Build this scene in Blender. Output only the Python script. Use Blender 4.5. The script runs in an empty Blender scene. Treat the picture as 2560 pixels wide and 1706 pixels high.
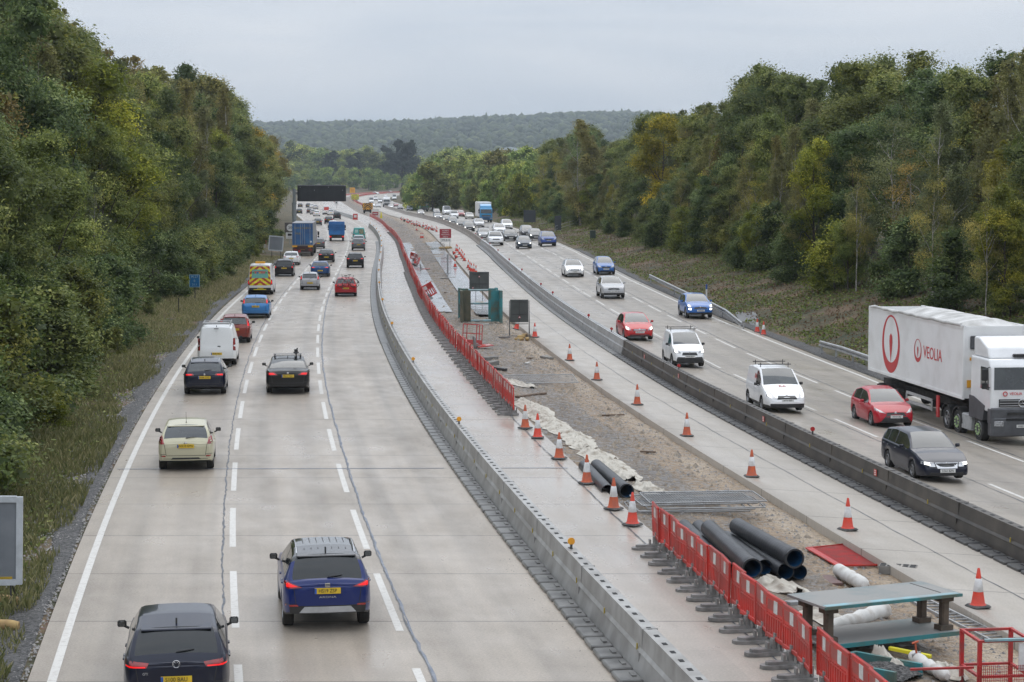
import bpy, bmesh, math, random, numpy as np
from mathutils import Vector, Matrix
from mathutils.bvhtree import BVHTree
R=math.radians
scene=bpy.context.scene
COL=scene.collection
random.seed(7)
# ---------------------------------------------------------------- camera model and road survey
F=5000.0; TILT=math.atan((853-455)/F); HC=9.0
CA,SA=math.cos(TILT),math.sin(TILT)
def sstep(a,b,x):
    t=min(1,max(0,(x-a)/(b-a))); return t*t*(3-2*t)
def ray(px,py):
    dx=(px-1280)/F; dy=(853-py)/F
    return dx, CA+dy*SA, -SA+dy*CA
def unproj_z(px,py,z=0.0):
    dx,dY,dZ=ray(px,py); t=(z-HC)/dZ
    return dx*t,dY*t
def at_depth(px,py,Y):
    dx,dY,dZ=ray(px,py); t=Y/dY
    return dx*t,Y,HC+dZ*t
L2PX=[(1042,1679),(966,1501),(897.6,1325),(856,1199),(829,1106.5),(811.6,1033.6),(800.8,973.8),(795.3,922.6),(792,856),(797,799),(802,778),(807,759),(813.5,743),(824.7,714.5),(837,691),(848,669.6),(858,650),(868.6,627.7),(872.7,608.6),(872.7,596.4),(868.6,584),(865,577)]
_t=sorted([unproj_z(*p)[::-1] for p in L2PX]+[(10,2.2),(20,.75),(420,-36),(459,-40.4),(510,-47),(568,-55),(735,-72),(900,-90),(1000,-97),(1100,-98),(1200,-92),(1300,-76),(1450,-40),(1700,40)])
GY=np.concatenate([np.arange(5,400,1.0),np.arange(400,1700,4.0)])
_raw=np.interp(GY,[t[0] for t in _t],[t[1] for t in _t]); GX=np.zeros_like(GY)
for i,y in enumerate(GY):
    w=max(5,.09*min(y,600)); k=np.exp(-.5*((GY-y)/w)**2)*np.gradient(GY); sw=k.sum()
    my=(k*GY).sum()/sw; mx=(k*_raw).sum()/sw
    GX[i]=mx+(k*(GY-my)*(_raw-mx)).sum()/(k*(GY-my)**2).sum()*(y-my)
def C(y): return float(np.interp(y,GY,GX)) if y>5 else float(GX[0])-.17*(y-5)
def itab(t): xs=[a for a,b in t]; ys=[b for a,b in t]; return lambda y: float(np.interp(y,xs,ys))
oE0=lambda y:-6.68
oL1=lambda y:-3.3
oB1=itab([(0,3.5),(200,3.5),(393,4.6),(480,5.0),(640,3.0),(900,3.5)])
oR=itab([(36,6.97),(49,7.13),(77,7.27),(103,7.42),(168,7.45),(241,7.1),(371,7.8),(506,10.7),(800,12),(1400,12)])
oK=itab([(0,12.55),(62,12.8),(240,12.8),(300,13.4),(464,17),(595,19),(1400,19)])
oB2=itab([(0,15.9),(60,15.9),(147,16.2),(218,16.6),(271,17.3),(317,18.3),(464,21.1),(595,23.4),(1400,23.4)])
oD1=itab([(0,21.3),(87,21.35),(104,21.0),(240,20.9),(271,21.7),(317,22.7),(464,25.5),(595,27.8),(1400,27.8)])
oD2=itab([(0,25.0),(81,25.05),(115,24.4),(240,24.1),(271,24.8),(317,25.9),(464,28.8),(595,31.1),(1400,31.1)])
oE=itab([(0,28.6),(104,28.2),(139,27.3),(181,26.8),(228,26.7),(262,27.4),(350,29),(404,30.3),(595,34.6),(1400,34.6)])
def yrise(Y): return 2.0*sstep(750,1200,Y)
def zroad(X,Y):
    d=X-C(Y)-7.2
    return float(np.interp(Y,[0,90,110,230,400,550],[-.06,-.06,-.045,.05,.04,0]))*max(0,min(d,40))+yrise(Y)
def road(o,Y):
    x=C(Y)+o; return Vector((x,Y,zroad(x,Y)))
def unproj(px,py,zf=None,dz=0.0):
    zf=zf or zroad; z=0
    for _ in range(25):
        X,Y=unproj_z(px,py,z+dz); z=.5*z+.5*zf(X,Y)
    return Vector((X,Y,z))
def heading(Y): return math.atan2(C(Y+1)-C(Y-1),2.0)     # lateral slope of the road at Y
def hz(Y): return -heading(Y)                           # rotation about z that looks along the road
# ---------------------------------------------------------------- materials
MATS={}
def newmat(name):
    m=bpy.data.materials.new(name); m.use_nodes=True
    nt=m.node_tree; return m,nt,nt.nodes['Principled BSDF'],nt.nodes,nt.links
def node(nt,t,**k):
    n=nt.nodes.new(t)
    for a,b in k.items():
        if a in n.inputs: n.inputs[a].default_value=b
        else: setattr(n,a,b)
    return n
def c4(c): return (c[0],c[1],c[2],1)
def pm(name,col,rough=.5,metal=0,spec=.5,coat=0,col2=None,scale=6,bump=0,emit=0,detail=4,lo=.35,hi=.65,dirt=0):
    if name in MATS: return MATS[name]
    m,nt,b,N,L=newmat(name); m.diffuse_color=c4(col)
    b.inputs['Base Color'].default_value=c4(col); b.inputs['Roughness'].default_value=rough
    b.inputs['Metallic'].default_value=metal; b.inputs['Specular IOR Level'].default_value=spec
    b.inputs['Coat Weight'].default_value=coat; b.inputs['Coat Roughness'].default_value=.06
    if emit: b.inputs['Emission Color'].default_value=c4(col); b.inputs['Emission Strength'].default_value=emit
    if col2 is None and not emit: col2=[x*.82 for x in col]
    if col2 is not None:
        tc=node(nt,'ShaderNodeTexCoord'); n=node(nt,'ShaderNodeTexNoise',Scale=scale,Detail=detail)
        oi=node(nt,'ShaderNodeObjectInfo'); ra=node(nt,'ShaderNodeMath',operation='MULTIPLY'); ra.inputs[1].default_value=37.0; L.new(oi.outputs['Random'],ra.inputs[0]); va=node(nt,'ShaderNodeVectorMath',operation='ADD'); L.new(tc.outputs['Object'],va.inputs[0]); L.new(ra.outputs[0],va.inputs[1]); L.new(va.outputs[0],n.inputs['Vector'])
        r=node(nt,'ShaderNodeMapRange'); r.inputs[1].default_value=lo; r.inputs[2].default_value=hi
        L.new(n.outputs[0],r.inputs[0])
        mx=node(nt,'ShaderNodeMix',data_type='RGBA'); mx.inputs[6].default_value=c4(col); mx.inputs[7].default_value=c4(col2)
        L.new(r.outputs[0],mx.inputs[0]); L.new(mx.outputs[2],b.inputs['Base Color'])
        if bump:
            bp=node(nt,'ShaderNodeBump',Strength=bump,Distance=.02); L.new(n.outputs[0],bp.inputs['Height']); L.new(bp.outputs[0],b.inputs['Normal'])
    MATS[name]=m; return m
# ---------------------------------------------------------------- mesh builder
class MB:
    def __init__(s): s.v=[]; s.f=[]; s.m=[]; s.uv=None
    def add(s,vs,fs,mi=0,M=None):
        o=len(s.v)
        s.v+= [tuple(M@Vector(p)) for p in vs] if M else [tuple(p) for p in vs]
        for f in fs: s.f.append(tuple(i+o for i in f)); s.m.append(mi)
        return s
    def box(s,c,d,mi=0,M=None,tx=1,ty=1):
        x,y,z=[a/2 for a in d]
        vs=[(c[0]+i*x*(tx if k>0 else 1),c[1]+j*y*(ty if k>0 else 1),c[2]+k*z) for k in(-1,1) for j in(-1,1) for i in(-1,1)]
        return s.add(vs,[(0,2,3,1),(4,5,7,6),(0,1,5,4),(2,6,7,3),(0,4,6,2),(1,3,7,5)],mi,M)
    def cbox(s,c,d,ch,mi=0,M=None):
        # box with chamfered vertical and top edges
        x,y,z=[a/2 for a in d]; h=ch
        def ring(k,e): return [(c[0]+sx*(x-e-(h if q else 0)),c[1]+sy*(y-e-(0 if q else h)),c[2]+k) for sx,sy,q in((-1,-1,1),(1,-1,1),(1,-1,0),(1,1,0),(1,1,1),(-1,1,1),(-1,1,0),(-1,-1,0))]
        r=[ring(-z,h*.5),ring(-z+h*.5,0),ring(z-h*.7,0),ring(z,h*.7)]
        vs=sum(r,[]); fs=[(7,6,5,4,3,2,1,0),tuple(range(24,32))]
        for a in range(3):
            for i in range(8): j=(i+1)%8; fs.append((a*8+i,a*8+j,a*8+8+j,a*8+8+i))
        return s.add(vs,fs,mi,M)
    def tube(s,pts,r,n=8,mi=0,M=None,cap=True):
        pts=[Vector(p) for p in pts]; rs=r if isinstance(r,(list,tuple)) else [r]*len(pts)
        vs=[];fs=[]; prev=None
        for i,p in enumerate(pts):
            t=(pts[min(i+1,len(pts)-1)]-pts[max(i-1,0)]).normalized()
            if prev is None:
                a=Vector((0,0,1)) if abs(t.z)<.9 else Vector((1,0,0)); prev=t.cross(a).normalized()
            u=(prev-t*prev.dot(t)).normalized(); prev=u; w=t.cross(u)
            for k in range(n):
                an=2*math.pi*k/n; vs.append(p+(u*math.cos(an)+w*math.sin(an))*rs[i])
        for i in range(len(pts)-1):
            for k in range(n): j=(k+1)%n; fs.append((i*n+k,i*n+j,(i+1)*n+j,(i+1)*n+k))
        if cap: fs+= [tuple(range(n))[::-1],tuple((len(pts)-1)*n+k for k in range(n))]
        return s.add(vs,fs,mi,M)
    def lathe(s,prof,n=16,mi=0,M=None,axis='z',mis=None):
        vs=[];
        for (r,h) in prof:
            for k in range(n):
                a=2*math.pi*k/n; q=(r*math.cos(a),r*math.sin(a),h)
                vs.append(q if axis=='z' else (h,q[0],q[1]))
        o=len(s.v); s.v+=[tuple(M@Vector(p)) for p in vs] if M else vs
        for i in range(len(prof)-1):
            for k in range(n):
                j=(k+1)%n; s.f.append((o+i*n+k,o+i*n+j,o+(i+1)*n+j,o+(i+1)*n+k)); s.m.append(mis[i] if mis else mi)
        return s
    def prism(s,poly,axis,a,b,mi=0,M=None):
        # poly: 2-D outline in the two other axes; extruded from a to b
        n=len(poly)
        def P(q,h): return {'x':(h,q[0],q[1]),'y':(q[0],h,q[1]),'z':(q[0],q[1],h)}[axis]
        vs=[P(q,a) for q in poly]+[P(q,b) for q in poly]
        fs=[tuple(range(n))[::-1],tuple(range(n,2*n))]+[(i,(i+1)%n,n+(i+1)%n,n+i) for i in range(n)]
        return s.add(vs,fs,mi,M)
    def text(s,txt,size,M,mi=0,align='CENTER',ext=0.004):
        v,f=text_geo(txt,size,align,ext); return s.add(v,f,mi,M)
    def build(s,name,mats,parent=None,smooth=None,loc=None,rz=None,link=True):
        me=bpy.data.meshes.new(name); me.from_pydata(s.v,[],s.f)
        mats=mats if isinstance(mats,(list,tuple)) else [mats]
        for m in mats: me.materials.append(m)
        if len(mats)>1: me.polygons.foreach_set('material_index',s.m)
        bm=bmesh.new(); bm.from_mesh(me); bmesh.ops.recalc_face_normals(bm,faces=bm.faces[:]); bm.to_mesh(me); bm.free()
        if smooth:
            me.polygons.foreach_set('use_smooth',[True]*len(me.polygons)); me.set_sharp_from_angle(angle=R(smooth))
        me.update(); return obj(name,me,parent,loc,rz) if link else me
TXT={}
def text_geo(txt,size,align,ext):
    k=(txt,size,align,ext)
    if k not in TXT:
        cu=bpy.data.curves.new('t','FONT'); cu.body=txt; cu.size=size; cu.align_x=align; cu.align_y='CENTER'; cu.extrude=ext; cu.resolution_u=3
        o=bpy.data.objects.new('t',cu); COL.objects.link(o); dg=bpy.context.evaluated_depsgraph_get()
        me=bpy.data.meshes.new_from_object(o.evaluated_get(dg))
        TXT[k]=([tuple(v.co) for v in me.vertices],[tuple(p.vertices) for p in me.polygons])
        bpy.data.objects.remove(o); bpy.data.curves.remove(cu); bpy.data.meshes.remove(me)
    return TXT[k]
def obj(name,me,parent=None,loc=None,rz=None):
    o=bpy.data.objects.new(name,me); COL.objects.link(o)
    if parent: o.parent=parent
    if loc is not None: o.location=loc
    if rz is not None: o.rotation_euler=(0,0,rz)
    return o
def tag(o,label=None,cat=None,group=None,kind=None):
    if label: o['label']=label
    if cat: o['category']=cat
    if group: o['group']=group
    if kind: o['kind']=kind
    return o
def empty(name,loc,rz=0,label=None,cat=None,group=None):
    o=bpy.data.objects.new(name,None); COL.objects.link(o); o.location=loc; o.rotation_euler=(0,0,rz); o.empty_display_size=.2
    return tag(o,label,cat,group)
KIDS={}
def kids(o):
    if not KIDS.get('n')==len(bpy.data.objects):
        KIDS.clear(); KIDS['n']=len(bpy.data.objects)
        for q in bpy.data.objects:
            if q.parent: KIDS.setdefault(q.parent.name,[]).append(q)
    return KIDS.get(o.name,[])
def dup(o,loc=None,rz=None,label=None,parent=None,scale=None):
    ch=list(kids(o))
    c=o.copy(); COL.objects.link(c)
    if parent: c.parent=parent
    if loc is not None: c.location=loc
    if rz is not None: c.rotation_euler=(0,0,rz) if not isinstance(rz,(tuple,list)) else rz
    if scale is not None: c.scale=(scale,)*3 if not isinstance(scale,(tuple,list)) else scale
    if label: c['label']=label
    tr=[]
    def rec(src,par):
        q=src.copy(); COL.objects.link(q); q.parent=par
        return q
    todo=[(x,c) for x in ch]
    sub={x.name:list(kids(x)) for x in ch}
    for x,par in todo:
        q=rec(x,par)
        for y in sub[x.name]: rec(y,q)
    return c
def npmesh(name,verts,faces,mats,tint=None,smooth=False,uv=None,mi=None):
    """verts (n,3), faces (m,k) numpy arrays with constant k"""
    me=bpy.data.meshes.new(name); n=len(verts); m,k=faces.shape
    me.vertices.add(n); me.vertices.foreach_set('co',np.ascontiguousarray(verts,dtype=np.float32).ravel())
    me.loops.add(m*k); me.loops.foreach_set('vertex_index',np.ascontiguousarray(faces,dtype=np.int32).ravel())
    me.polygons.add(m); me.polygons.foreach_set('loop_start',np.arange(0,m*k,k,dtype=np.int32))
    for q in (mats if isinstance(mats,(list,tuple)) else [mats]): me.materials.append(q)
    if mi is not None: me.polygons.foreach_set('material_index',np.asarray(mi,dtype=np.int32))
    if smooth: me.polygons.foreach_set('use_smooth',np.ones(m,dtype=bool))
    if tint is not None:
        a=me.attributes.new('tint','FLOAT','POINT'); a.data.foreach_set('value',np.asarray(tint,dtype=np.float32))
    if uv is not None:
        u=me.uv_layers.new(name='UVMap'); u.data.foreach_set('uv',np.ascontiguousarray(uv[faces.ravel()],dtype=np.float32).ravel())
    me.update(); me.validate(); return me
def gridmesh(P):
    """P (r,c,3) -> verts, quads"""
    r,c,_=P.shape; i=np.arange(r*c).reshape(r,c)
    f=np.stack([i[:-1,:-1],i[:-1,1:],i[1:,1:],i[1:,:-1]],-1).reshape(-1,4)
    return P.reshape(-1,3),f
_rs=np.random.RandomState(3)
_perm=_rs.rand(256,256)
def vnoise(x,y):
    """smooth value noise, numpy arrays"""
    xi=np.floor(x).astype(int); yi=np.floor(y).astype(int); fx=x-xi; fy=y-yi
    fx=fx*fx*(3-2*fx); fy=fy*fy*(3-2*fy)
    g=lambda a,b:_perm[a%256,b%256]
    return (g(xi,yi)*(1-fx)+g(xi+1,yi)*fx)*(1-fy)+(g(xi,yi+1)*(1-fx)+g(xi+1,yi+1)*fx)*fy
def fbm(x,y,o=4):
    s=0;a=.5
    for k in range(o): s=s+a*vnoise(x*2**k+17*k,y*2**k+5*k); a*=.5
    return s
# ---------------------------------------------------------------- world, sun, camera
w=bpy.data.worlds.new('World'); scene.world=w; w.use_nodes=True
nt=w.node_tree; bg=nt.nodes['Background']; L=nt.links
SUN_EL,SUN_ROT=R(55),R(20)
sky=node(nt,'ShaderNodeTexSky',sky_type='NISHITA'); sky.sun_disc=False; sky.sun_elevation=SUN_EL; sky.sun_rotation=SUN_ROT
tc=node(nt,'ShaderNodeTexCoord'); sp=node(nt,'ShaderNodeSeparateXYZ'); L.new(tc.outputs['Generated'],sp.inputs[0])
# overcast cloud sheet: brighter overhead than at the horizon
zr=node(nt,'ShaderNodeMapRange'); zr.inputs[1].default_value=0; zr.inputs[2].default_value=1; zr.inputs[3].default_value=1; zr.inputs[4].default_value=2.4
L.new(sp.outputs[2],zr.inputs[0])
mp=node(nt,'ShaderNodeMapping'); mp.inputs['Scale'].default_value=(1,1,7); L.new(tc.outputs['Generated'],mp.inputs[0])
cn=node(nt,'ShaderNodeTexNoise',Scale=5.5,Detail=5,Roughness=.5,Distortion=.6); L.new(mp.outputs[0],cn.inputs['Vector'])
cr=node(nt,'ShaderNodeMapRange'); cr.inputs[1].default_value=.3; cr.inputs[2].default_value=.7; L.new(cn.outputs[0],cr.inputs[0])
cm=node(nt,'ShaderNodeMix',data_type='RGBA'); cm.inputs[6].default_value=(5.55,6.1,6.9,1); cm.inputs[7].default_value=(7.0,7.3,7.8,1)
L.new(cr.outputs[0],cm.inputs[0])
ml=node(nt,'ShaderNodeVectorMath',operation='SCALE'); L.new(cm.outputs[2],ml.inputs[0]); L.new(zr.outputs[0],ml.inputs[3])
mx=node(nt,'ShaderNodeMix',data_type='RGBA'); mx.inputs[0].default_value=.93; L.new(sky.outputs[0],mx.inputs[6]); L.new(ml.outputs[0],mx.inputs[7])
L.new(mx.outputs[2],bg.inputs['Color']); bg.inputs['Strength'].default_value=.1
sl=bpy.data.lights.new('Sun','SUN'); sl.energy=.6; sl.angle=R(40); sl.color=(1,.96,.9)
so=bpy.data.objects.new('Sun',sl); COL.objects.link(so); so.rotation_euler=(R(-35),0,R(-20)); 
cd=bpy.data.cameras.new('Camera'); co=bpy.data.objects.new('Camera',cd); COL.objects.link(co); scene.camera=co
cd.sensor_width=36; cd.lens=36*F/2560; cd.clip_start=.5; cd.clip_end=20000
co.location=(0,0,HC); co.rotation_euler=(R(90)-TILT,0,0)
vs=scene.view_settings; vs.view_transform='Standard'; vs.look='None'; vs.exposure=.05; vs.gamma=1
cy=scene.cycles; cy.max_bounces=6; cy.diffuse_bounces=3; cy.glossy_bounces=3; cy.transmission_bounces=2; cy.volume_bounces=0; cy.transparent_max_bounces=4
cy.use_adaptive_sampling=True; cy.adaptive_threshold=.02
# ---------------------------------------------------------------- concrete material (u = metres across, v = metres along)
def concrete(name,ca,cb,joint=5.0,tracks=True,rough=.36,trk=()):
    m,nt,b,N,L=newmat(name)
    uv=node(nt,'ShaderNodeUVMap'); uv.uv_map='UVMap'; sp=node(nt,'ShaderNodeSeparateXYZ'); L.new(uv.outputs[0],sp.inputs[0])
    def mth(op,a,b_=None,c_=None):
        n=node(nt,'ShaderNodeMath',operation=op)
        for i,x in enumerate((a,b_,c_)):
            if x is None: continue
            if isinstance(x,(int,float)): n.inputs[i].default_value=x
            else: L.new(x,n.inputs[i])
        return n.outputs[0]
    def noise(sc,det=4,stretch=(1,1,1)):
        mp=node(nt,'ShaderNodeMapping'); mp.inputs['Scale'].default_value=stretch; L.new(uv.outputs[0],mp.inputs[0])
        n=node(nt,'ShaderNodeTexNoise',Scale=sc,Detail=det); L.new(mp.outputs[0],n.inputs['Vector']); return n.outputs[0]
    big=noise(.16,3,(1.5,.5,1)); mid=noise(1.1,5,(1,.45,1)); fine=noise(20,3); streak=noise(1.0,3,(2.2,.025,1)); cross=noise(1.0,2,(.12,2.0,1))
    mxa=node(nt,'ShaderNodeMix',data_type='RGBA'); mxa.inputs[6].default_value=c4(ca); mxa.inputs[7].default_value=c4(cb)
    s=mth('ADD',mth('MULTIPLY',big,.5),mth('ADD',mth('MULTIPLY',mid,.35),mth('MULTIPLY',streak,.35)))
    r=node(nt,'ShaderNodeMapRange'); r.inputs[1].default_value=.45; r.inputs[2].default_value=.78; L.new(s,r.inputs[0]); L.new(r.outputs[0],mxa.inputs[0])
    # every slab slightly different
    wn=node(nt,'ShaderNodeTexWhiteNoise',noise_dimensions='2D'); cb2=node(nt,'ShaderNodeCombineXYZ')
    L.new(mth('FLOOR',mth('DIVIDE',mth('ADD',sp.outputs[0],30.0),3.6)),cb2.inputs[0]); L.new(mth('FLOOR',mth('DIVIDE',sp.outputs[1],joint)),cb2.inputs[1]); L.new(cb2.outputs[0],wn.inputs['Vector'])
    g=mth('ADD',.92,mth('MULTIPLY',wn.outputs['Value'],.12))
    g=mth('MULTIPLY',g,mth('ADD',.62,mth('MULTIPLY',fine,.76)))
    g=mth('MULTIPLY',g,mth('ADD',.94,mth('MULTIPLY',cross,.12)))
    for u0 in trk:                                            # rubber and oil worn into the running lines
        d=mth('ABSOLUTE',mth('SUBTRACT',sp.outputs[0],u0)); k=mth('MAXIMUM',mth('SUBTRACT',1.0,mth('DIVIDE',d,.55)),0.0)
        g=mth('MULTIPLY',g,mth('SUBTRACT',1.0,mth('MULTIPLY',k,mth('ADD',.07,mth('MULTIPLY',streak,.18)))))
    fr=mth('MODULO',sp.outputs[1],joint); jn=mth('LESS_THAN',mth('ABSOLUTE',mth('SUBTRACT',fr,joint/2)),mth('MULTIPLY',.024,mth('ADD',.3,mth('MULTIPLY',mid,1.6))))
    g=mth('MULTIPLY',g,mth('SUBTRACT',1.0,mth('MULTIPLY',jn,.68)))
    sc=node(nt,'ShaderNodeVectorMath',operation='SCALE'); L.new(mxa.outputs[2],sc.inputs[0]); L.new(g,sc.inputs[3]); L.new(sc.outputs[0],b.inputs['Base Color'])
    rr=node(nt,'ShaderNodeMapRange'); rr.inputs[1].default_value=.35; rr.inputs[2].default_value=.7; rr.inputs[3].default_value=rough-.12; rr.inputs[4].default_value=rough+.2
    L.new(mth('ADD',mth('MULTIPLY',mid,.5),mth('MULTIPLY',big,.5)),rr.inputs[0]); L.new(rr.outputs[0],b.inputs['Roughness'])
    bp=node(nt,'ShaderNodeBump',Strength=.06,Distance=.01); L.new(fine,bp.inputs['Height']); L.new(bp.outputs[0],b.inputs['Normal'])
    b.inputs['Specular IOR Level'].default_value=.4
    return m
M_LEFT=concrete('concrete_left',(.425,.363,.294),(.265,.23,.192),trk=(-5.9,-4.2,-2.5,-.75,.85,2.6))
M_STRIP=concrete('concrete_strip',(.44,.39,.335),(.34,.30,.255),rough=.27)
M_SLAB=concrete('concrete_slab',(.43,.385,.33),(.335,.30,.255),rough=.40)
M_RIGHT=concrete('concrete_right',(.365,.318,.262),(.27,.238,.203),rough=.36,trk=(18.3,20.0,22.1,23.8,25.6,27.2))
YS=np.concatenate([[-60,-40,-20,0,10],np.arange(18,400,2.0),np.arange(400,1352,8.0)])
def sheet(name,offs,mat,dz=0.0,ys=YS,kind='structure',skirt=None):
    P=np.zeros((len(ys),len(offs),3)); U=np.zeros((len(ys),len(offs),2))
    for i,y in enumerate(ys):
        for j,o in enumerate(offs):
            ov=o(y) if callable(o) else o
            v=road(ov,y); P[i,j]=(v.x,v.y,v.z+(dz if not skirt else dz+skirt[j])); U[i,j]=(ov,y+2.0)
    v,f=gridmesh(P); me=npmesh(name,v,f[:,::-1],mat,uv=U.reshape(-1,2)); o=obj(name,me); return tag(o,kind=kind)
lin=lambda a,b,n:[(lambda y,t=k/n:a(y)*(1-t)+b(y)*t) for k in range(n+1)]
sheet('left_carriageway',lin(lambda y:-7.12,lambda y:oB1(y)+.6,6),M_LEFT)
sheet('middle_lane',lin(lambda y:oB1(y)+.6,lambda y:oR(y)+.42,3),M_STRIP)
sheet('works_lane',[lambda y:oK(y)-.002,lambda y:oK(y)]+lin(lambda y:oK(y)+.01,lambda y:oB2(y)+.6,3),M_SLAB,skirt=[-.42,-.02,0,0,0,0])
sheet('right_carriageway',lin(lambda y:oB2(y)+.6,lambda y:oE(y)+.5,6),M_RIGHT)
# ---------------------------------------------------------------- painted lines, joints
M_PAINT=pm('road_paint',(.60,.58,.54),rough=.55,col2=(.46,.43,.39),scale=9,detail=6,lo=.5,hi=.75)
M_SEAL=pm('joint_sealant',(.045,.045,.048),rough=.45,col2=(.12,.13,.15),scale=4)
M_SEALB=pm('blue_sealant',(.11,.13,.18),rough=.5,col2=(.22,.235,.26),scale=3)
def strip(name,offf,width,mat,y0,y1,dash=None,dz=.004,wob=0,step=1.5,seed=0):
    V=[];Fc=[]; rnd=random.Random(seed)
    def seg(a,b):
        n=max(1,int((b-a)/(step if a<250 else 5))); base=len(V)
        for k in range(n+1):
            y=a+(b-a)*k/n; o=offf(y)+(wob*(rnd.random()-.5)+ .012*math.sin(y*.9)*(wob>0)); ww=width*(1+(rnd.random()-.5)*(1.0 if wob else 0))
            p=road(o-ww/2,y); q=road(o+ww/2,y); V.append((p.x,p.y,p.z+dz)); V.append((q.x,q.y,q.z+dz))
            if k: i=base+2*k; Fc.append((i-2,i-1,i+1,i))
    if dash is None: seg(y0,y1)
    else:
        per,ln,ph=dash; y=y0-((y0-ph)%per)
        while y<y1:
            seg(y,min(y+ln,y1)); y+=per
    o=obj(name,npmesh(name,np.array(V),np.array(Fc)[:,::-1],mat)); return tag(o,kind='structure')
ph1=unproj_z(588.6,1570)[1]
strip('edge_line_marking',oE0,.17,M_PAINT,20,1340)
strip('lane_marking',oL1,.16,M_PAINT,22,760,(9,5.9,ph1))
strip('lane_marking',lambda y:0,.16,M_PAINT,22,760,(9,5.9,unproj_z(993,1578)[1]))
strip('lane_marking',oD1,.15,M_PAINT,40,760,(9,6,unproj(1895,963)[1]-1.2))
strip('lane_marking',oD2,.15,M_PAINT,40,760,(9,6,unproj(2096,977)[1]-6))
strip('edge_line_marking',oE,.18,M_PAINT,60,1340)
strip('edge_line_marking',lambda y:oB1(y)-.9,.15,M_PAINT,330,1340)
strip('joint_seal_marking',lambda y:oL1(y)-.24,.042,M_SEAL,22,330,wob=.045,dz=.007,step=.35,seed=1)
strip('joint_seal_marking',lambda y:.24+.03*math.sin(y*.11),.034,M_SEAL,22,300,wob=.03,dz=.008,step=.35,seed=2)
strip('joint_seal_marking',lambda y:.27+.03*math.sin(y*.11),.05,M_SEALB,22,200,wob=.05,dz=.0062,step=.5,seed=3)
strip('joint_seal_marking',lambda y:oD1(y)-.35,.05,M_SEAL,40,300,wob=.05,dz=.007,step=.5,seed=4)
strip('joint_seal_marking',lambda y:oD2(y)+.35,.06,M_SEAL,40,300,wob=.05,dz=.007,step=.5,seed=5)
strip('joint_seal_marking',lambda y:oK(y)+1.9,.03,M_SEAL,36,200,wob=.03,dz=.007,step=.5,seed=6)
strip('joint_seal_marking',lambda y:oR(y)-.12,.035,M_SEAL,30,90,wob=.03,dz=.007,step=.5,seed=7)
b=MB()                                                     # the blue-sealed repair across the carriageway
for o0,o1 in ((-7.0,3.3),(4.9,7.2)):
    yy=unproj_z(900,1172)[1]; n=40
    for k in range(n):
        a=o0+(o1-o0)*k/n; c=o0+(o1-o0)*(k+1)/n; e=.035*random.random()
        p=road(a,yy+.2*(a/10)); q=road(c,yy+.2*(c/10))
        b.add([(p.x,p.y-.04-e,.0075),(q.x,q.y-.04-e,.0075),(q.x,q.y+.05,.0075),(p.x,p.y+.05,.0075)],[(0,1,2,3)])
tag(b.build('cross_joint_marking',M_SEALB),kind='structure')
# ---------------------------------------------------------------- ground
def left_z(t): return float(np.interp(t,[0,1,2.5,5,9,16,30,80,3000],[-.03,.0,.06,.3,1.3,2.6,3.4,4,6]))
def right_z(t): return float(np.interp(t,[0,.8,2,6,11,18,35,80,3000],[-.03,.0,.12,.95,2.0,2.7,3.6,4.5,8]))
def hill(X,Y):
    h=float(np.interp(Y,[1300,1700,2200,2800,3600,4300,4900,6500,9500],[0,9,16,34,82,122,136,120,60]))
    return h+(0 if Y<2000 else 7*math.sin(X/330+1)*sstep(2300,4000,Y)+4*math.sin(X/140)*sstep(3000,4200,Y)+ (X+600)/300*4*sstep(2500,4300,Y))
def ground_z(X,Y):
    o=X-C(min(Y,1600)); fade=1-sstep(600,1100,Y); e=oE(Y)+.5
    if o<-7.12: z=left_z(-7.12-o)*(fade*.9+.1)+yrise(Y)
    elif o>e: z=right_z(o-e)*(fade*.9+.1)+zroad(C(min(Y,1600))+e,Y)*max(0,1-(o-e)/12)+yrise(Y)*min(1,(o-e)/12)
    else: z=zroad(X,Y)-.45
    return z+hill(X,Y)
M_VERGE,nt,b_,N,L=newmat('verge_earth')
tc=node(nt,'ShaderNodeTexCoord'); n1=node(nt,'ShaderNodeTexNoise',Scale=.28,Detail=8,Roughness=.65); n2=node(nt,'ShaderNodeTexNoise',Scale=9,Detail=4)
L.new(tc.outputs['Object'],n1.inputs['Vector']); L.new(tc.outputs['Object'],n2.inputs['Vector'])
cr_=node(nt,'ShaderNodeValToRGB'); e=cr_.color_ramp.elements; e[0].position=.36; e[0].color=(.036,.042,.018,1); e[1].position=.64; e[1].color=(.17,.11,.066,1)
q=cr_.color_ramp.elements.new(.5); q.color=(.088,.075,.038,1)
L.new(n1.outputs[0],cr_.inputs[0]); mm=node(nt,'ShaderNodeMix',data_type='RGBA',blend_type='MULTIPLY'); mm.inputs[0].default_value=.7
L.new(cr_.outputs[0],mm.inputs[6]); L.new(n2.outputs['Color'],mm.inputs[7]); 
sc_=node(nt,'ShaderNodeVectorMath',operation='SCALE'); sc_.inputs[3].default_value=1.5; L.new(mm.outputs[2],sc_.inputs[0]); L.new(sc_.outputs[0],b_.inputs['Base Color'])
b_.inputs['Roughness'].default_value=.9; bp=node(nt,'ShaderNodeBump',Strength=.8,Distance=.08); L.new(n2.outputs[0],bp.inputs['Height']); L.new(bp.outputs[0],b_.inputs['Normal'])
gy=np.concatenate([[-400,-200,-100,-50,-20],np.arange(-8,260,3.0),np.arange(260,700,10),np.arange(700,1700,40),np.geomspace(1700,11000,40)])
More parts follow.
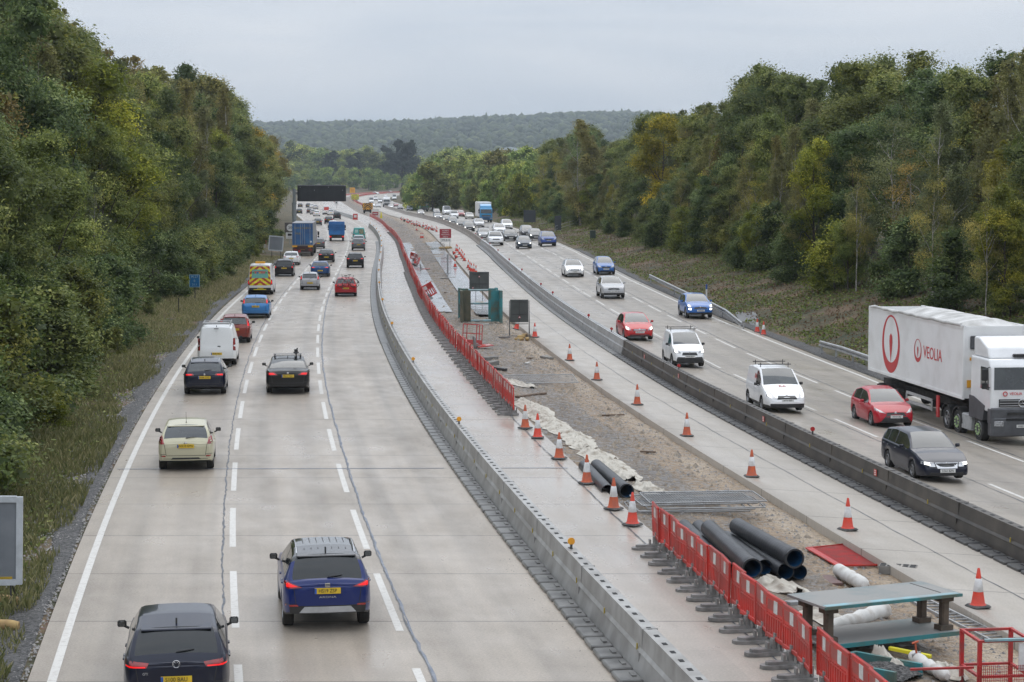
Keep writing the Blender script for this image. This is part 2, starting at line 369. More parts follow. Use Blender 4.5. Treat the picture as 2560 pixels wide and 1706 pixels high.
gofs=[-3000,-1500,-800,-400,-200,-110,-70,-50,-38,-30,-25,-20,-17,-14,-12,-10.5,-9.5,-8.7,-8.0,-7.5,-7.121,-7.119,-3,3.6,8,13,20,'e-','e+','e.5','e1',1.5,3,5,7,9,11,13.5,16,20,26,35,50,80,140,250,500,1000,1800,3200]
P=np.zeros((len(gy),len(gofs),3))
for i,y in enumerate(gy):
    e_=oE(y)+.5; post=False
    for j,o in enumerate(gofs):
        if isinstance(o,str): ov=e_+{'e-':-.001,'e+':.001,'e.5':.5,'e1':1.0}[o]; post=True
        else: ov=o+(e_ if post else 0)
        X=C(min(y,1600))+ov
        z=ground_z(X,y); t=min(abs(ov+7.1),abs(ov-e_))
        if (ov<-7.2 or ov>e_+.1) and y<400: z+=.25*min(1,t/6)*(float(fbm(np.array(X*.5),np.array(y*.35)))-.45)
        P[i,j]=(X,y,z)
v,f=gridmesh(P); tag(obj('ground',npmesh('ground',v,f,M_VERGE,smooth=True)),kind='structure')
# gravel margin beside the left edge
M_GRAV,nt,b_,N,L=newmat('margin_gravel')
tc=node(nt,'ShaderNodeTexCoord'); vo=node(nt,'ShaderNodeTexVoronoi',Scale=16); L.new(tc.outputs['Object'],vo.inputs['Vector'])
cr_=node(nt,'ShaderNodeValToRGB'); e=cr_.color_ramp.elements; e[0].color=(.010,.010,.010,1); e[1].color=(.10,.095,.092,1); sp=node(nt,'ShaderNodeSeparateColor'); L.new(vo.outputs['Color'],sp.inputs[0]); L.new(sp.outputs[0],cr_.inputs[0]); L.new(cr_.outputs[0],b_.inputs['Base Color'])
bp=node(nt,'ShaderNodeBump',Strength=1,Distance=.05,invert=True); L.new(vo.outputs['Distance'],bp.inputs['Height']); L.new(bp.outputs[0],b_.inputs['Normal']); b_.inputs['Roughness'].default_value=.6
def margin(name,side,w0,y0,y1):
    ys=np.arange(y0,y1,1.0); n=7; P=np.zeros((len(ys),n,3))
    for i,y in enumerate(ys):
        wd=w0*(.35+1.5*float(fbm(np.array(y*.22),np.array(3.3+side))))
        for j in range(n):
            t=wd*j/(n-1); o=-7.10-t if side<0 else oE(y)+.48+t; X=C(y)+o
            z=ground_z(X,y)+(.035 if j<n-1 else -.12)+.03*random.random(); P[i,j]=(X,y,z)
    v,f=gridmesh(P); return tag(obj(name,npmesh(name,v,f if side>0 else f[:,::-1],M_GRAV)),kind='stuff')
margin('gravel',-1,.95,20,230); margin('gravel',1,.9,90,240)
# works ground between the lanes
M_DIRT,nt,b_,N,L=newmat('works_dirt')
tc=node(nt,'ShaderNodeTexCoord'); n1=node(nt,'ShaderNodeTexNoise',Scale=.45,Detail=7,Roughness=.6); n2=node(nt,'ShaderNodeTexVoronoi',Scale=24); n3=node(nt,'ShaderNodeTexNoise',Scale=4,Detail=5)
mpd=node(nt,'ShaderNodeMapping'); mpd.inputs['Scale'].default_value=(1.5,.42,1); mpd.inputs['Rotation'].default_value=(0,0,-.13); L.new(tc.outputs['Object'],mpd.inputs[0]); L.new(mpd.outputs[0],n1.inputs['Vector']); L.new(tc.outputs['Object'],n2.inputs['Vector']); L.new(tc.outputs['Object'],n3.inputs['Vector'])
cr_=node(nt,'ShaderNodeValToRGB'); e=cr_.color_ramp.elements; e[0].position=.33; e[0].color=(.075,.064,.057,1); e[1].position=.68; e[1].color=(.32,.25,.175,1)
q=cr_.color_ramp.elements.new(.46); q.color=(.15,.115,.082,1); q=cr_.color_ramp.elements.new(.56); q.color=(.225,.155,.092,1)
uvn=node(nt,'ShaderNodeUVMap'); uvn.uv_map='UVMap'; su=node(nt,'ShaderNodeSeparateXYZ'); L.new(uvn.outputs[0],su.inputs[0])
zr_=node(nt,'ShaderNodeValToRGB'); L.new(su.outputs[0],zr_.inputs[0]); ze=zr_.color_ramp.elements; ze[0].position=0; ze[0].color=(.42,)*3+(1,); ze[1].position=1; ze[1].color=(.72,)*3+(1,)
for p_,v_ in ((.22,.42),(.36,.36),(.55,.38),(.66,.56),(.76,.52),(.84,.70)): q=ze.new(p_); q.color=(v_,v_,v_,1)
mz=node(nt,'ShaderNodeMix',data_type='FLOAT'); mz.inputs[0].default_value=.55; L.new(n1.outputs[0],mz.inputs[2]); L.new(zr_.outputs[0],mz.inputs[3]); mz2=node(nt,'ShaderNodeMath',operation='MULTIPLY_ADD'); L.new(n3.outputs[0],mz2.inputs[0]); mz2.inputs[1].default_value=.35; ms_=node(nt,'ShaderNodeMath',operation='SUBTRACT'); L.new(mz.outputs[0],ms_.inputs[0]); ms_.inputs[1].default_value=.17; L.new(ms_.outputs[0],mz2.inputs[2])
L.new(mz2.outputs[0],cr_.inputs[0]); sp=node(nt,'ShaderNodeSeparateColor'); L.new(n2.outputs['Color'],sp.inputs[0])
mr=node(nt,'ShaderNodeMapRange'); mr.inputs[3].default_value=.55; mr.inputs[4].default_value=1.4; L.new(sp.outputs[0],mr.inputs[0])
sc_=node(nt,'ShaderNodeVectorMath',operation='SCALE'); L.new(cr_.outputs[0],sc_.inputs[0]); L.new(mr.outputs[0],sc_.inputs[3]); L.new(sc_.outputs[0],b_.inputs['Base Color'])
mr2=node(nt,'ShaderNodeMapRange'); mr2.inputs[1].default_value=.4; mr2.inputs[2].default_value=.62; mr2.inputs[3].default_value=.35; mr2.inputs[4].default_value=.85; L.new(n3.outputs[0],mr2.inputs[0]); L.new(mr2.outputs[0],b_.inputs['Roughness'])
bp=node(nt,'ShaderNodeBump',Strength=.6,Distance=.02); L.new(n2.outputs['Distance'],bp.inputs['Height']); bp2=node(nt,'ShaderNodeBump',Strength=.5,Distance=.06); L.new(n3.outputs[0],bp2.inputs['Height']); L.new(bp.outputs[0],bp2.inputs['Normal']); L.new(bp2.outputs[0],b_.inputs['Normal'])
def works_z(X,Y):
    o=X-C(Y); a=oR(Y)+.4; t=(o-a)/(oK(Y)-a)
    return zroad(X,Y)-.16+.12*float(fbm(np.array(X*.9),np.array(Y*.5)))-.05 - (.08 if t>.6 else 0)*1 + .10*max(0,float(fbm(np.array(X*.35+9),np.array(Y*.16)))-.45)*4*sstep(.05,.25,t)*sstep(1.0,.8,t)*(1+2.5*sstep(200,300,Y))
wy=np.concatenate([[-60,-30,0,15],np.arange(24,130,.25),np.arange(130,420,1),np.arange(420,1352,8)]); n=28; P=np.zeros((len(wy),n,3)); UWk=np.zeros((len(wy),n,2))
for i,y in enumerate(wy):
    for j in range(n):
        a=oR(y)+.40; bq=oK(y)+.02; X=C(y)+a+(bq-a)*j/(n-1); z=works_z(X,y)
        if 0<j<n-1 and y<420: z+=.07*(float(fbm(np.array(X*3.1),np.array(y*1.9),2))-.37)+.03*(random.random()-.5)
        if j==0: z=zroad(X,y)-.03
        P[i,j]=(X,y,z); UWk[i,j]=(j/(n-1),y)
v,f=gridmesh(P); tag(obj('works_earth_ground',npmesh('works_earth_ground',v,f,M_DIRT,smooth=True,uv=UWk.reshape(-1,2))),kind='structure')
# ---------------------------------------------------------------- road barriers
M_STEEL=pm('weathered_zinc_steel',(.40,.395,.38),rough=.5,metal=.25,col2=(.27,.26,.245),scale=1.7,detail=8)
M_STEELD=pm('dirty_dark_steel',(.088,.076,.064),rough=.5,metal=.1,col2=(.045,.04,.035),scale=1.3,detail=8,bump=.1)
M_STEELP=pm('pale_zinc_steel',(.43,.44,.44),rough=.45,metal=.25,col2=(.33,.33,.33),scale=1.5,detail=8)
M_CONB=pm('tan_barrier_concrete',(.33,.29,.26),rough=.8,col2=(.24,.215,.19),scale=.7,detail=8)
M_SLOT=pm('slot_black',(.012,.012,.013),rough=.8)
M_RUB=pm('black_rubber',(.03,.03,.032),rough=.45,col2=(.07,.068,.065),scale=3)
M_BLK=pm('grey_ballast_plate',(.20,.195,.185),rough=.35,col2=(.10,.098,.094),scale=2.5)
M_YEL=pm('yellow_plastic',(.42,.32,.04),rough=.5)
M_AMB=pm('amber_reflector',(.85,.36,.01),rough=.3,spec=.8)
M_REDR=pm('red_reflector',(.45,.012,.012),rough=.3,spec=.8)
M_WHT=pm('white_sheet_plastic',(.75,.75,.74),rough=.4)
M_REDW=pm('red_sticker',(.6,.07,.05),rough=.4)
def loft(name,of,y0,y1,prof,mat,parent=None,step=2.0,extra=None):
    ys=list(np.arange(y0,min(y1,260),step))+list(np.arange(max(y0,260),y1,8))+[y1]
    B=MB(); n=len(prof); rings=[]
    for y in ys:
        p=road(of(y),y); c=math.cos(heading(y)); s=math.sin(heading(y))
        rings.append([(p.x+o*c,p.y-o*s,p.z+z) for o,z in prof])
    for r in rings: B.v+=r
    for i in range(len(ys)-1):
        for k in range(n-1): B.f.append((i*n+k,i*n+k+1,(i+1)*n+k+1,(i+1)*n+k)); B.m.append(0)
    B.f+= [tuple(range(n))[::-1],tuple((len(ys)-1)*n+k for k in range(n))]; B.m+=[0,0]
    if extra: extra(B)
    return B.build(name,[mat,M_SLOT],parent,smooth=20)
VG=[(-.25,.03),(-.25,.10),(-.17,.38),(-.17,.42),(-.19,.43),(-.145,.50),(-.125,.80),(-.125,.86),(.125,.86),(.125,.80),(.145,.50),(.19,.43),(.17,.42),(.17,.38),(.25,.10),(.25,.03)]
JB=[(-.3,0),(-.3,.09),(-.14,.36),(-.09,.88),(.09,.88),(.14,.36),(.3,.09),(.3,0)]
def place(o,y,of,dz=0,parent=None):
    p=road(of(y)+0,y); o.location=(p.x,p.y,p.z+dz); o.rotation_euler=(0,math.atan2(0,1),hz(y)); return o
def barrier(name,of,y0,y1,prof,mat,label,group=None,blockmat=None,bside=-.48,slots=True,pins=True,near=999):
    t=empty(name,(0,0,0),0,label,'road barrier',group)
    top=max(z for o,z in prof)
    def extra(B):
        y=y0+.4
        while y<min(y1,170):
            p=road(of(y),y); M=Matrix.Translation((p.x,p.y,p.z))@Matrix.Rotation(hz(y),4,'Z')
            B.box((0,0,top),(.085,.17,.012),1,M); y+=.62
        y=math.ceil(y0/6)*6
        while y<min(y1,200):
            p=road(of(y),y); M=Matrix.Translation((p.x,p.y,p.z))@Matrix.Rotation(hz(y),4,'Z')
            B.box((0,0,top-.2),(.30,.035,.42),0,M); B.box((0,0,.25),(.42,.03,.34),0,M); y+=6
    loft('barrier_body',of,y0,y1,prof,mat,t,extra=extra if slots else None)
    if pins:
        B=MB(); B.box((0,0,.05),(.025,.03,.10)); B.box((0,0,.11),(.02,.05,.02)); me=B.build('latch_pin',M_YEL,link=False)
        y=y0+2
        k=0
        while y<min(y1,130) and k<40:
            p=road(of(y)-.185,y); obj('latch_pin',me,t,(p.x,p.y,p.z+.43),hz(y)); y+=(3.05 if blockmat is M_BLK else 6.1); k+=1
    if blockmat:
        B=MB(); B.cbox((0,0,.045),(.44,.76,.09),.03); B.box((.1,0,.1),(.08,.3,.03)); me=B.build('foot_block',blockmat,link=False,smooth=20)
        y=y0+.3; k=0; rest=MB()
        while y<min(y1,300):
            p=road(of(y)+bside,y)
            if k<100: obj('foot_block',me,t,(p.x,p.y,p.z+.004),hz(y)+random.uniform(-.03,.03))
            else: rest.box((p.x,p.y,p.z+.05),(.44,.76,.09))
            y+=.89; k+=1
        if rest.v: tag(rest.build('foot_block',blockmat,t),kind='stuff')
    return t
oB1c=lambda y:oB1(y)+.72
oB2c=lambda y:oB2(y)+.72
b1=barrier('steel_barrier',oB1c,22,395,VG,M_STEEL,'long pale steel barrier with slotted top and amber discs beside left traffic','steel barriers',M_BLK)
b1b=barrier('steel_barrier',oB1c,480,700,VG,M_STEELP,'far grey barrier starting behind a red and white end board','steel barriers',None,slots=False,pins=False)
b2=barrier('steel_barrier',oB2c,36,108.5,VG,M_STEELD,'dark dirty steel barrier on black feet beside right traffic','steel barriers',M_RUB)
b2p=barrier('steel_barrier',oB2c,108.7,268,VG,M_STEELP,'pale zinc barrier with red discs beside oncoming right traffic','steel barriers',M_BLK,pins=False)
cb=barrier('concrete_barrier',oB2c,268.3,700,JB,M_CONB,'tan concrete barrier beyond the pale zinc barrier along queueing traffic','steel barriers',None,slots=False,pins=False)
def disc(mat):
    B=MB(); B.box((0,0,.05),(.05,.05,.1),1); B.lathe([(0,-.015),(.082,-.015),(.082,.015),(0,.015)],14,0,Matrix.Translation((0,0,.17))@Matrix.Rotation(R(90),4,'X'))
    return B.build('reflector',[mat,M_RUB],link=False,smooth=30)
dA,dR=disc(M_AMB),disc(M_REDR)
y=44.0
while y<395: 
    p=road(oB1c(y),y); obj('reflector',dA,b1,(p.x,p.y,p.z+.86),hz(y)); y+=23.0
for (px,py) in [(2063,1077),(1714,917),(1517,823),(1452,789),(1365,732),(1337,711),(1292,675),(1260,649.6),(1233.6,626.5),(1213,610),(1194,596.6),(1175.8,585)]:
    q=unproj(px,py,dz=1.0); y=q.y; par=b2 if y<108.5 else (b2p if y<268 else cb)
    p=road(oB2c(y),y); obj('reflector',dR,par,(p.x,p.y,p.z+.86),hz(y))
B=MB(); B.box((0,0,0),(.012,.26,.2)); 
for k in(-1,0,1): B.box((-.004,0,k*.06),(.012,.18,.022),1)
me=B.build('marker_plate',[M_REDW,M_WHT],link=False)
for (px,py) in [(1940,1051),(2229,1186),(1720.8,942.8),(1623.8,893.8)]:
    q=unproj(px,py,dz=.6); p=road(oB2c(q.y)-.165,q.y); o=obj('marker_plate',me,b2,(p.x,p.y,p.z+.62),hz(q.y))
# ---------------------------------------------------------------- red plastic pedestrian barriers
M_RED=pm('red_barrier_plastic',(.60,.034,.024),rough=.42,col2=(.36,.05,.04),scale=1.6,detail=7)
M_REFL=pm('white_reflective',(.66,.66,.64),rough=.35,col2=(.5,.49,.46),scale=8)
M_REDT=pm('red_reflective_band',(.36,.045,.035),rough=.35)
M_FOOT=pm('grey_recycled_foot',(.27,.262,.252),rough=.5,col2=(.15,.146,.14),scale=5)
def red_panel():
    B=MB(); y=.5
    B.cbox((0,0,.975),(.055,1.0,.06),.02); B.box((0,0,.79),(.036,.98,.31)); 
    B.box((0,-.475,.45),(.05,.05,.62)); B.box((0,.475,.45),(.05,.05,.62)); B.cbox((0,0,.2),(.055,1.0,.09),.02)
    for k in range(7): B.box((0,-.39+.13*k,.45),(.032,.058,.5))
    B.tube([(0,.5,.3),(0,.5,.9)],.028,8); B.box((0,0,.6),(.05,.95,.03))
    return B
me_p=red_panel().build('slotted_panel',M_RED,link=False)
B=MB()
for s in(-1,1): B.box((s*.019,.0,.8),(.006,.86,.2),1); B.box((s*.022,-.02,.8),(.008,.2,.24),0)
me_r=B.build('reflective_strip',[M_REFL,M_REDT],link=False)
B=MB(); 
prof=[(-.62,.0),(-.58,-.10),(-.45,-.15),(-.1,-.13),(.22,-.1),(.22,.1),(-.1,.13),(-.45,.15),(-.58,.10)]
B.prism(prof,'z',0,.07); B.prism([(x*.72-.07,y*.6) for x,y in prof],'z',.07,.13)
for x,h_ in((-.16,.17),(-.06,.24),(.04,.26),(.13,.2)): B.box((x,0,.08+h_/2),(.045,.15,h_))
B.box((0,0,.24),(.06,.09,.36)); me_f=B.build('foot',M_FOOT,link=False,smooth=25)
B=red_panel(); B2_=MB(); 
for s in(-1,1): B.box((s*.022,0,.8),(.008,.2,.24),1)
B.prism(prof,'z',0,.09,2); B.box((0,0,.2),(.07,.10,.3),2); me_far=B.build('pedestrian_barrier',[M_RED,M_REFL,M_FOOT],link=False)
B=MB(); B.box((0,0,.6),(.05,1.0,.8)); B.box((0,0,.82),(.06,.2,.2),1); B.box((-.2,0,.05),(.5,.25,.1),2); me_vfar=B.build('pedestrian_barrier',[M_RED,M_REFL,M_FOOT],link=False)
def ped(y,near,label,group,me=None,dz=0):
    p=road(oR(y)+.06*math.sin(y*3.1),y); rz=hz(y)+random.choice((-.06,.05,.0))+random.uniform(-.02,.02)
    if near:
        t=empty('pedestrian_barrier',p,rz,label,'barrier',group)
        obj('slotted_panel',me_p,t,(0,0,.11)); obj('reflective_strip',me_r,t,(0,0,.11)); obj('foot',me_f,t); t.rotation_euler=(random.uniform(-.012,.012),random.uniform(-.03,.03),rz); return t
    o=obj('pedestrian_barrier',me,None,p,rz); return tag(o,label,'barrier',group)
y=31.6
while y<49.3: ped(y,True,'red plastic barrier panel in the short row beside the black pipes','near red barriers'); y+=1.0
y=77.0; k=0; rest=[]
while y<505:
    if y<104: ped(y,True,'red plastic barrier panel in the long curving row, white reflective square','long row of red barriers')
    elif k<280: ped(y,False,'red plastic barrier panel in the long curving row, white reflective square','long row of red barriers',me_far if y<200 else me_vfar)
    else: rest.append(y)
    y+=1.0; k+=1
def red_run(name,offf,ys,label):
    B=MB()
    for y in ys:
        p=road(offf(y),y); M=Matrix.Translation(p)@Matrix.Rotation(hz(y)+.1*math.sin(y*2),4,'Z'); B.box((0,0,.6),(.05,1.0,.8),0,M); B.box((0,0,.82),(.06,.2,.2),1,M)
    return tag(B.build(name,[M_RED,M_REFL]),label,kind='stuff')
red_run('pedestrian_barriers',oR,rest,'far end of the curving red barrier row')
red_run('pedestrian_barriers',lambda y:oR(y)+6,np.arange(720,1180,1.6),'red barriers along the bend in the distance')
red_run('pedestrian_barriers',lambda y:oR(y)-3,np.arange(760,1330,1.8),'second line of red barriers along the distant bend')
# ---------------------------------------------------------------- foliage
def leafmat(name,dark,mid,lite,rough=.55):
    m,nt,b,N,L=newmat(name)
    at=node(nt,'ShaderNodeAttribute',attribute_name='tint'); oi=node(nt,'ShaderNodeObjectInfo')
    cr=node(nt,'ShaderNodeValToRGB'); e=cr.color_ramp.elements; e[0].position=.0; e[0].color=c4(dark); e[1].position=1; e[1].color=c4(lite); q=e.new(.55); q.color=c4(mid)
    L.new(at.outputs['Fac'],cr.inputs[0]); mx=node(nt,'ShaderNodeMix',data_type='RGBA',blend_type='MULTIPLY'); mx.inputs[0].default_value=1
    L.new(cr.outputs[0],mx.inputs[6]); L.new(oi.outputs['Color'],mx.inputs[7]); L.new(mx.outputs[2],b.inputs['Base Color'])
    b.inputs['Roughness'].default_value=rough; b.inputs['Specular IOR Level'].default_value=.3
    tr=node(nt,'ShaderNodeBsdfTranslucent'); L.new(mx.outputs[2],tr.inputs['Color']); ms=node(nt,'ShaderNodeMixShader'); ms.inputs[0].default_value=.42
    L.new(b.outputs[0],ms.inputs[1]); L.new(tr.outputs[0],ms.inputs[2]); L.new(ms.outputs[0],nt.nodes['Material Output'].inputs['Surface']); return m
M_LEAF=leafmat('broad_leaves',(.07,.098,.026),(.19,.225,.058),(.46,.46,.14))
M_BIRCH=leafmat('small_leaves',(.11,.113,.04),(.245,.24,.085),(.48,.44,.17))
M_PINE=leafmat('dark_needles',(.022,.036,.02),(.036,.054,.028),(.06,.075,.036))
M_BARK=pm('brown_bark',(.09,.072,.055),rough=.9,col2=(.05,.042,.034),scale=4)
M_BBARK=pm('pale_birch_bark',(.42,.40,.36),rough=.8,col2=(.16,.14,.12),scale=3,detail=6)
def leaves(cent,nrm,length,width,rs,jit=.9,tint=None,droop=0.0):
    n=len(cent)
    d=nrm+rs.normal(0,jit,(n,3)); d/=np.linalg.norm(d,axis=1)[:,None]+1e-9
    t=np.cross(d,rs.normal(0,1,(n,3))); 
    if droop: t=t/(np.linalg.norm(t,axis=1)[:,None]+1e-9); t[:,2]-=droop
    t/=np.linalg.norm(t,axis=1)[:,None]+1e-9
    b=np.cross(d,t); b/=np.linalg.norm(b,axis=1)[:,None]+1e-9
    l=(length*rs.uniform(.6,1.3,n))[:,None]; w_=(width*rs.uniform(.6,1.3,n))[:,None]
    P=np.stack([cent-t*l*.5,cent+b*w_*.5-t*l*.05,cent+t*l*.5,cent-b*w_*.5-t*l*.05],1)
    tv=np.repeat(tint,4) if tint is not None else None
    return P.reshape(-1,3),np.arange(4*n).reshape(-1,4),tv
def crown(name,seed,r,h,z0,lobes,clumps,per,leaf,mat,squash=.8,droop=0.0,inner=500,shape='round',gapk=1.0,cl=.42):
    """crown of leaf clumps: lobes scattered along a bent axis, clumps on each lobe's skin, leaves in each clump"""
    rs=np.random.RandomState(seed); C_=[];N_=[];T_=[]
    lc=[];lr=[]
    for i in range(lobes):
        u=(i+rs.rand())/lobes; z=z0+(h-z0)*u
        if shape=='round': env=math.sin(math.pi*min(1,max(.06,.16+.80*u)))**.7
        elif shape=='cone': env=(1-u)**.8*.9+.14
        elif shape=='bush': env=(1-u*.75)
        else: env=(.55+.45*math.sin(math.pi*(.1+.8*u)))*(1-.72*u**2.2)
        a=rs.rand()*6.283+i*2.4; d=r*env*rs.uniform(.35,.8)
        lc.append((d*math.cos(a),d*math.sin(a),z)); lr.append(r*rs.uniform(.25,.44)*(.55+.45*env))
    lc=np.array(lc); lr=np.array(lr)
    for i in range(lobes):
        n=max(4,int(clumps*lr[i]**2/np.sum(lr**2)))
        v=rs.normal(0,1,(n,3)); v[:,2]=v[:,2]*.9+.25; v/=np.linalg.norm(v,axis=1)[:,None]
        rad=lr[i]*rs.uniform(.6,1.12,n)[:,None]
        cc=lc[i]+v*rad*np.array([1,1,squash]); tint=np.clip(rs.normal(.42,.19)+rs.normal(0,.15,n),0,1)
        # keep clumps that are not deep inside another lobe
        keep=np.ones(n,bool)
        for j in range(lobes):
            if j!=i: keep&=np.linalg.norm((cc-lc[j])/np.array([1,1,squash]),axis=1)>lr[j]*.62
        cc=cc[keep]; v=v[keep]; tint=tint[keep]
        k=per; pos=np.repeat(cc,k,0); nv=np.repeat(v,k,0); q=rs.normal(0,1,(len(pos),3))
        sz=cl*rs.uniform(.6,1.3,len(cc)).repeat(k)[:,None]
        off=q*sz*np.array([1,1,.55])
        if droop: off[:,2]=-np.abs(q[:,2])*sz[:,0]*droop; off[:,:2]*=.45
        C_.append(pos+off); N_.append(nv*.7+np.array([0,0,.55])); T_.append(np.clip(np.repeat(tint,k)+rs.normal(0,.12,len(pos)),0,1))
    cent=np.concatenate(C_); nr=np.concatenate(N_); tt=np.concatenate(T_)
    V,Fc,tv=leaves(cent,nr,leaf,leaf*.55,rs,.48,tt,droop*.25)
    if inner:
        i=rs.randint(0,lobes,inner); p=lc[i]+rs.normal(0,.33,(inner,3))*lr[i][:,None]
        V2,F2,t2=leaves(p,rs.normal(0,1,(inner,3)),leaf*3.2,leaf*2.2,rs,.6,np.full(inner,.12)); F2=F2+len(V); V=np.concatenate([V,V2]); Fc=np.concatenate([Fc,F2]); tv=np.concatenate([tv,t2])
    return npmesh(name,V,Fc,mat,tint=tv)
def trunk(name,seed,h,r,mat,limbs=7,spread=.35,start=.25,lean=.04):
    rs=random.Random(seed); B=MB(); n=7; pts=[]; x=y=0
    for i in range(n):
        u=i/(n-1); x+=rs.uniform(-1,1)*lean*h*.3; y+=rs.uniform(-1,1)*lean*h*.3; pts.append((x*(u>0),y*(u>0),h*.92*u-(.3 if i==0 else 0)))
    B.tube(pts,[r*(1-.88*i/(n-1))*(1.35 if i==0 else 1) for i in range(n)],8)
    for k in range(limbs):
        u=start+(.9-start)*(k+rs.random())/limbs; i=min(n-2,int(u*(n-1))); f=u*(n-1)-i; p=Vector(pts[i]).lerp(Vector(pts[i+1]),f)
        a=rs.random()*6.283; ln=h*spread*(1.15-u)*rs.uniform(.7,1.2); d=Vector((math.cos(a),math.sin(a),rs.uniform(.5,1.1)))
        q=[p,p+d*ln*.4+Vector((0,0,.02*h)),p+d*ln*.75+Vector((rs.uniform(-.4,.4),rs.uniform(-.4,.4),.06*h)),p+d*ln+Vector((rs.uniform(-.5,.5),rs.uniform(-.5,.5),.08*h))]
        rr=r*(1-u)*.55+.02; B.tube(q,[rr,rr*.7,rr*.4,rr*.15],5)
    return B.build(name,mat,link=False,smooth=60)
KIND={}
def kind(key,name,crowns,trunks,H): KIND[key]=(name,crowns,trunks,H)
# unit trees are modelled 18 m (trees) or 5 m (shrubs) tall and scaled a little
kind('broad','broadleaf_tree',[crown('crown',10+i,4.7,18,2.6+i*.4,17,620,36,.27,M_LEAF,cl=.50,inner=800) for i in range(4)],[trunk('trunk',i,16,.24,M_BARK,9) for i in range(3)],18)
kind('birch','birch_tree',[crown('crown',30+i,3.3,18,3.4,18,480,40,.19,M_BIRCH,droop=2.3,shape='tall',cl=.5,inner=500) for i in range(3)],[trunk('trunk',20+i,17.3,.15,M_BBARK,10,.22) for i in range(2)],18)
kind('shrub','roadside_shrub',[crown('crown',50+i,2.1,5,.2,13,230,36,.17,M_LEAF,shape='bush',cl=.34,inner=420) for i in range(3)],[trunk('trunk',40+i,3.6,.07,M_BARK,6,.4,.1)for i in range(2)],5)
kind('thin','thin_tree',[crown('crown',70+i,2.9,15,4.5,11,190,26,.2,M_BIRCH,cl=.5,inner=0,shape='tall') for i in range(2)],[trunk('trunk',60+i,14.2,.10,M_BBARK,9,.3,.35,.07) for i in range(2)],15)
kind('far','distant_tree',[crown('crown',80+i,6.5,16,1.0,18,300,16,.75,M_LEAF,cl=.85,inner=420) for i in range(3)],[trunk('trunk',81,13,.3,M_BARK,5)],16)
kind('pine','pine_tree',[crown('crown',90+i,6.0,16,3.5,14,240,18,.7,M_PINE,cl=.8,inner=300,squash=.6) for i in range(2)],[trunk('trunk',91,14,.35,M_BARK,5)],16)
TN={}
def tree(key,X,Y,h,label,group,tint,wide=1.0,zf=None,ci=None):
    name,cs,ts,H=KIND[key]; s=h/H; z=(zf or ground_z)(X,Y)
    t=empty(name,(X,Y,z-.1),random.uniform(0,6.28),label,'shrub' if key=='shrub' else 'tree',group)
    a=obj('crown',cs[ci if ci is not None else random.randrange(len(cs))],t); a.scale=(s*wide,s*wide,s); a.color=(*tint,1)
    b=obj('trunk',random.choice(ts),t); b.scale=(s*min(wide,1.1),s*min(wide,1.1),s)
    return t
def proj(X,Y,Z):
    Z=Z-HC; d=Y*CA-Z*SA; u=Y*SA+Z*CA
    return 1280+F*X/d, 853-F*u/d
SKL=[(-900,-260),(0,-160),(150,-40),(190,8),(215,85),(260,105),(325,150),(390,175),(455,195),(520,207),(590,235),(640,283),(665,325),(695,375),(740,440),(765,470)]
SKR=[(1250,405),(1290,395),(1330,375),(1390,348),(1458,305),(1492,312),(1520,372),(1570,338),(1610,292),(1680,285),(1740,288),(1785,250),(1830,205),(1904,169),(1960,196),(2000,217),(2045,217),(2090,174),(2176,147),(2240,168),(2320,163),(2394,174),(2460,152),(2560,118),(3200,60)]
def top_h(X,Y,sk):
    z0=ground_z(X,Y); px=proj(X,Y,z0)[0]; w_=2.0*F/Y; xs_=[a for a,b in sk]; ys_=[b for a,b in sk]; g=lambda q:float(np.interp(q,xs_,ys_)); yt=max(g(px),g(px-w_)-10,g(px+w_)-10)
    return at_depth(px,yt,Y)[2]-z0, px
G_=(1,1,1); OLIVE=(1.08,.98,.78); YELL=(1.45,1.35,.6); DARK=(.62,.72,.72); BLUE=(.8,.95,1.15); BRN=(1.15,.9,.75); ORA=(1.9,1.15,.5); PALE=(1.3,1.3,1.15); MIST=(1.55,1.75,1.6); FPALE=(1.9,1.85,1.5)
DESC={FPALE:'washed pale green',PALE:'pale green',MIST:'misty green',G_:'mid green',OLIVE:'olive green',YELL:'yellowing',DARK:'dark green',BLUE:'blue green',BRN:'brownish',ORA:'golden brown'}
KN={'broad':'broadleaf tree','birch':'birch with drooping sprays','shrub':'roadside shrub','thin':'thin sparse tree with pale stem','far':'rounded tree','pine':'dark pine'}
def plant(key,X,Y,h,tint,where,wide=1.0,ci=None):
    return tree(key,X,Y,h,f'{DESC[tint]} {KN[key]} {where}',f'{DESC[tint]} {KN[key]} {where}',tint,wide,ci=ci)
random.seed(21)
WL='in the wood beside the left lanes'; WR='on the bank beside the right lanes'
def row(side,ys,off,keys,frac,tints,where,sk,wide=1.0,hmin=2.5,hmax=24,pxr=(-250,2800)):
    for y in ys:
        y=y+random.uniform(-1,1)*.3*(1+y/120); o=off+random.uniform(-1.2,1.2)
        X=C(y)-7.1-o if side<0 else C(y)+oE(y)+.5+o
        if side<0 and off<7 and 112<y<152: X-=1.3
        H,px=top_h(X,y,sk)
        if not(pxr[0]<px<pxr[1]): continue
        h=min(hmax,max(hmin,H*random.uniform(*frac))); k=random.choice(keys); plant(k,X,y,h,random.choice(tints),where,wide*random.uniform(.9,1.15))
def gseq(a,b,s0,k):
    y=a; out=[]
    while y<b: out.append(y); y+=s0+k*(y-a)
    return out
row(-1,gseq(36,300,2.6,.014),5.2,['shrub'],(.9,1.1),[G_,DARK,DARK,BLUE,OLIVE],WL,[(-900,400),(3000,400)],1.15,hmin=2.6,hmax=4.6)
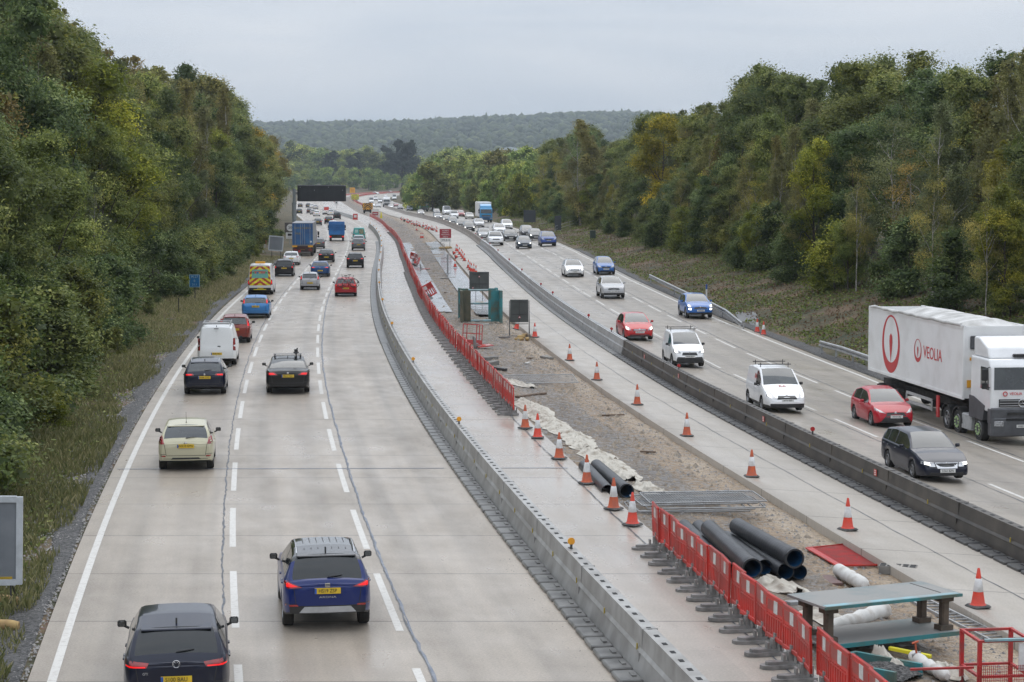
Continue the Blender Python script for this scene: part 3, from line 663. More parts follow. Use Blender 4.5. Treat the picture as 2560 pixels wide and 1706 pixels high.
row(-1,gseq(42,470,5.0,.016),8.8,['broad','birch','broad','broad'],(.42,.70),[G_,DARK,BLUE,G_,PALE,OLIVE],WL,SKL,1.0,hmin=6,hmax=13)
row(-1,gseq(48,480,5.6,.016),11.8,['broad','birch','broad'],(.70,.93),[G_,OLIVE,PALE,YELL,BLUE,BRN],WL,SKL,1.0,hmin=9,hmax=19)
row(-1,gseq(56,490,6.0,.02),16,['broad','birch','birch'],(.90,1.06),[G_,OLIVE,PALE,BRN,DARK],WL,SKL,1.0,hmin=12)
row(-1,gseq(95,400,10.0,.03),23,['broad','birch'],(.95,1.04),[OLIVE,BRN,G_],WL,SKL,1.1,hmin=12)
row(-1,gseq(300,520,14.0,.03),9,['broad'],(.8,.98),[OLIVE,ORA,G_],WL,SKL,1.1,hmin=7)
row(-1,gseq(41,250,4.2,.02),3.7,['shrub'],(.8,1.2),[G_,OLIVE,DARK,YELL],WL.replace('in the wood','in the grass'),[(-900,400),(3000,400)],1.0,hmin=.8,hmax=1.5)
row(1,gseq(88,420,5.6,.014),9.6,['shrub'],(.22,.36),[G_,DARK,YELL,OLIVE,BLUE,DARK],WR,SKR,1.15,hmin=3,hmax=6.5)
row(1,gseq(92,420,6.5,.018),11,['broad','thin','broad','birch'],(.4,.62),[G_,DARK,PALE,YELL,G_,BLUE],WR,SKR,1.1,hmin=6,hmax=11)
row(1,gseq(98,440,5.2,.016),13.5,['broad','broad','birch','thin'],(.6,.85),[G_,DARK,PALE,BLUE,YELL,OLIVE],WR,SKR,1.0,hmin=7)
row(1,gseq(104,470,6.0,.017),18.5,['broad','broad','broad','birch'],(.9,1.03),[G_,G_,OLIVE,PALE,BLUE],WR,SKR,1.05,hmin=9)
row(1,gseq(120,470,9.0,.02),25,['broad','broad'],(.95,1.04),[G_,OLIVE,DARK],WR,SKR,1.15,hmin=10)
# single trees that stand out
def single(px,ytop,off,side,key,tint,label,wide=1.0,ci=None):
    lo,hi=35,600
    f=lambda Y:(C(Y)-7.1-off if side<0 else C(Y)+oE(Y)+.5+off)
    for _ in range(60):
        m=(lo+hi)/2; p=proj(f(m),m,1)[0]
        if (p<px)==(side<0): lo=m
        else: hi=m
    X=f(m); h=at_depth(px,ytop,m)[2]-ground_z(X,m); t=tree(key,X,m,h,label,None,tint,wide,ci=ci); return t
single(250,168,9,-1,'broad',(1.7,1.55,.6),'bright yellow green tree standing out of the left wood',1.15); single(305,330,7.5,-1,'broad',(1.5,1.4,.6),'lower yellow green tree in the left wood below the tall birches',1.0)
single(690,345,6.5,-1,'broad',(1.7,1.05,.42),'golden brown tree at the far end of the left wood',1.1); single(470,200,10,-1,'birch',(1.15,1.05,.9),'tall drooping birch in the middle of the left skyline',1.1); single(560,222,10,-1,'birch',(1.0,.9,.75),'tall dark birch with hanging sprays near the end of the left skyline',1.0)
single(30,640,5.6,-1,'broad',(.55,.66,.6),'dark green tree overhanging the left verge nearest the camera',1.0)
single(1452,300,9,1,'birch',(1.15,1.05,.85),'tall birch with pale forked stem standing apart by the sign backs',1.35,0); single(1655,290,12,1,'broad',(2.1,1.5,.4),'golden yellow tree top on the right-hand skyline',1.0)
single(2035,345,10,1,'broad',(1.6,1.45,.5),'yellow green tree in front of the right wood',.8); single(1880,510,8.6,1,'broad',(1.5,1.4,.55),'low yellowing tree at the foot of the right wood',.9); single(2510,470,9.5,1,'broad',(1.45,1.25,.6),'olive yellow tree above the white lorry cab',1.0); single(2270,380,12,1,'thin',(1.5,1.1,.8),'thin russet tree with slanting pale stems in the right wood',1.2); single(1800,330,13,1,'birch',(1.2,.95,.8),'brownish birch rising in the middle of the right wood',1.0)
single(2120,540,8.8,1,'broad',(1.05,1.1,.8),'rounded pale green bush tree beside the path',1.0)
for px_,yt_,o_,lb in((1740,284,16,'tall round tree on the right skyline past the golden tree'),(1904,168,17,'tallest pointed tree of the right skyline'),(2090,172,18,'broad domed tree on the right skyline'),(2180,146,19,'high domed tree next to the tallest on the right skyline'),(2400,168,18,'leafy tree top above the white lorry trailer'),(1615,292,14,'small tree top beside the golden tree')): single(px_,yt_,o_,1,'broad',random.choice([(1,1,1),(1.1,1.05,.85),(.85,.95,.9)]),lb,1.0)
for px_,yt_,o_,lb in((1985,430,8.5,'slender pale stem leaning at the edge of the right wood'),(2140,400,9,'slender pale stem behind the path at the edge of the right wood'),(2330,420,9,'thin pale stem above the trailer front in the right wood'),(2465,430,8.6,'thin bare-looking stem above the lorry cab'),(1700,430,9.5,'thin pale stem above the guard rail in the right wood'),(1870,360,11,'tall thin stem among the middle of the right wood')): single(px_,yt_,o_,1,'thin',(1.2,1.1,.8),lb,.75)
# far belts
FR='beyond the queueing traffic'; FB='in the far wood behind the bend'
def band(pts,Yr,key,n,tints,where,x0,x1,jit=8,wide=1.1,base=0):
    for k in range(n):
        px=x0+(x1-x0)*(k+random.random())/n; Y=random.uniform(*Yr); X=(px-1280)/F*Y
        z0=ground_z(X,Y); yt=float(np.interp(px,[a for a,b in pts],[b for a,b in pts]))+random.uniform(-.2,1)*jit
        h=at_depth(px,yt,Y)[2]-z0
        if h>4: plant(key,X,Y,min(h,34),random.choice(tints),where,wide)
TR=[(930,500),(975,478),(992,462),(1027,452),(1060,442),(1108,432),(1150,430),(1200,432),(1260,420),(1316,400)]
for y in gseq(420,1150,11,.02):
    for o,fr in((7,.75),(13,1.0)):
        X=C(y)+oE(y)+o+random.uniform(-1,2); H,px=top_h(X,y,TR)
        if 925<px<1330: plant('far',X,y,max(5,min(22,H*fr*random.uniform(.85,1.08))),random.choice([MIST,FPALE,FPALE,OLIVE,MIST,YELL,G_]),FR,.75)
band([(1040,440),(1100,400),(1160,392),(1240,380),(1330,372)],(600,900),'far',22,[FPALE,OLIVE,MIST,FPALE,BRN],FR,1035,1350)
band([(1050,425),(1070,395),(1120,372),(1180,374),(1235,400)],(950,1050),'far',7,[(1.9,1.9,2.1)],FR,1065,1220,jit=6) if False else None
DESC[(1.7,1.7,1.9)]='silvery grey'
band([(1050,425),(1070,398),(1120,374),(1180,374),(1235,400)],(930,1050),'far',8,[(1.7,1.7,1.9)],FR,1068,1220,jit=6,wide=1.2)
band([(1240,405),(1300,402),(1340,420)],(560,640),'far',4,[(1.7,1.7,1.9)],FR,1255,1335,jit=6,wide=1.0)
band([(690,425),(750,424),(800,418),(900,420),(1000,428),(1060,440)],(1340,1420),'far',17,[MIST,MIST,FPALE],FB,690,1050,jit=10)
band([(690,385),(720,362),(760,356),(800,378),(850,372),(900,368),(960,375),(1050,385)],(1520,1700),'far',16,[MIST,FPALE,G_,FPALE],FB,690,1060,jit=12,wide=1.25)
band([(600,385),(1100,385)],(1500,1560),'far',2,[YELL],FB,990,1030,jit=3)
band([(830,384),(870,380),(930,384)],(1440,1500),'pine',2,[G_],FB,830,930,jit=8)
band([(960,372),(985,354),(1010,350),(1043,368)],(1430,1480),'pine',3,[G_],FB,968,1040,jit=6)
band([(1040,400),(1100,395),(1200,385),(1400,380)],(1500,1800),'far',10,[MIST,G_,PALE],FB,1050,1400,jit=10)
# forest on the distant hills: reads as one mass
rs=np.random.RandomState(5)
n=7000; Yv=rs.uniform(1750,4900,n)**1.0; pxv=rs.uniform(560,1620,n); Xv=(pxv-1280)/F*Yv
ico=bmesh.new(); bmesh.ops.create_icosphere(ico,subdivisions=1,radius=1); iv=np.array([v.co[:] for v in ico.verts]); ico.verts.index_update(); if_=np.array([[v.index for v in f.verts] for f in ico.faces]); ico.free()
V=[];Fs=[];T=[]
for k in range(n):
    r=rs.uniform(3.5,8.5)*(.8+.1*Yv[k]/1000); z=ground_z(Xv[k],Yv[k]); tall=rs.rand()<.02
    q=iv*(1+rs.uniform(-.3,.3,(len(iv),1)))*np.array([r*(.45 if tall else 1),r*(.45 if tall else 1),r*(1.7 if tall else .95)])+np.array([Xv[k],Yv[k],z+r*.7])
    V.append(q); Fs.append(if_+k*len(iv)); T.append(np.full(len(iv),np.clip(rs.normal(.35,.25),0,1)))
me=npmesh('forest',np.concatenate(V),np.concatenate(Fs),M_LEAF,tint=np.concatenate(T),smooth=True); fo=obj('forest',me); fo.color=(.40,.47,.52,1); tag(fo,'hazy wooded hills on the horizon',kind='stuff')  # object tint leans blue: part of the distance haze is put into the colour
# ---------------------------------------------------------------- vehicle materials
def paintmat(name,rough=.28):
    m,nt,b,N,L=newmat(name); oi=node(nt,'ShaderNodeObjectInfo')
    tc=node(nt,'ShaderNodeTexCoord'); n=node(nt,'ShaderNodeTexNoise',Scale=3,Detail=6); L.new(tc.outputs['Object'],n.inputs['Vector'])
    r=node(nt,'ShaderNodeMapRange'); r.inputs[1].default_value=.55; r.inputs[2].default_value=.8; r.inputs[4].default_value=.07; L.new(n.outputs[0],r.inputs[0])
    sp=node(nt,'ShaderNodeSeparateXYZ'); L.new(tc.outputs['Object'],sp.inputs[0])           # road film thicker near the sills
    r2=node(nt,'ShaderNodeMapRange'); r2.inputs[1].default_value=.75; r2.inputs[2].default_value=.2; r2.inputs[4].default_value=.22; L.new(sp.outputs[2],r2.inputs[0])
    ad=node(nt,'ShaderNodeMath',operation='MULTIPLY_ADD'); ad.inputs[1].default_value=.9; L.new(r2.outputs[0],ad.inputs[0]); L.new(r.outputs[0],ad.inputs[2])
    ml=node(nt,'ShaderNodeMath',operation='MULTIPLY'); L.new(ad.outputs[0],ml.inputs[0]); ml.inputs[1].default_value=.6
    mx=node(nt,'ShaderNodeMix',data_type='RGBA'); mx.inputs[7].default_value=(.06,.053,.047,1); L.new(oi.outputs['Color'],mx.inputs[6]); L.new(ml.outputs[0],mx.inputs[0]); L.new(mx.outputs[2],b.inputs['Base Color'])
    b.inputs['Roughness'].default_value=rough; b.inputs['Coat Weight'].default_value=.55; b.inputs['Specular IOR Level'].default_value=.2; b.inputs['Coat Roughness'].default_value=.04; return m
M_CAR=paintmat('car_paint')
M_TRIM=pm('black_trim',(.014,.014,.015),rough=.5,col2=(.03,.029,.028),scale=5)
M_ROOF=pm('black_roof_paint',(.012,.012,.014),rough=.2,coat=.8)
M_GLASS=pm('tinted_glass',(.035,.042,.043),rough=.03,spec=.75,coat=.45,col2=(.018,.022,.024),scale=1.6)
M_GLASSD=pm('privacy_glass',(.014,.017,.018),rough=.03,spec=.6,col2=(.010,.012,.013),scale=1.2)
M_TYRE=pm('tyre_rubber',(.016,.016,.016),rough=.8,col2=(.035,.033,.03),scale=5)
M_RIM=pm('alloy_rim',(.36,.36,.37),rough=.35,metal=.8)
M_RLIT=pm('lit_tail_lamp',(.85,.010,.012),rough=.15,emit=.55)
M_ROFF=pm('red_tail_lamp',(.34,.010,.010),rough=.12,spec=.8,coat=.6,col2=(.2,.006,.006))
M_HLIT=pm('lit_head_lamp',(1,.97,.86),rough=.3,emit=3.0)
M_HOFF=pm('clear_head_lamp',(.42,.43,.44),rough=.1,spec=.9,coat=1,col2=(.2,.2,.21),scale=14)
M_PLY=pm('yellow_plate',(.75,.50,.03),rough=.4,col2=(.62,.42,.03),scale=3)
M_PLW=pm('white_plate',(.72,.72,.70),rough=.4,col2=(.6,.6,.58),scale=3)
M_INK=pm('black_lettering',(.012,.012,.012),rough=.5,col2=(.012,.012,.012))
M_CHR=pm('chrome_trim',(.62,.62,.63),rough=.18,metal=.9)
M_SIL=pm('silver_plastic',(.42,.42,.42),rough=.4)
M_BLUEP=pm('plate_blue',(.02,.10,.42),rough=.4)
WHEELS={}
def wheel_meshes(r,wd,n=22):
    k=(round(r,2),round(wd,2))
    if k not in WHEELS:
        h=wd/2; B=MB(); B.lathe([(r*.62,-h*.9),(r*.93,-h),(r,-h*.72),(r,h*.72),(r*.93,h),(r*.62,h*.9),(r*.60,h*.55)],n,axis='x'); ty=B.build('tyre',M_TYRE,link=False,smooth=35)
        B=MB(); B.lathe([(r*.63,h*.86),(r*.58,h*.95),(r*.55,h*.55)],n,0,axis='x'); B.lathe([(r*.56,h*.45),(0,h*.45)],n,1,axis='x')
        for a in range(5):
            M=Matrix.Rotation(a*2*math.pi/5,4,'X'); B.box((h*.62,0,r*.3),(h*.25,r*.17,r*.56),0,M,ty=1.3)
        B.lathe([(r*.15,h*.85),(0,h*.9)],10,0,axis='x'); ri=B.build('rim',[M_RIM,M_TRIM],link=False,smooth=35); WHEELS[k]=(ty,ri)
    return WHEELS[k]
def add_wheel(root,x,y,r,wd,rim=True,mat=None):
    ty,ri=wheel_meshes(r,wd); o=obj('wheel',ty,root,(x,y,r)); 
    if x<0: o.rotation_euler=(0,0,math.pi)
    if rim: obj('rim',ri,o)
    return o
BASE=dict(L=4.0,W=1.74,H=1.47,r=.31,ro=.72,wb=2.5,z0=.2,zt=.86,rw0=(.12,.98),rw1=(.58,1.37),ws1=(2.0,1.43),ws0=(2.85,.97),hm=(3.4,.90),nose=(3.84,.72),zn=.55,zbr=.97,zbf=.90,T=.205,sides=None,bul=.05,fbul=.12,clad=.0,rr=.14,boot=None,rearglass=True,roofblack=False)
PRE={
'hatch':{}, 
'golf':dict(L=4.26,W=1.8,H=1.46,ro=.78,wb=2.63,rw0=(.10,.99),rw1=(.50,1.36),ws1=(2.1,1.43),ws0=(3.0,.97),hm=(3.6,.90),nose=(4.1,.72)),
'suv':dict(L=4.3,W=1.82,H=1.58,r=.35,ro=.82,wb=2.6,z0=.25,zt=.95,rw0=(.10,1.06),rw1=(.52,1.48),ws1=(2.1,1.54),ws0=(3.0,1.08),hm=(3.6,1.02),nose=(4.12,.86),zn=.66,zbr=1.06,zbf=1.0,clad=.14),
'mpv':dict(L=4.45,W=1.82,H=1.62,r=.33,ro=.85,wb=2.75,zt=.95,rw0=(.06,1.02),rw1=(.36,1.52),ws1=(2.3,1.58),ws0=(3.4,1.02),hm=(3.85,.95),nose=(4.3,.76),zbr=1.02,zbf=.96),
'estate':dict(L=4.65,W=1.77,H=1.49,ro=.98,wb=2.68,rw0=(.10,.98),rw1=(.50,1.39),ws1=(2.5,1.45),ws0=(3.35,.98),hm=(3.95,.91),nose=(4.5,.72),zbr=.99,zbf=.92),
'saloon':dict(L=4.9,W=1.86,H=1.45,r=.33,ro=1.05,wb=2.95,zt=.90,rw0=(.62,1.05),rw1=(1.35,1.37),ws1=(2.55,1.43),ws0=(3.4,.98),hm=(4.1,.91),nose=(4.74,.72),zbr=1.0,zbf=.93,boot=[(.05,.97),(.16,1.01)]),
'city':dict(L=3.44,W=1.63,H=1.46,r=.28,ro=.5,wb=2.34,rw0=(.05,.95),rw1=(.35,1.36),ws1=(1.75,1.42),ws0=(2.55,.98),hm=(2.95,.9),nose=(3.3,.70)),
'smallvan':dict(L=4.15,W=1.76,H=1.80,r=.31,ro=.72,wb=2.6,z0=.2,zt=.95,rw0=(.03,1.05),rw1=(.12,1.72),ws1=(2.35,1.74),ws0=(3.2,1.12),hm=(3.6,1.0),nose=(4.0,.80),zbr=1.08,zbf=1.02,T=.12,rearglass=False,sides=[(2.05,2.9)],clad=.2,bul=.03),
'van':dict(L=4.8,W=1.9,H=1.94,r=.32,ro=.95,wb=3.0,zt=.9,rw0=(.03,1.05),rw1=(.14,1.86),ws1=(3.0,1.9),ws0=(3.95,1.2),hm=(4.3,1.08),nose=(4.65,.86),zbr=1.12,zbf=1.06,T=.15,rearglass=False,sides=[(2.7,3.6)],clad=.26,bul=.03),
'bigvan':dict(L=5.6,W=2.02,H=2.45,r=.35,ro=1.0,wb=3.4,zt=1.0,rw0=(.03,1.2),rw1=(.14,2.36),ws1=(3.7,2.38),ws0=(4.65,1.35),hm=(5.05,1.2),nose=(5.45,.95),zbr=1.3,zbf=1.25,T=.14,rearglass=False,sides=[(3.4,4.3)],clad=.30,bul=.03),
}
class CarBuilder:
    def __init__(s,kind,**ov):
        p=dict(BASE); p.update(PRE[kind]); p.update(ov); s.p=p; s.kind=kind
        L=p['L']; s.Lh=L/2; W=p['W']/2; H=p['H']
        rw0,rw1,ws1,ws0,hm,nose=[p[k] for k in('rw0','rw1','ws1','ws0','hm','nose')]
        top=[(0,p['zt'])]+(p['boot'] or [(.04,p['zt']+.06)])+[rw0]
        top+= [rw1,((rw1[0]*.6+ws1[0]*.4),H),ws1,ws0,hm,nose,(L-.03,p['zn']+.10),(L,p['zn'])]
        tys=[a for a,b in top]; tzs=[b for a,b in top]
        bow=lambda y:(.03*math.sin(math.pi*(y-rw0[0])/(rw1[0]-rw0[0])) if rw0[0]<y<rw1[0] else 0)+(.035*math.sin(math.pi*(y-ws1[0])/(ws0[0]-ws1[0])) if ws1[0]<y<ws0[0] else 0)
        s.top=lambda y: float(np.interp(y,tys,tzs))+bow(y)
        s.belt=lambda y: min(float(np.interp(y,[0,L],[p['zbr'],p['zbf']])),s.top(y)-.03)
        def hw(y):
            k=1
            if y<.45: k-=p['rr']*((.45-y)/.45)**2.2
            if y>L-.75: k-=.17*((y-L+.75)/.75)**2.2
            return W*k
        s.hw=hw
        ra=p['ro']; fa=ra+p['wb']; Ra=p['r']+.055; s.axles=(ra,fa)
        ys={0,.02,.06,.15,.28,.45,L-.75,L-.5,L-.3,L-.16,L-.07,L-.02,L}
        ys|={a for a,b in top}
        ys|={rw0[0]+(rw1[0]-rw0[0])*k/4 for k in(1,2,3)}|{ws1[0]+(ws0[0]-ws1[0])*k/4 for k in(1,2,3)}|{hm[0]+.2,(ws0[0]+hm[0])/2}
        for a in(ra,fa):
            for k in(-1.015,-1,-.93,-.75,-.5,-.2,.2,.5,.75,.93,1,1.015): ys.add(a+Ra*k)
        mid=(rw1[0]*.45+ws1[0]*.55)
        s.side=p['sides'] or [(rw0[0]+.62*(rw1[0]-rw0[0])+.12,mid-.75),(mid-.68,mid+.05),(mid+.14,ws0[0]-.22*(ws0[0]-ws1[0]))]
        for a,b in s.side: ys|={a,b}
        ys=sorted(ys); out=[ys[0]]
        key={a for q in s.side for a in q}
        for y in ys[1:]:
            if y-out[-1]>.012 or y in(L,): out.append(y)
            elif y in key: out[-1]=y
        s.ys=out
        def low(y):
            z=p['z0']+(.15*max(0,(.7-y)/.7) if y<.7 else 0)+(.05*max(0,(y-L+.3)/.3) if y>L-.3 else 0)
            for a in(ra,fa):
                d=abs(y-a)
                if d<=Ra: z=max(z,p['r']+math.sqrt(max(0,Ra*Ra-d*d)))
            return z
        Href=H-p['zbr']; rings=[]
        for y in out:
            w=hw(y); zl=low(y); zt=s.top(y); zb=s.belt(y); G=zt-zb; k=min(1,G/Href); T=p['T']*k; w0=w-.05
            x=lambda g:w0-T*g
            zm=max(zl+.08,min(.56,zb-.2)); z5=max(zm+.03,zb-.10)
            rings.append([(0,zl),(w-.2,zl),(w-.05,zl),(w-.012,max(zl+.035,min(p['z0']+.15,zb-.3))),(w,zm),(w-.012,z5),(w-.035,max(z5+.005,zb-.018)),(w0,max(z5+.01,zb)),
                (x(.05),zb+G*.05),(x(.86),zb+G*.86),(x(.96)-.012*k,zb+G*.95),(x(1)-.07,zt),(x(1)*.52,zt+.022),(0,zt+.03)])
        s.rings=rings
    def make(s,root,color,roof=None):
        p=s.p; n=14; ys=s.ys; B=MB(); GL={}
        idx={}
        def pt(i,j,sd):
            x,z=s.rings[i][j]; return (sd*x,ys[i]-s.Lh,z)
        faces=[]
        for i in range(len(ys)-1):
            ym=(ys[i]+ys[i+1])/2
            for j in range(n-1):
                key=None; mi=0
                if j<=1: mi=1
                if j==2 and p['clad']: mi=1
                if p['clad'] and j==3 and p['clad']>.1 and s.rings[i][4][1]<.5: mi=0
                if j>=11 and p['ws1'][0]<ym<p['ws0'][0]-.02: key='windscreen'
                if j>=11 and p['rearglass'] and p['rw0'][0]+.02<ym<p['rw1'][0]: key='rear_window'
                if j>=9 and roof and p['rw1'][0]-.1<ym<p['ws1'][0]+.1: mi=2
                if j==8:
                    for q,(a,b) in enumerate(s.side):
                        if a<=ym<=b: key=('side_window',q)
                    if key is None and s.side[0][1]<ym<s.side[-1][0]: mi=1
                for sd in(1,-1):
                    f=[pt(i,j,sd),pt(i,j+1,sd),pt(i+1,j+1,sd),pt(i+1,j,sd)]
                    if sd<0: f=f[::-1]
                    k2=(key[0],key[1],sd) if isinstance(key,tuple) else key
                    tgt=GL.setdefault(k2,MB()) if key else B
                    faces.append((tgt,f,mi))
        for end,i,bul in((-1,0,p['bul']),(1,len(ys)-1,p['fbul'])):
            rg=s.rings[i]; cols=(1,.85,.6,.3,0,-.3,-.6,-.85,-1)
            for j in range(1,n-1):
                r0,r1=rg[j],rg[j+1]
                for a,b in zip(cols[:-1],cols[1:]):
                    q=lambda c,rr:(c*rr[0],ys[i]-s.Lh+end*bul*(1-abs(c)**2.2)*(1 if rr[1]<s.belt(ys[i]) else .6),rr[1])
                    f=[q(a,r0),q(a,r1),q(b,r1),q(b,r0)]
                    if end<0: f=f[::-1]
                    faces.append((B,f,1 if r1[1]<p['z0']+.10+p['clad'] else 0))
        # weld shared corners inside each mesh
        for m in [B]+list(GL.values()): m.ix={}
        for tgt,f,mi in faces:
            ids=[]
            for v in f:
                k=(round(v[0],4),round(v[1],4),round(v[2],4))
                if k not in tgt.ix: tgt.ix[k]=len(tgt.v); tgt.v.append(v)
                if tgt.ix[k] not in ids: ids.append(tgt.ix[k])
            if len(ids)>2: tgt.f.append(tuple(ids)); tgt.m.append(mi)
        V=[];Fc=[]
        for m in [B]+list(GL.values()):
            o=len(V); V+=m.v; Fc+=[tuple(a+o for a in f) for f in m.f]
        s.bvh=BVHTree.FromPolygons(V,Fc)
        s.root=root; s.color=color; s.roofb=bool(roof)
        bo=B.build('body',[M_CAR,M_TRIM,M_ROOF],root,smooth=38); bo.color=(*color,1)
        for k,m in GL.items(): m.build(k if isinstance(k,str) else k[0],M_GLASSD if (p.get('dark') and k!='windscreen') else M_GLASS,root,smooth=50)
        return bo
    def cast(s,face,a,b):
        o,d={'rear':((a,-9,b),(0,1,0)),'front':((a,9,b),(0,-1,0)),'right':((9,a,b),(-1,0,0)),'left':((-9,a,b),(1,0,0)),'top':((a,b,9),(0,0,-1))}[face]
        h=s.bvh.ray_cast(Vector(o),Vector(d)); return (h[0],Vector(d)) if h[0] is not None else (None,Vector(d))
    def drape(s,name,face,quad,mat,n=6,m=4,off=.012,parent=None,matfn=None,depth=.03,col=None):
        """a shaped piece seated on the bodywork: quad corners in the face's plane (bl,br,tr,tl)"""
        g=[];last=None
        for j in range(m+1):
            for i in range(n+1):
                u,v=i/n,j/m; a=[(quad[0][k]*(1-u)+quad[1][k]*u)*(1-v)+(quad[3][k]*(1-u)+quad[2][k]*u)*v for k in(0,1)]
                h,d=s.cast(face,*a)
                if h is None: h=last if last is not None else Vector((0,0,0)); h=Vector({'rear':(a[0],h[1],a[1]),'front':(a[0],h[1],a[1]),'right':(h[0],a[0],a[1]),'left':(h[0],a[0],a[1]),'top':(a[0],a[1],h[2])}[face])
                last=h; g.append((h,d))
        V=[tuple(h-d*off) for h,d in g]+[tuple(h+d*depth) for h,d in g]; N_=(n+1)*(m+1); Fs=[];Ms=[]
        for j in range(m):
            for i in range(n):
                a=j*(n+1)+i; Fs.append((a,a+1,a+n+2,a+n+1)); Ms.append(matfn((i+.5)/n,(j+.5)/m) if matfn else 0)
        ring=[i for i in range(n+1)]+[j*(n+1)+n for j in range(1,m+1)]+[m*(n+1)+i for i in range(n-1,-1,-1)]+[j*(n+1) for j in range(m-1,0,-1)]
        for a,b in zip(ring,ring[1:]+ring[:1]): Fs.append((a,a+N_,b+N_,b)); Ms.append(0)
        B=MB(); B.v=V;B.f=Fs;B.m=Ms
        o=B.build(name,mat,parent or s.root,smooth=40)
        if col: o.color=(*col,1)
        return o
    def both(s,name,face,quad,mat,**k):
        o=[s.drape(name,face,quad,mat,**k)]
        q=[(-a,b) for a,b in quad]; o.append(s.drape(name,face,[q[1],q[0],q[3],q[2]],mat,**k)); return o
    def plate(s,face,z,txt,x=0,wd=.52,ht=.115):
        mat=M_PLY if face=='rear' else M_PLW
        h,d=s.cast(face,x,z); y=h.y-d.y*.02
        B=MB(); B.box((x,y,z),(wd,.02,ht)); sg=1 if face=='rear' else -1
        if txt:
            M=Matrix.Translation((x,y-d.y*.012,z))@(Matrix.Rotation(R(90),4,'X') if face=='rear' else Matrix.Rotation(R(180),4,'Z')@Matrix.Rotation(R(90),4,'X'))
            B.text(txt,ht*.80,M@Matrix.Diagonal((.98,1.12,1,1)),1,ext=.003)
            if face=='rear': B.box((x-wd/2+.02,y-.011,z),(.04,.006,ht*.95),2)
        return B.build('number_plate',[mat,M_INK,M_BLUEP],s.root)
    def wheels(s,rim=True,wd=None):
        p=s.p; wd=wd or (.225 if p['W']<1.9 else .25)
        for a in s.axles:
            for sd in(1,-1): add_wheel(s.root,sd*(p['W']/2-wd/2-.012),a-s.Lh,p['r'],wd,rim)
    def under(s):
        p=s.p; B=MB(); B.box((0,(s.axles[0]+s.axles[1])/2-s.Lh,p['z0']+.06),(p['W']-.34,p['wb']-2*p['r']-.15,.22)); B.box((0,.1,p['z0']+.16),(p['W']-.62,p['L']-.9,.14)); B.build('underbody',M_TRIM,s.root)
    def mirrors(s,col=None,black=True):
        p=s.p; y=p['ws0'][0]-.42-s.Lh; z=s.belt(p['ws0'][0]-.4)+.07
        for sd in(1,-1):
            B=MB(); x=p['W']/2-.02
            B.tube([(0,0,-.07),(sd*.10,-.01,-.02)],.025,6,1); B.cbox((sd*.125,-.02,.02),(.165,.085,.12),.04,0 if not black else 1); B.box((sd*.125,-.065,.02),(.12,.008,.085),2)
            o=B.build('wing_mirror',[M_CAR,M_TRIM,M_GLASS],s.root,smooth=40,loc=(sd*x,y,z)); o.color=(*s.color,1)
    def aerial(s,y=None,short=True):
        y=y if y is not None else s.p['rw1'][0]+.22; z=s.top(y)+.02
        B=MB()
        if short: B.prism([(-.09,0),(.07,0),(.03,.03),(-.07,.09)],'x',-.015,.015)
        else: B.tube([(0,0,0),(0,-.12,.36)],[.008,.004],5); B.lathe([(.025,0),(.015,.03),(0,.03)],8)
        B.build('aerial',M_TRIM,s.root,loc=(0,y-s.Lh,z))
    def wiper(s):
        z=s.p['rw0'][1]+.05; h,d=s.cast('rear',0,z); h2,_=s.cast('rear',.30,z+.03)
        B=MB(); B.tube([h-d*.02,(h+h2)/2-d*.03,h2-d*.02],[.014,.011,.008],5); B.build('rear_wiper',M_TRIM,s.root)
    def rails(s,mat=None):
        p=s.p
        for sd in(1,-1):
            pts=[]
            for k in range(7):
                y=p['rw1'][0]+.12+(p['ws1'][0]-p['rw1'][0]-.2)*k/6; x=s.hw(y)-.05-p['T']-.05; h,d=s.cast('top',sd*x,y-s.Lh); pts.append(h+Vector((0,0,.035 if 0<k<6 else .0)))
            B=MB(); B.tube(pts,.018,6); B.build('roof_rail',mat or M_CHR,s.root,smooth=60)
    def rear_lines(s):
        p=s.p; W=p['W']/2; zt=p['zt']; B=MB(); zb=p['z0']+.30
        def line(a,b,n=8):
            pr=None
            for k in range(n+1):
                x=a[0]+(b[0]-a[0])*k/n; z=a[1]+(b[1]-a[1])*k/n; h,d=s.cast('rear',x,z)
                if h is None: continue
                if pr is not None:
                    t=Vector((-(b[1]-a[1]),0,b[0]-a[0])).normalized()*.007
                    B.add([pr+t-d*.004,h+t-d*.004,h-t-d*.004,pr-t-d*.004],[(0,1,2,3)])
                pr=h
        tg=.70*W
        if s.kind not in('van','bigvan','smallvan'):
            line((-tg,zb),(tg,zb)); line((-tg,zb),(-tg-.06,zt+.02)); line((tg,zb),(tg+.06,zt+.02)); line((-W*.95,zb+.04),(-tg,zb+.04)); line((tg,zb+.04),(W*.95,zb+.04)); line((-W*.8,p['z0']+.20),(W*.8,p['z0']+.20))
            if B.v: B.build('tailgate_seam',M_TRIM,s.root)
            if not p['boot']:
                y=p['rw1'][0]; w=s.hw(y)-.05-p['T']-.05; z=s.top(y)+.01
                B=MB(); B.prism([(y+.16-s.Lh,z+.028),(y-.07-s.Lh,z-.004),(y-.09-s.Lh,z-.03),(y-.02-s.Lh,z-.045),(y+.16-s.Lh,z-.02)],'x',-w,w); o=B.build('roof_spoiler',M_ROOF if s.roofb else M_CAR,s.root); o.color=(*s.color,1)
                bv=o.modifiers.new('soft','BEVEL'); bv.width=.012; bv.segments=2
        else:
            line((-W*.95,zb+.04),(W*.95,zb+.04))
            if B.v: B.build('bumper_seam',M_TRIM,s.root)
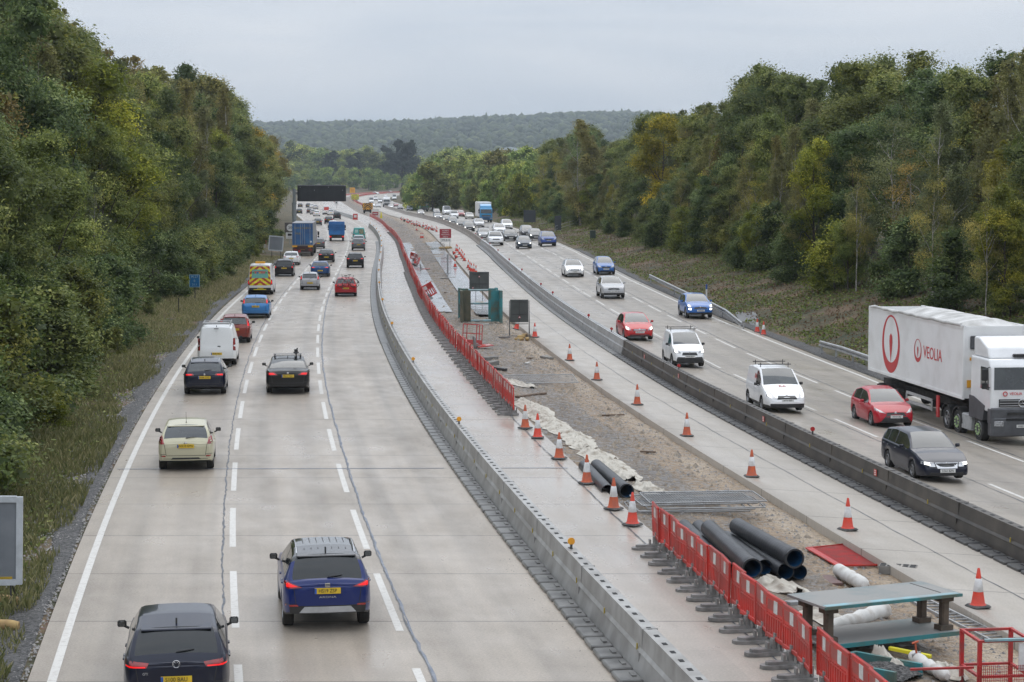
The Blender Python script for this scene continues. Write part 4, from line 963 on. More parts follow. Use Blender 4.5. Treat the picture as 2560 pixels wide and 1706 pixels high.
    def seams(s,ys=None):
        p=s.p; B=MB(); mid=s.side[1][1]+.05 if len(s.side)>2 else s.side[0][0]-.05
        for y in (ys or ([s.side[0][1]+.03,mid,p['ws0'][0]-.1])):
            for f,sd in(('right',1),('left',-1)):
                pr=None
                for k in range(7):
                    z=p['z0']+.16+(s.belt(y)-.02-p['z0']-.16)*k/6; h,d=s.cast(f,y-s.Lh,z)
                    if h is None: continue
                    if pr is not None: B.add([pr+Vector((0,-.006,0))-d*.003,pr+Vector((0,.006,0))-d*.003,h+Vector((0,.006,0))-d*.003,h+Vector((0,-.006,0))-d*.003],[(0,1,2,3)])
                    pr=h
        if B.v: B.build('door_seam',M_TRIM,s.root)
    def handles(s,chrome=False):
        for a,b in s.side[:3] if len(s.side)>2 else s.side:
            y=a+.14
            for f,sd in(('right',1),('left',-1)):
                z=s.belt(y)-.12; h,d=s.cast(f,y-s.Lh,z)
                if h is None: continue
                B=MB(); B.cbox((0,0,0),(.05,.17,.035),.012); o=B.build('door_handle',M_CHR if chrome else M_CAR,s.root,loc=tuple(h)); o.color=(*s.color,1)
TAILW={}
def car(kind,px,py,color,label,rear=True,plate=None,scale=1.0,det=2,group=None,cat='car',yaw=0,tail=None,lit=False,head=None,hlit=False,front=None,roofblack=False,badge=True,name=None,rails=None,mir_black=True,z=None,**ov):
    """px,py: where the nearest axle meets the road in the survey"""
    cb_=CarBuilder(kind,**ov); p=cb_.p
    q=unproj(px,py); sg=1 if rear else -1; ang=hz(q.y)+(0 if rear else math.pi)+R(yaw)
    fw=Vector((-math.sin(ang),math.cos(ang),0)); ax=cb_.axles[0 if rear else 1]
    pos=q+fw*(cb_.Lh-ax)*scale; pos.z=zroad(pos.x,pos.y)+.004
    root=empty(name or {'smallvan':'small_van','van':'panel_van','bigvan':'large_van'}.get(kind,'passenger_car'),pos,ang,label,cat,group); root.scale=(scale,)*3
    cb_.make(root,color,roofblack); cb_.wheels(det>0); cb_.under()
    W=p['W']/2
    if det>0: cb_.mirrors(black=mir_black)
    rl=M_RLIT if lit else M_ROFF
    zr=p['zbr']
    if tail is None: tail=[(W-.34,zr-.22),(W-.035,zr-.20),(W-.04,zr-.04),(W-.30,zr-.07)]
    if rear or det>1: cb_.both('tail_light','rear',tail,M_ROFF if det>0 else rl,n=5,m=4)
    if lit and rear:
        tx=sum(a for a,b in tail)/4; tz=sum(b for a,b in tail)/4; cb_.both('lamp_glow','rear',[(tx+(a-tx)*.62,tz+(b-tz)*.55) for a,b in tail],M_RLIT,n=4,m=3,off=.02)
    if rear and det>1:
        cb_.rear_lines()
    zf=p['nose'][1]
    hd=head or [(W-.44,zf-.14),(W-.07,zf-.10),(W-.10,zf+.06),(W-.36,zf-.02)]
    if (not rear) or det>1: 
        cb_.both('headlight','front',hd,M_HOFF,n=5,m=4)
        if hlit:
            mx_=sum(a for a,b in hd)/4; mz_=sum(b for a,b in hd)/4; cb_.both('lamp_bulb','front',[(mx_+(a-mx_)*.42+.04,mz_+(b-mz_)*.75) for a,b in hd],M_HLIT,n=3,m=3,off=.02)
    if rear:
        cb_.plate('rear',ov.get('pz',p['zt']-.13),plate)
        if det>1: cb_.aerial(short=ov.get('aer',True)); 
        if det>1 and p['rearglass'] and p['boot'] is None: cb_.wiper()
        if badge and det>1:
            zz=p['zt']+.02; h,d=cb_.cast('rear',0,zz); B=MB(); B.lathe([(.045,0),(.045,.012),(.03,.018),(0,.018)],14,0,Matrix.Translation(h)@Matrix.Rotation(R(90),4,'X')); B.build('badge',M_CHR,root)
    else:
        cb_.plate('front',ov.get('pz',.44),plate)
        cb_.drape('grille','front',[(-.42*W/.87,zf-.2),(.42*W/.87,zf-.2),(.36*W/.87,zf-.06),(-.36*W/.87,zf-.06)],M_TRIM,n=8,m=2)
        cb_.drape('lower_intake','front',[(-.62*W/.87,p['z0']+.04),(.62*W/.87,p['z0']+.04),(.55*W/.87,p['z0']+.16),(-.55*W/.87,p['z0']+.16)],M_TRIM,n=8,m=2)
        if badge and det>0:
            zz=zf-.08; h,d=cb_.cast('front',0,zz); B=MB(); B.lathe([(.06,0),(.06,.012),(.04,.02),(0,.02)],14,0,Matrix.Translation(h)@Matrix.Rotation(R(-90),4,'X')); B.build('badge',M_CHR,root)
    if det>1: cb_.seams(); cb_.handles()
    if rails: cb_.rails(M_CHR if rails is True else rails)
    return root,cb_
# ---------------------------------------------------------------- left lanes, driving away
NAVY=(.006,.009,.024); BLK=(.006,.006,.007); WHITE=(.82,.82,.82); SILV=(.42,.42,.43); GREY=(.09,.09,.095)
DKBLUE=(.012,.022,.10)
r_,c_=car('golf',444,1755,NAVY,'dark navy hatchback with round silver badge at the very bottom, plate S100 BAU',plate='S100 BAU',pz=.60,dark=True,lit=False,badge=False,
    tail=[(.50,.80),(.865,.80),(.85,.93),(.46,.88)])
h,d=c_.cast('rear',0,.86); B=MB(); Mx=Matrix.Translation(h-d*.016)@Matrix.Rotation(R(90),4,'X')
B.tube([(.062*math.cos(a*.3927),.062*math.sin(a*.3927),0) for a in range(17)],.007,5,0,Mx)
B.tube([(-.040,.042,0),(-.014,-.006+.02,0),(0,.042,0),(.014,.014,0),(.040,.042,0)],.006,4,0,Mx); B.tube([(-.055,.018,0),(-.024,-.05,0),(0,.0,0),(.024,-.05,0),(.055,.018,0)],.006,4,0,Mx); B.build('badge',M_CHR,r_)
B=MB(); B.text('GTI',.06,Matrix.Translation(c_.cast('rear',-.52,.70)[0]-d*.006)@Matrix.Rotation(R(90),4,'X')); B.build('letter_badge',M_SIL,r_)
c_.both('light_bar','rear',[(.52,.805),(.85,.81),(.85,.835),(.52,.825)],M_RLIT,n=5,m=1,off=.018)
r_,c_=car('suv',814,1560,(.006,.018,.115),'blue crossover with black roof and glowing tail lights, plate HS19 ZSP',plate='HS19 ZSP',dark=True,L=4.14,W=1.78,H=1.55,lit=True,roofblack=True,rails=True,pz=.86,zt=.97,badge=False,
    tail=[(.50,.93),(.86,.90),(.86,1.02),(.80,1.05)],nose=(3.96,.86),hm=(3.5,1.0),ws0=(2.95,1.06),clad=.24)
B=MB(); h,d=c_.cast('rear',0,.97); B.box(tuple(h-d*.008),(.10,.014,.085)); B.box(tuple(h-d*.016+Vector((0,0,.012))),(.09,.006,.016),1); B.box(tuple(h-d*.016-Vector((0,0,.016))),(.09,.006,.016),1); B.build('badge',[M_CHR,M_TRIM],r_)
B=MB(); h,d=c_.cast('rear',0,.73); B.text('ARONA',.065,Matrix.Translation(h-d*.006)@Matrix.Rotation(R(90),4,'X')@Matrix.Diagonal((1.5,.8,1,1))); B.build('letter_badge',M_SIL,r_)
c_.drape('bumper_insert','rear',[(-.62,.36),(.62,.36),(.46,.54),(-.46,.54)],M_SIL,n=8,m=3); c_.both('rear_reflector','rear',[(.58,.55),(.84,.55),(.84,.585),(.60,.585)],M_ROFF,n=3,m=1)
for x in(-.45,.45): c_.drape('exhaust_trim','rear',[(x-.1,.345),(x+.1,.345),(x+.1,.385),(x-.1,.385)],M_TRIM,n=3,m=1,off=.022)
B=MB()
for k in range(7):
    x=-.42+.14*k; h1,_=c_.cast('top',x,c_.p['rw1'][0]+.35-c_.Lh); h2,_=c_.cast('top',x,c_.p['ws1'][0]-.1-c_.Lh); B.tube([h1,(h1+h2)/2+Vector((0,0,.012)),h2],.010,5)
B.build('roof_rib',M_TRIM,r_)
r_,c_=car('hatch',467,1171,(.50,.47,.33),'cream hatchback with red teardrop tail lights, plate WX10 GMV',plate='WX10 GMV',L=3.95,W=1.72,aer=False,pz=.80,
    tail=[(.66,.86),(.845,.84),(.80,1.06),(.73,1.12)])
c_.drape('bumper_insert','rear',[(-.58,.28),(.58,.28),(.40,.44),(-.40,.44)],M_TRIM,n=8,m=3); c_.both('rear_reflector','rear',[(.62,.46),(.78,.47),(.78,.51),(.62,.50)],M_ROFF,n=3,m=1)
r_,c_=car('golf',513.5,984,NAVY,'dark navy hatchback with silver roof rails behind the white van, plate HV66 CVG',plate='HV66 CVG',L=4.31,W=1.78,H=1.43,lit=True,rails=True,pz=.76,tail=[(.44,.84),(.84,.82),(.84,.92),(.48,.92)])
c_.drape('bumper_insert','rear',[(-.6,.33),(.6,.33),(.5,.42),(-.5,.42)],M_TRIM,n=6,m=2)
r_,c_=car('saloon',720,981,BLK,'black saloon with silver roof bars and a cycle clamp, plate YB12 YDZ',plate='YB12 YDZ',lit=True,pz=.80,tail=[(.42,.84),(.86,.82),(.86,.96),(.56,.95)])
for k,yy in enumerate((1.75,2.45)):
    h1,_=c_.cast('top',-.52,yy-c_.Lh); h2,_=c_.cast('top',.52,yy-c_.Lh); B=MB(); B.box((0,0,.07),(1.24,.07,.03))
    for x in(-.55,.55): B.box((x,0,.02),(.06,.09,.1),1)
    B.build('roof_bar',[M_CHR,M_TRIM],r_,loc=(0,yy-c_.Lh,h1.z+.02))
B=MB(); B.box((0,0,0),(.12,1.2,.03)); B.tube([(0,-.2,0),(0,-.15,.16),(.08,-.12,.22)],.022,6); B.tube([(-.12,-.4,.05),(.12,-.4,.05)],.03,6); B.box((0,-.3,.12),(.16,.1,.12)); B.tube([(0,-.6,0),(.02,-.62,-.2)],.02,6); B.build('cycle_clamp',M_TRIM,r_,loc=(.36,2.1-c_.Lh,1.60))
r_,c_=car('van',544,912,(.78,.79,.78),'white panel van with ladder rack on the roof, plate PL08 NRZ',plate='PL08 NRZ',cat='van',pz=.62,badge=False,tail=[(.80,.78),(.925,.76),(.90,1.36),(.80,1.36)])
c_.drape('rear_door','rear',[(-.76,.50),(-.012,.50),(-.012,1.76),(-.70,1.76)],M_CAR,n=5,m=8,off=.014,col=(.78,.79,.78)); c_.drape('rear_door','rear',[(.012,.50),(.76,.50),(.70,1.76),(.012,1.76)],M_CAR,n=5,m=8,off=.014,col=(.78,.79,.78))
B=MB(); h,d=c_.cast('rear',.12,.98); B.box(tuple(h-d*.03),(.14,.03,.04)); B.box((0,h.y-.0,1.84),(.22,.05,.03)); B.box((-.2,h.y-.03,.80),(.24,.03,.04)); B.build('door_handle',M_TRIM,r_)
B=MB()
for yy in(.35,1.4,2.5):
    B.box((0,yy-c_.Lh,2.06),(1.36,.05,.04)); 
    for x in(-.66,.66): B.tube([(x,yy-c_.Lh,1.93),(x,yy-c_.Lh,2.13)],.02,6)
for x in(-.66,.66): B.tube([(x,.3-c_.Lh,2.09),(x,2.6-c_.Lh,2.09)],.018,6)
B.tube([(-.6,.28-c_.Lh,2.08),(.6,.28-c_.Lh,2.08)],.05,8); B.build('roof_rack',M_SIL,r_)
r_,c_=car('hatch',588,856,(.20,.026,.014),'rust red hatchback beside the white van, tall red tail lights',plate='RO07 XVG',H=1.54,tail=[(.70,.86),(.85,.84),(.78,1.36),(.68,1.34)],rw1=(.42,1.44),ws1=(2.0,1.5),lit=True,pz=.78)
r_,c_=car('golf',640,795,(.035,.19,.46),'bright blue hatchback behind the chevron van, plate EJ08 VNE',plate='EJ08 VNE',L=4.34,W=1.84,H=1.49,pz=.80,lit=True,tail=[(.70,.98),(.85,.96),(.78,1.32),(.70,1.30)])
r_,c_=car('bigvan',652,736,(.70,.70,.70),'white highways van with red and yellow chevrons across its rear',plate='BX66 LYO',cat='van',pz=.52,badge=False,lit=True,tail=[(.86,.80),(.985,.80),(.96,1.22),(.87,1.22)])
chev=lambda u,v:(1 if int(math.floor(((v*1.75)-abs(u-.5)*1.45*-1)/.24))%2 else 0)
M_CHY=pm('chevron_yellow',(.75,.66,.02),rough=.4); M_CHR2=pm('chevron_red',(.42,.03,.02),rough=.4); M_TEAL=pm('teal_film',(.16,.42,.37),rough=.3)
M_ORA=pm('orange_sheet',(.80,.38,.02),rough=.5)
c_.drape('chevron_panel','rear',[(-.86,.76),(.86,.76),(.78,2.28),(-.78,2.28)],[M_CHY,M_CHR2],n=44,m=40,off=.012,matfn=chev)
c_.drape('rear_window','rear',[(-.66,1.34),(.66,1.34),(.62,2.02),(-.62,2.02)],M_TEAL,n=8,m=6,off=.024)
B=MB(); h,d=c_.cast('rear',0,1.8); cols=[(0,.05,.3,.1),(.6,.05,.05,1),(.02,.12,.5,2),(.75,.5,.03,3),(.6,.05,.05,1)]
M_G=pm('green_letters',(.05,.3,.1)); 
for k,mi in enumerate((0,1,2,3,1,1,0)): B.box((-.52+.17*k,h.y-.035,1.76),(.14,.012,.10),mi)
B.box((0,h.y-.035,1.87),(1.0,.012,.04),1); B.build('lettering_strip',[M_G,M_REDW,M_BLUEP,M_ORA],r_)
B=MB(); B.cbox((0,.7-c_.Lh,2.56),(.8,.24,.16),.04); B.build('beacon_bar',M_ORA,r_)
B=MB(); B.box((0,-.12-c_.Lh,.44),(1.5,.12,.08)); B.box((0,-.19-c_.Lh,.44),(1.0,.02,.05),1); B.build('tow_step',[M_TRIM,M_CHY],r_)
car('mpv',711,691,(.010,.010,.012),'black people carrier in the left lane beside the chevron van',plate='FJ13 OXS',dark=True,lit=True,pz=.80,tail=[(.72,.80),(.88,.80),(.82,1.02),(.74,1.02)])
car('hatch',728.5,663,WHITE,'white hatchback following the blue curtain lorry',plate='HJ17 UPT',L=4.3,W=1.8,H=1.45,pz=.72,tail=[(.5,.88),(.85,.86),(.85,.98),(.56,.96)])
car('city',774.8,725,SILV,'small silver city car with dark tailgate window in the middle lane',plate='KS57 LVP',pz=.60,lit=True,tail=[(.64,.86),(.79,.84),(.72,1.22),(.66,1.22)])
car('hatch',800.6,692,(.008,.06,.19),'metallic blue hatchback in front of the small silver car',plate='HN61 EXR',L=4.35,W=1.8,H=1.46,pz=.60,tail=[(.42,.86),(.84,.84),(.84,.95),(.5,.94)],lit=True)
car('hatch',816,656,BLK,'black hatchback in the middle lane behind the blue tipper truck',plate='GY15 AJV',L=4.35,W=1.8,H=1.44,pz=.60,tail=[(.42,.86),(.84,.84),(.84,.95),(.5,.94)],lit=True)
r_,c_=car('hatch',864.5,741,(.50,.012,.020),'bright red hatchback with two bicycles on its tailgate',plate='HV65 GZJ',L=4.0,W=1.75,pz=.66,lit=True,tail=[(.56,.86),(.85,.84),(.85,.96),(.60,.94)])
redroot,redc=r_,c_
car('suv',888,670,BLK,'black crossover in the outer lane with glowing tail lights',plate='LB15 OXP',dark=True,pz=.78,lit=True,rails=M_TRIM,tail=[(.55,.95),(.88,.93),(.88,1.04),(.6,1.03)])
car('suv',896,626.5,(.12,.125,.13),'grey crossover following another car behind the teal van',plate='VN62 YGC',pz=.78,lit=True,rails=True,tail=[(.6,.92),(.88,.9),(.88,1.02),(.62,1.0)])
car('estate',897,615,(.36,.37,.38),'silver car squeezed between grey crossover and teal van',det=1,plate=None,lit=True)
r_,c_=car('van',897.5,603,(.05,.33,.29),'teal panel van with pictures on its rear doors in the outer lane',plate=None,cat='van',det=1,badge=False,W=1.95,H=2.05,rw1=(.14,1.97),ws1=(3.0,2.0))
c_.drape('round_picture','rear',[(-.62,1.3),(-.16,1.3),(-.16,1.75),(-.62,1.75)],pm('pale_print',(.38,.55,.52)),n=4,m=4); c_.drape('dark_picture','rear',[(.02,1.1),(.72,1.1),(.66,1.82),(.02,1.82)],pm('dark_print',(.03,.06,.05),col2=(.3,.28,.16),scale=5),n=6,m=6)
def far(kind,px,py,col,label,rear=True,det=1,**k): return car(kind,px,py,col,label,rear=rear,det=det,badge=False,**k)
far('hatch',796,622,(.10,.10,.11),'dark car half hidden beyond the curtain lorry')
far('hatch',794.5,563.8,(.03,.03,.035),'dark car ahead of the curtain lorry in the left lane',lit=True)
far('suv',822,559.7,(.01,.01,.012),'black crossover beyond the blue tipper truck',lit=True)
far('hatch',832,571,WHITE,'white car just ahead of the blue tipper truck')
r_,c_=far('suv',842.8,548.5,(.015,.02,.018),'dark off-roader with a spare wheel on its back',H=1.75,rw1=(.2,1.66),ws1=(2.1,1.7),rw0=(.04,1.06)); B=MB(); B.lathe([(.36,-.1),(.36,.08),(.2,.1),(0,.1)],16,0,Matrix.Translation((.1,-c_.Lh-.12,1.0))@Matrix.Rotation(R(90),4,'X')); B.build('spare_wheel',M_TRIM,r_)
far('hatch',791.8,541,WHITE,'white hatchback with red tail lights under the black gantry sign',lit=True)
far('hatch',774,534,(.04,.01,.012),'dark maroon car in the queue under the gantry sign')
far('hatch',783,537,SILV,'silver car close behind the white hatchback under the gantry')
far('estate',827,538.5,WHITE,'white estate car beside the dark off-roader')
r_,c_=far('bigvan',816,537,WHITE,'white van with red rear panel in the outer lane',cat='van'); c_.drape('red_panel','rear',[(-.7,1.2),(.7,1.2),(.66,2.1),(-.66,2.1)],M_REDW,n=3,m=3)
far('mpv',770.7,520,(.07,.08,.09),'grey people carrier furthest along under the gantry sign')
far('hatch',780,521.5,WHITE,'white car leading the cluster under the gantry sign'); far('hatch',789,524,(.5,.5,.51),'pale silver car leading the cluster under the gantry sign')
far('hatch',750.5,519,(.02,.02,.025),'dark car farthest ahead in the left lane beside the gantry post'); far('estate',748.3,535,(.02,.03,.02),'dark green estate beside the gantry post',lit=False)
# ---------------------------------------------------------------- right lanes, oncoming
def on(kind,px,py,col,label,det=2,**k): return car(kind,px,py,col,label,rear=False,det=det,**k)
r_,c_=on('estate',2341,1197,(.007,.010,.024),'dark navy estate car with lit headlights nearest the dark barrier',plate='LG61 BZN',hlit=True,scale=.97,pz=.42,mir_black=False,head=[(.40,.58),(.82,.62),(.80,.72),(.44,.68)])
c_.drape('grille_surround','front',[(-.34,.50),(.34,.50),(.40,.68),(-.40,.68)],M_CHR,n=8,m=3,off=.014); c_.drape('grille_mesh','front',[(-.29,.53),(.29,.53),(.34,.655),(-.34,.655)],M_TRIM,n=8,m=3,off=.022)
for sd in(-1,1): c_.drape('side_grille','front',[(sd*.50-.1,.55),(sd*.50+.1,.55),(sd*.50+.08,.65),(sd*.50-.08,.65)],M_CHR,n=3,m=2,off=.02)
r_,c_=on('hatch',2225,1066,(.42,.007,.020),'crimson hatchback beside the white articulated lorry, plate HY19 SKJ',plate='HY19 SKJ',H=1.5,pz=.50,mir_black=False,head=[(.42,.62),(.82,.72),(.80,.84),(.60,.74)],scale=.97)
c_.drape('grille_mouth','front',[(-.66,.27),(.66,.27),(.36,.62),(-.36,.62)],M_TRIM,n=8,m=4,off=.018); c_.drape('side_skirt_lip','front',[(-.7,.22),(.7,.22),(.7,.245),(-.7,.245)],pm('red_trim',(.4,.01,.02)),n=8,m=1,off=.02)
r_,c_=on('smallvan',1953,1027,WHITE,'white small van with lettering on its bonnet and roof bars, plate NY16 EEP',plate='NY16 EEP',hlit=True,pz=.56,cat='van',L=4.38,W=1.81,H=1.80,scale=.98,head=[(.50,.66),(.84,.70),(.82,.92),(.60,.80)])
M_RT=pm('red_letters',(.5,.04,.03),rough=.5)
h,d=c_.cast('top',0,3.45-c_.Lh); B=MB(); B.text('RA',.26,Matrix.Translation(h+Vector((0,.02,.012)))@Matrix.Rotation(math.pi,4,'Z')@Matrix.Rotation(R(12),4,'X')); B.build('bonnet_lettering',M_RT,r_)
h,d=c_.cast('right',-.2,1.3); B=MB(); B.text('RA',.30,Matrix.Translation(h-d*.01+Vector((0,.0,.1)))@Matrix.Rotation(R(90),4,'Z')@Matrix.Rotation(R(82),4,'X')); B.text('BUILDERS',.10,Matrix.Translation(h-d*.01+Vector((0,0,-.12)))@Matrix.Rotation(R(90),4,'Z')@Matrix.Rotation(R(86),4,'X')); B.build('side_lettering',M_RT,r_)
def bars(r_,c_,yy,mat=None):
    for y in yy:
        z=c_.top(y)+.03; B=MB(); B.tube([(-.74,0,.12),(.74,0,.12)],.022,6)
        for x in(-.62,.62): B.tube([(x,0,0),(x,0,.2)],.018,6)
        B.build('roof_bar',mat or M_TRIM,r_,loc=(0,y-c_.Lh,z))
bars(r_,c_,(1.0,2.0))
r_,c_=on('smallvan',1718,917,WHITE,'white small van with black bumper and roof bars behind the crimson disc',plate='HV60 BZC',hlit=True,pz=.58,cat='van',L=3.86,W=1.70,H=1.74,ro=.62,wb=2.5,ws1=(2.05,1.68),ws0=(2.95,1.12),hm=(3.3,1.0),nose=(3.72,.84),sides=[(1.75,2.6)],clad=.26,head=[(.46,.74),(.80,.76),(.80,.98),(.54,.92)])
bars(r_,c_,(.7,1.7))
on('hatch',1594,850,(.50,.020,.025),'red three-door hatchback with chrome grille bar, plate HN10 ZVX',plate='HN10 ZVX',hlit=True,aer=False,pz=.50,mir_black=False,scale=1.03,head=[(.46,.58),(.80,.66),(.80,.84),(.60,.76)])[1].drape('chrome_bar','front',[(-.34,.60),(.34,.60),(.34,.64),(-.34,.64)],M_CHR,n=6,m=1,off=.02)
r_,c_=on('suv',1745.7,796,(.025,.13,.42),'bright blue crossover with four round lit lamps beside the guard rail',plate='HF68 KEL',hlit=True,pz=.56,mir_black=False,head=[(.60,.78),(.84,.80),(.82,.95),(.64,.95)],scale=1.02)
c_.both('fog_lamp','front',[(.62,.60),(.80,.60),(.80,.72),(.64,.72)],M_HLIT,n=3,m=3)
on('suv',1531,746,(.48,.48,.49),'silver crossover coupe in the middle of the right lanes',plate='YD17 HNB',pz=.56,scale=1.04,mir_black=False,H=1.56,head=[(.38,.80),(.84,.86),(.80,.96),(.62,.90)])
on('mpv',1514,687,(.02,.11,.36),'bright blue small people carrier in the nearside lane',plate='HN07 CXU',L=4.08,W=1.69,H=1.55,pz=.50,scale=1.03,mir_black=False,ws1=(2.1,1.5),ws0=(3.0,1.0),hm=(3.5,.93),nose=(3.92,.78),rw1=(.36,1.46))
on('hatch',1435,692.5,WHITE,'white hatchback with dark roof and lit lamps in the middle lane',plate='S1 LNE',roofblack=True,hlit=True,pz=.46,scale=1.05,mir_black=False)
on('suv',1370,616,(.03,.07,.28),'blue off-roader leading in the nearside lane',plate='RX12 TDV',L=4.8,W=1.98,H=1.78,r=.38,z0=.3,rw1=(.3,1.68),ws1=(2.5,1.74),ws0=(3.4,1.18),hm=(4.1,1.13),nose=(4.62,.98),zbr=1.18,zbf=1.12,pz=.70,scale=1.03)
far('hatch',1311,622,(.012,.03,.06),'dark blue small hatchback with both headlights lit',rear=False,hlit=True,plate='AB05 KXT',scale=1.05)
far('suv',1239,614,WHITE,'white off-roader with dark bumper nearest the pale barrier',rear=False,L=4.6,W=1.95,H=1.7,rw1=(.3,1.6),ws1=(2.4,1.66),ws0=(3.2,1.12),hm=(3.9,1.08),nose=(4.42,.92),scale=1.06)
far('saloon',1276.4,603,(.012,.014,.016),'black saloon with chrome-edged grille beside the white off-roader',rear=False,scale=1.08)
far('hatch',1339,601,(.05,.055,.06),'dark grey car with lit lamps behind the blue off-roader',rear=False,hlit=True,scale=1.08)
far('mpv',1318,593,(.03,.03,.035),'dark car with a ladder reflection on its windscreen at the verge',rear=False,scale=1.05)
far('suv',1249,588,WHITE,'white crossover behind the black saloon',rear=False,scale=1.08)
r_,c_=far('estate',1211,599,(.36,.37,.38),'silver estate with roof bars nearest the concrete barrier',rear=False,hlit=True,scale=1.08); bars(r_,c_,(1.1,2.0))
far('mpv',1268,574,WHITE,'white people carrier alone in the nearside lane',rear=False,scale=1.05); far('hatch',1198,569,(.62,.62,.63),'white saloon-nosed car in the middle lane beside the blue lorry',rear=False,scale=1.08)
far('estate',1173,579,(.02,.022,.025),'black car at the front of the queue by the concrete barrier',rear=False,hlit=True,scale=1.1)
far('hatch',1152.6,570,(.025,.03,.035),'dark car second in the queue by the concrete barrier',rear=False,hlit=True,scale=1.1)
far('hatch',1133.6,563,(.04,.05,.06),'dark grey car third in the queue by the concrete barrier',rear=False,hlit=True,scale=1.1)
far('estate',1175,548,(.55,.53,.48),'cream car in front of the blue and white lorry',rear=False); far('mpv',1153,542,(.30,.02,.03),'red car on the verge side behind the blue lorry',rear=False,hlit=True)
far('van',1136,547,WHITE,'nearer white van of two in the queue',rear=False,cat='van'); far('bigvan',1117.8,538,WHITE,'tall white van behind another white van in the queue',rear=False,cat='van')
far('hatch',1117,556,(.05,.06,.06),'dark car with number plate between silver car and white van',rear=False,hlit=True); far('hatch',1094.6,549,(.30,.31,.33),'grey silver car in the barrier side queue',rear=False,hlit=True)
far('mpv',1092.6,537,(.10,.10,.11),'grey people carrier behind the grey silver car',rear=False); far('hatch',1081,527,(.6,.6,.6),'pale car next to the green lorry',rear=False)
far('hatch',1053,538.5,(.36,.36,.37),'silver car in front of the green lorry',rear=False,hlit=True); far('mpv',1024.6,527.5,(.13,.15,.19),'blue grey people carrier on the open road behind the green lorry',rear=False)
far('hatch',1000.8,524.5,(.06,.06,.07),'dark car behind the blue grey people carrier',rear=False); far('hatch',977,522.5,WHITE,'white car in front of the distant white lorry',rear=False)
far('hatch',990.6,517.5,(.25,.03,.04),'red car beside the distant white lorry',rear=False)
far('bigvan',928.5,509,WHITE,'first white van of the distant queue',rear=False,cat='van'); far('van',939.5,501.5,WHITE,'second white van in the distant queue',rear=False,cat='van'); far('van',950.5,508,WHITE,'third white van beside the distant white lorry',rear=False,cat='van')
far('bigvan',986,500,WHITE,'white van at the trees where the road bends away',rear=False,cat='van'); far('estate',965,495,WHITE,'white car behind the distant white lorry',rear=False); far('hatch',932,518,WHITE,'white car at the head of the distant queue',rear=False); far('estate',946,519,(.5,.5,.52),'pale silver car at the head of the distant queue',rear=False)
far('estate',943.5,486.5,WHITE,'lone white car on the far bend',rear=False,yaw=40); far('estate',978,483,(.03,.035,.04),'lone dark car on the far bend',rear=False,yaw=40)
# ---------------------------------------------------------------- lorries
M_WBOX=pm('white_box_panel',(.82,.82,.81),rough=.4,col2=(.68,.67,.65),scale=.9,detail=8,lo=.45,hi=.8)
M_GRYP=pm('grey_cab_plastic',(.085,.088,.095),rough=.5,col2=(.06,.06,.065),scale=3)
M_CHAS=pm('dark_chassis',(.02,.02,.02),rough=.8,col2=(.05,.045,.04),scale=4)
M_TARP=pm('dirty_white_tarp',(.66,.65,.63),rough=.7,col2=(.36,.35,.33),scale=1.1,detail=8)
M_LOGO=pm('red_vinyl_print',(.58,.025,.03),rough=.4,col2=(.5,.025,.03),scale=2)
M_GREENP=pm('bright_green_hub',(.45,.60,.30),rough=.5)
def lorry_root(px,py,lx,ax,label,rear,group=None,name='lorry'):
    """root at the middle of the axle that is measured; local +y is the way it drives"""
    q=unproj(px,py); ang=hz(q.y)+(0 if rear else math.pi); rt=Vector((math.cos(ang),math.sin(ang),0))
    pos=q-rt*lx; pos.z=zroad(pos.x,pos.y)+.004; return empty(name,pos,ang,label,'lorry',group)
def tw(root,x,y,rim=True,hub=None,r=.5):
    o=add_wheel(root,x,y,r,.32,rim)
    if hub:
        B=MB()
        for k in range(10):
            a=k*.6283; B.box((.19,.2*math.cos(a),.2*math.sin(a)),(.05,.07,.07))
        B.build('wheel_nut_ring',hub,o)
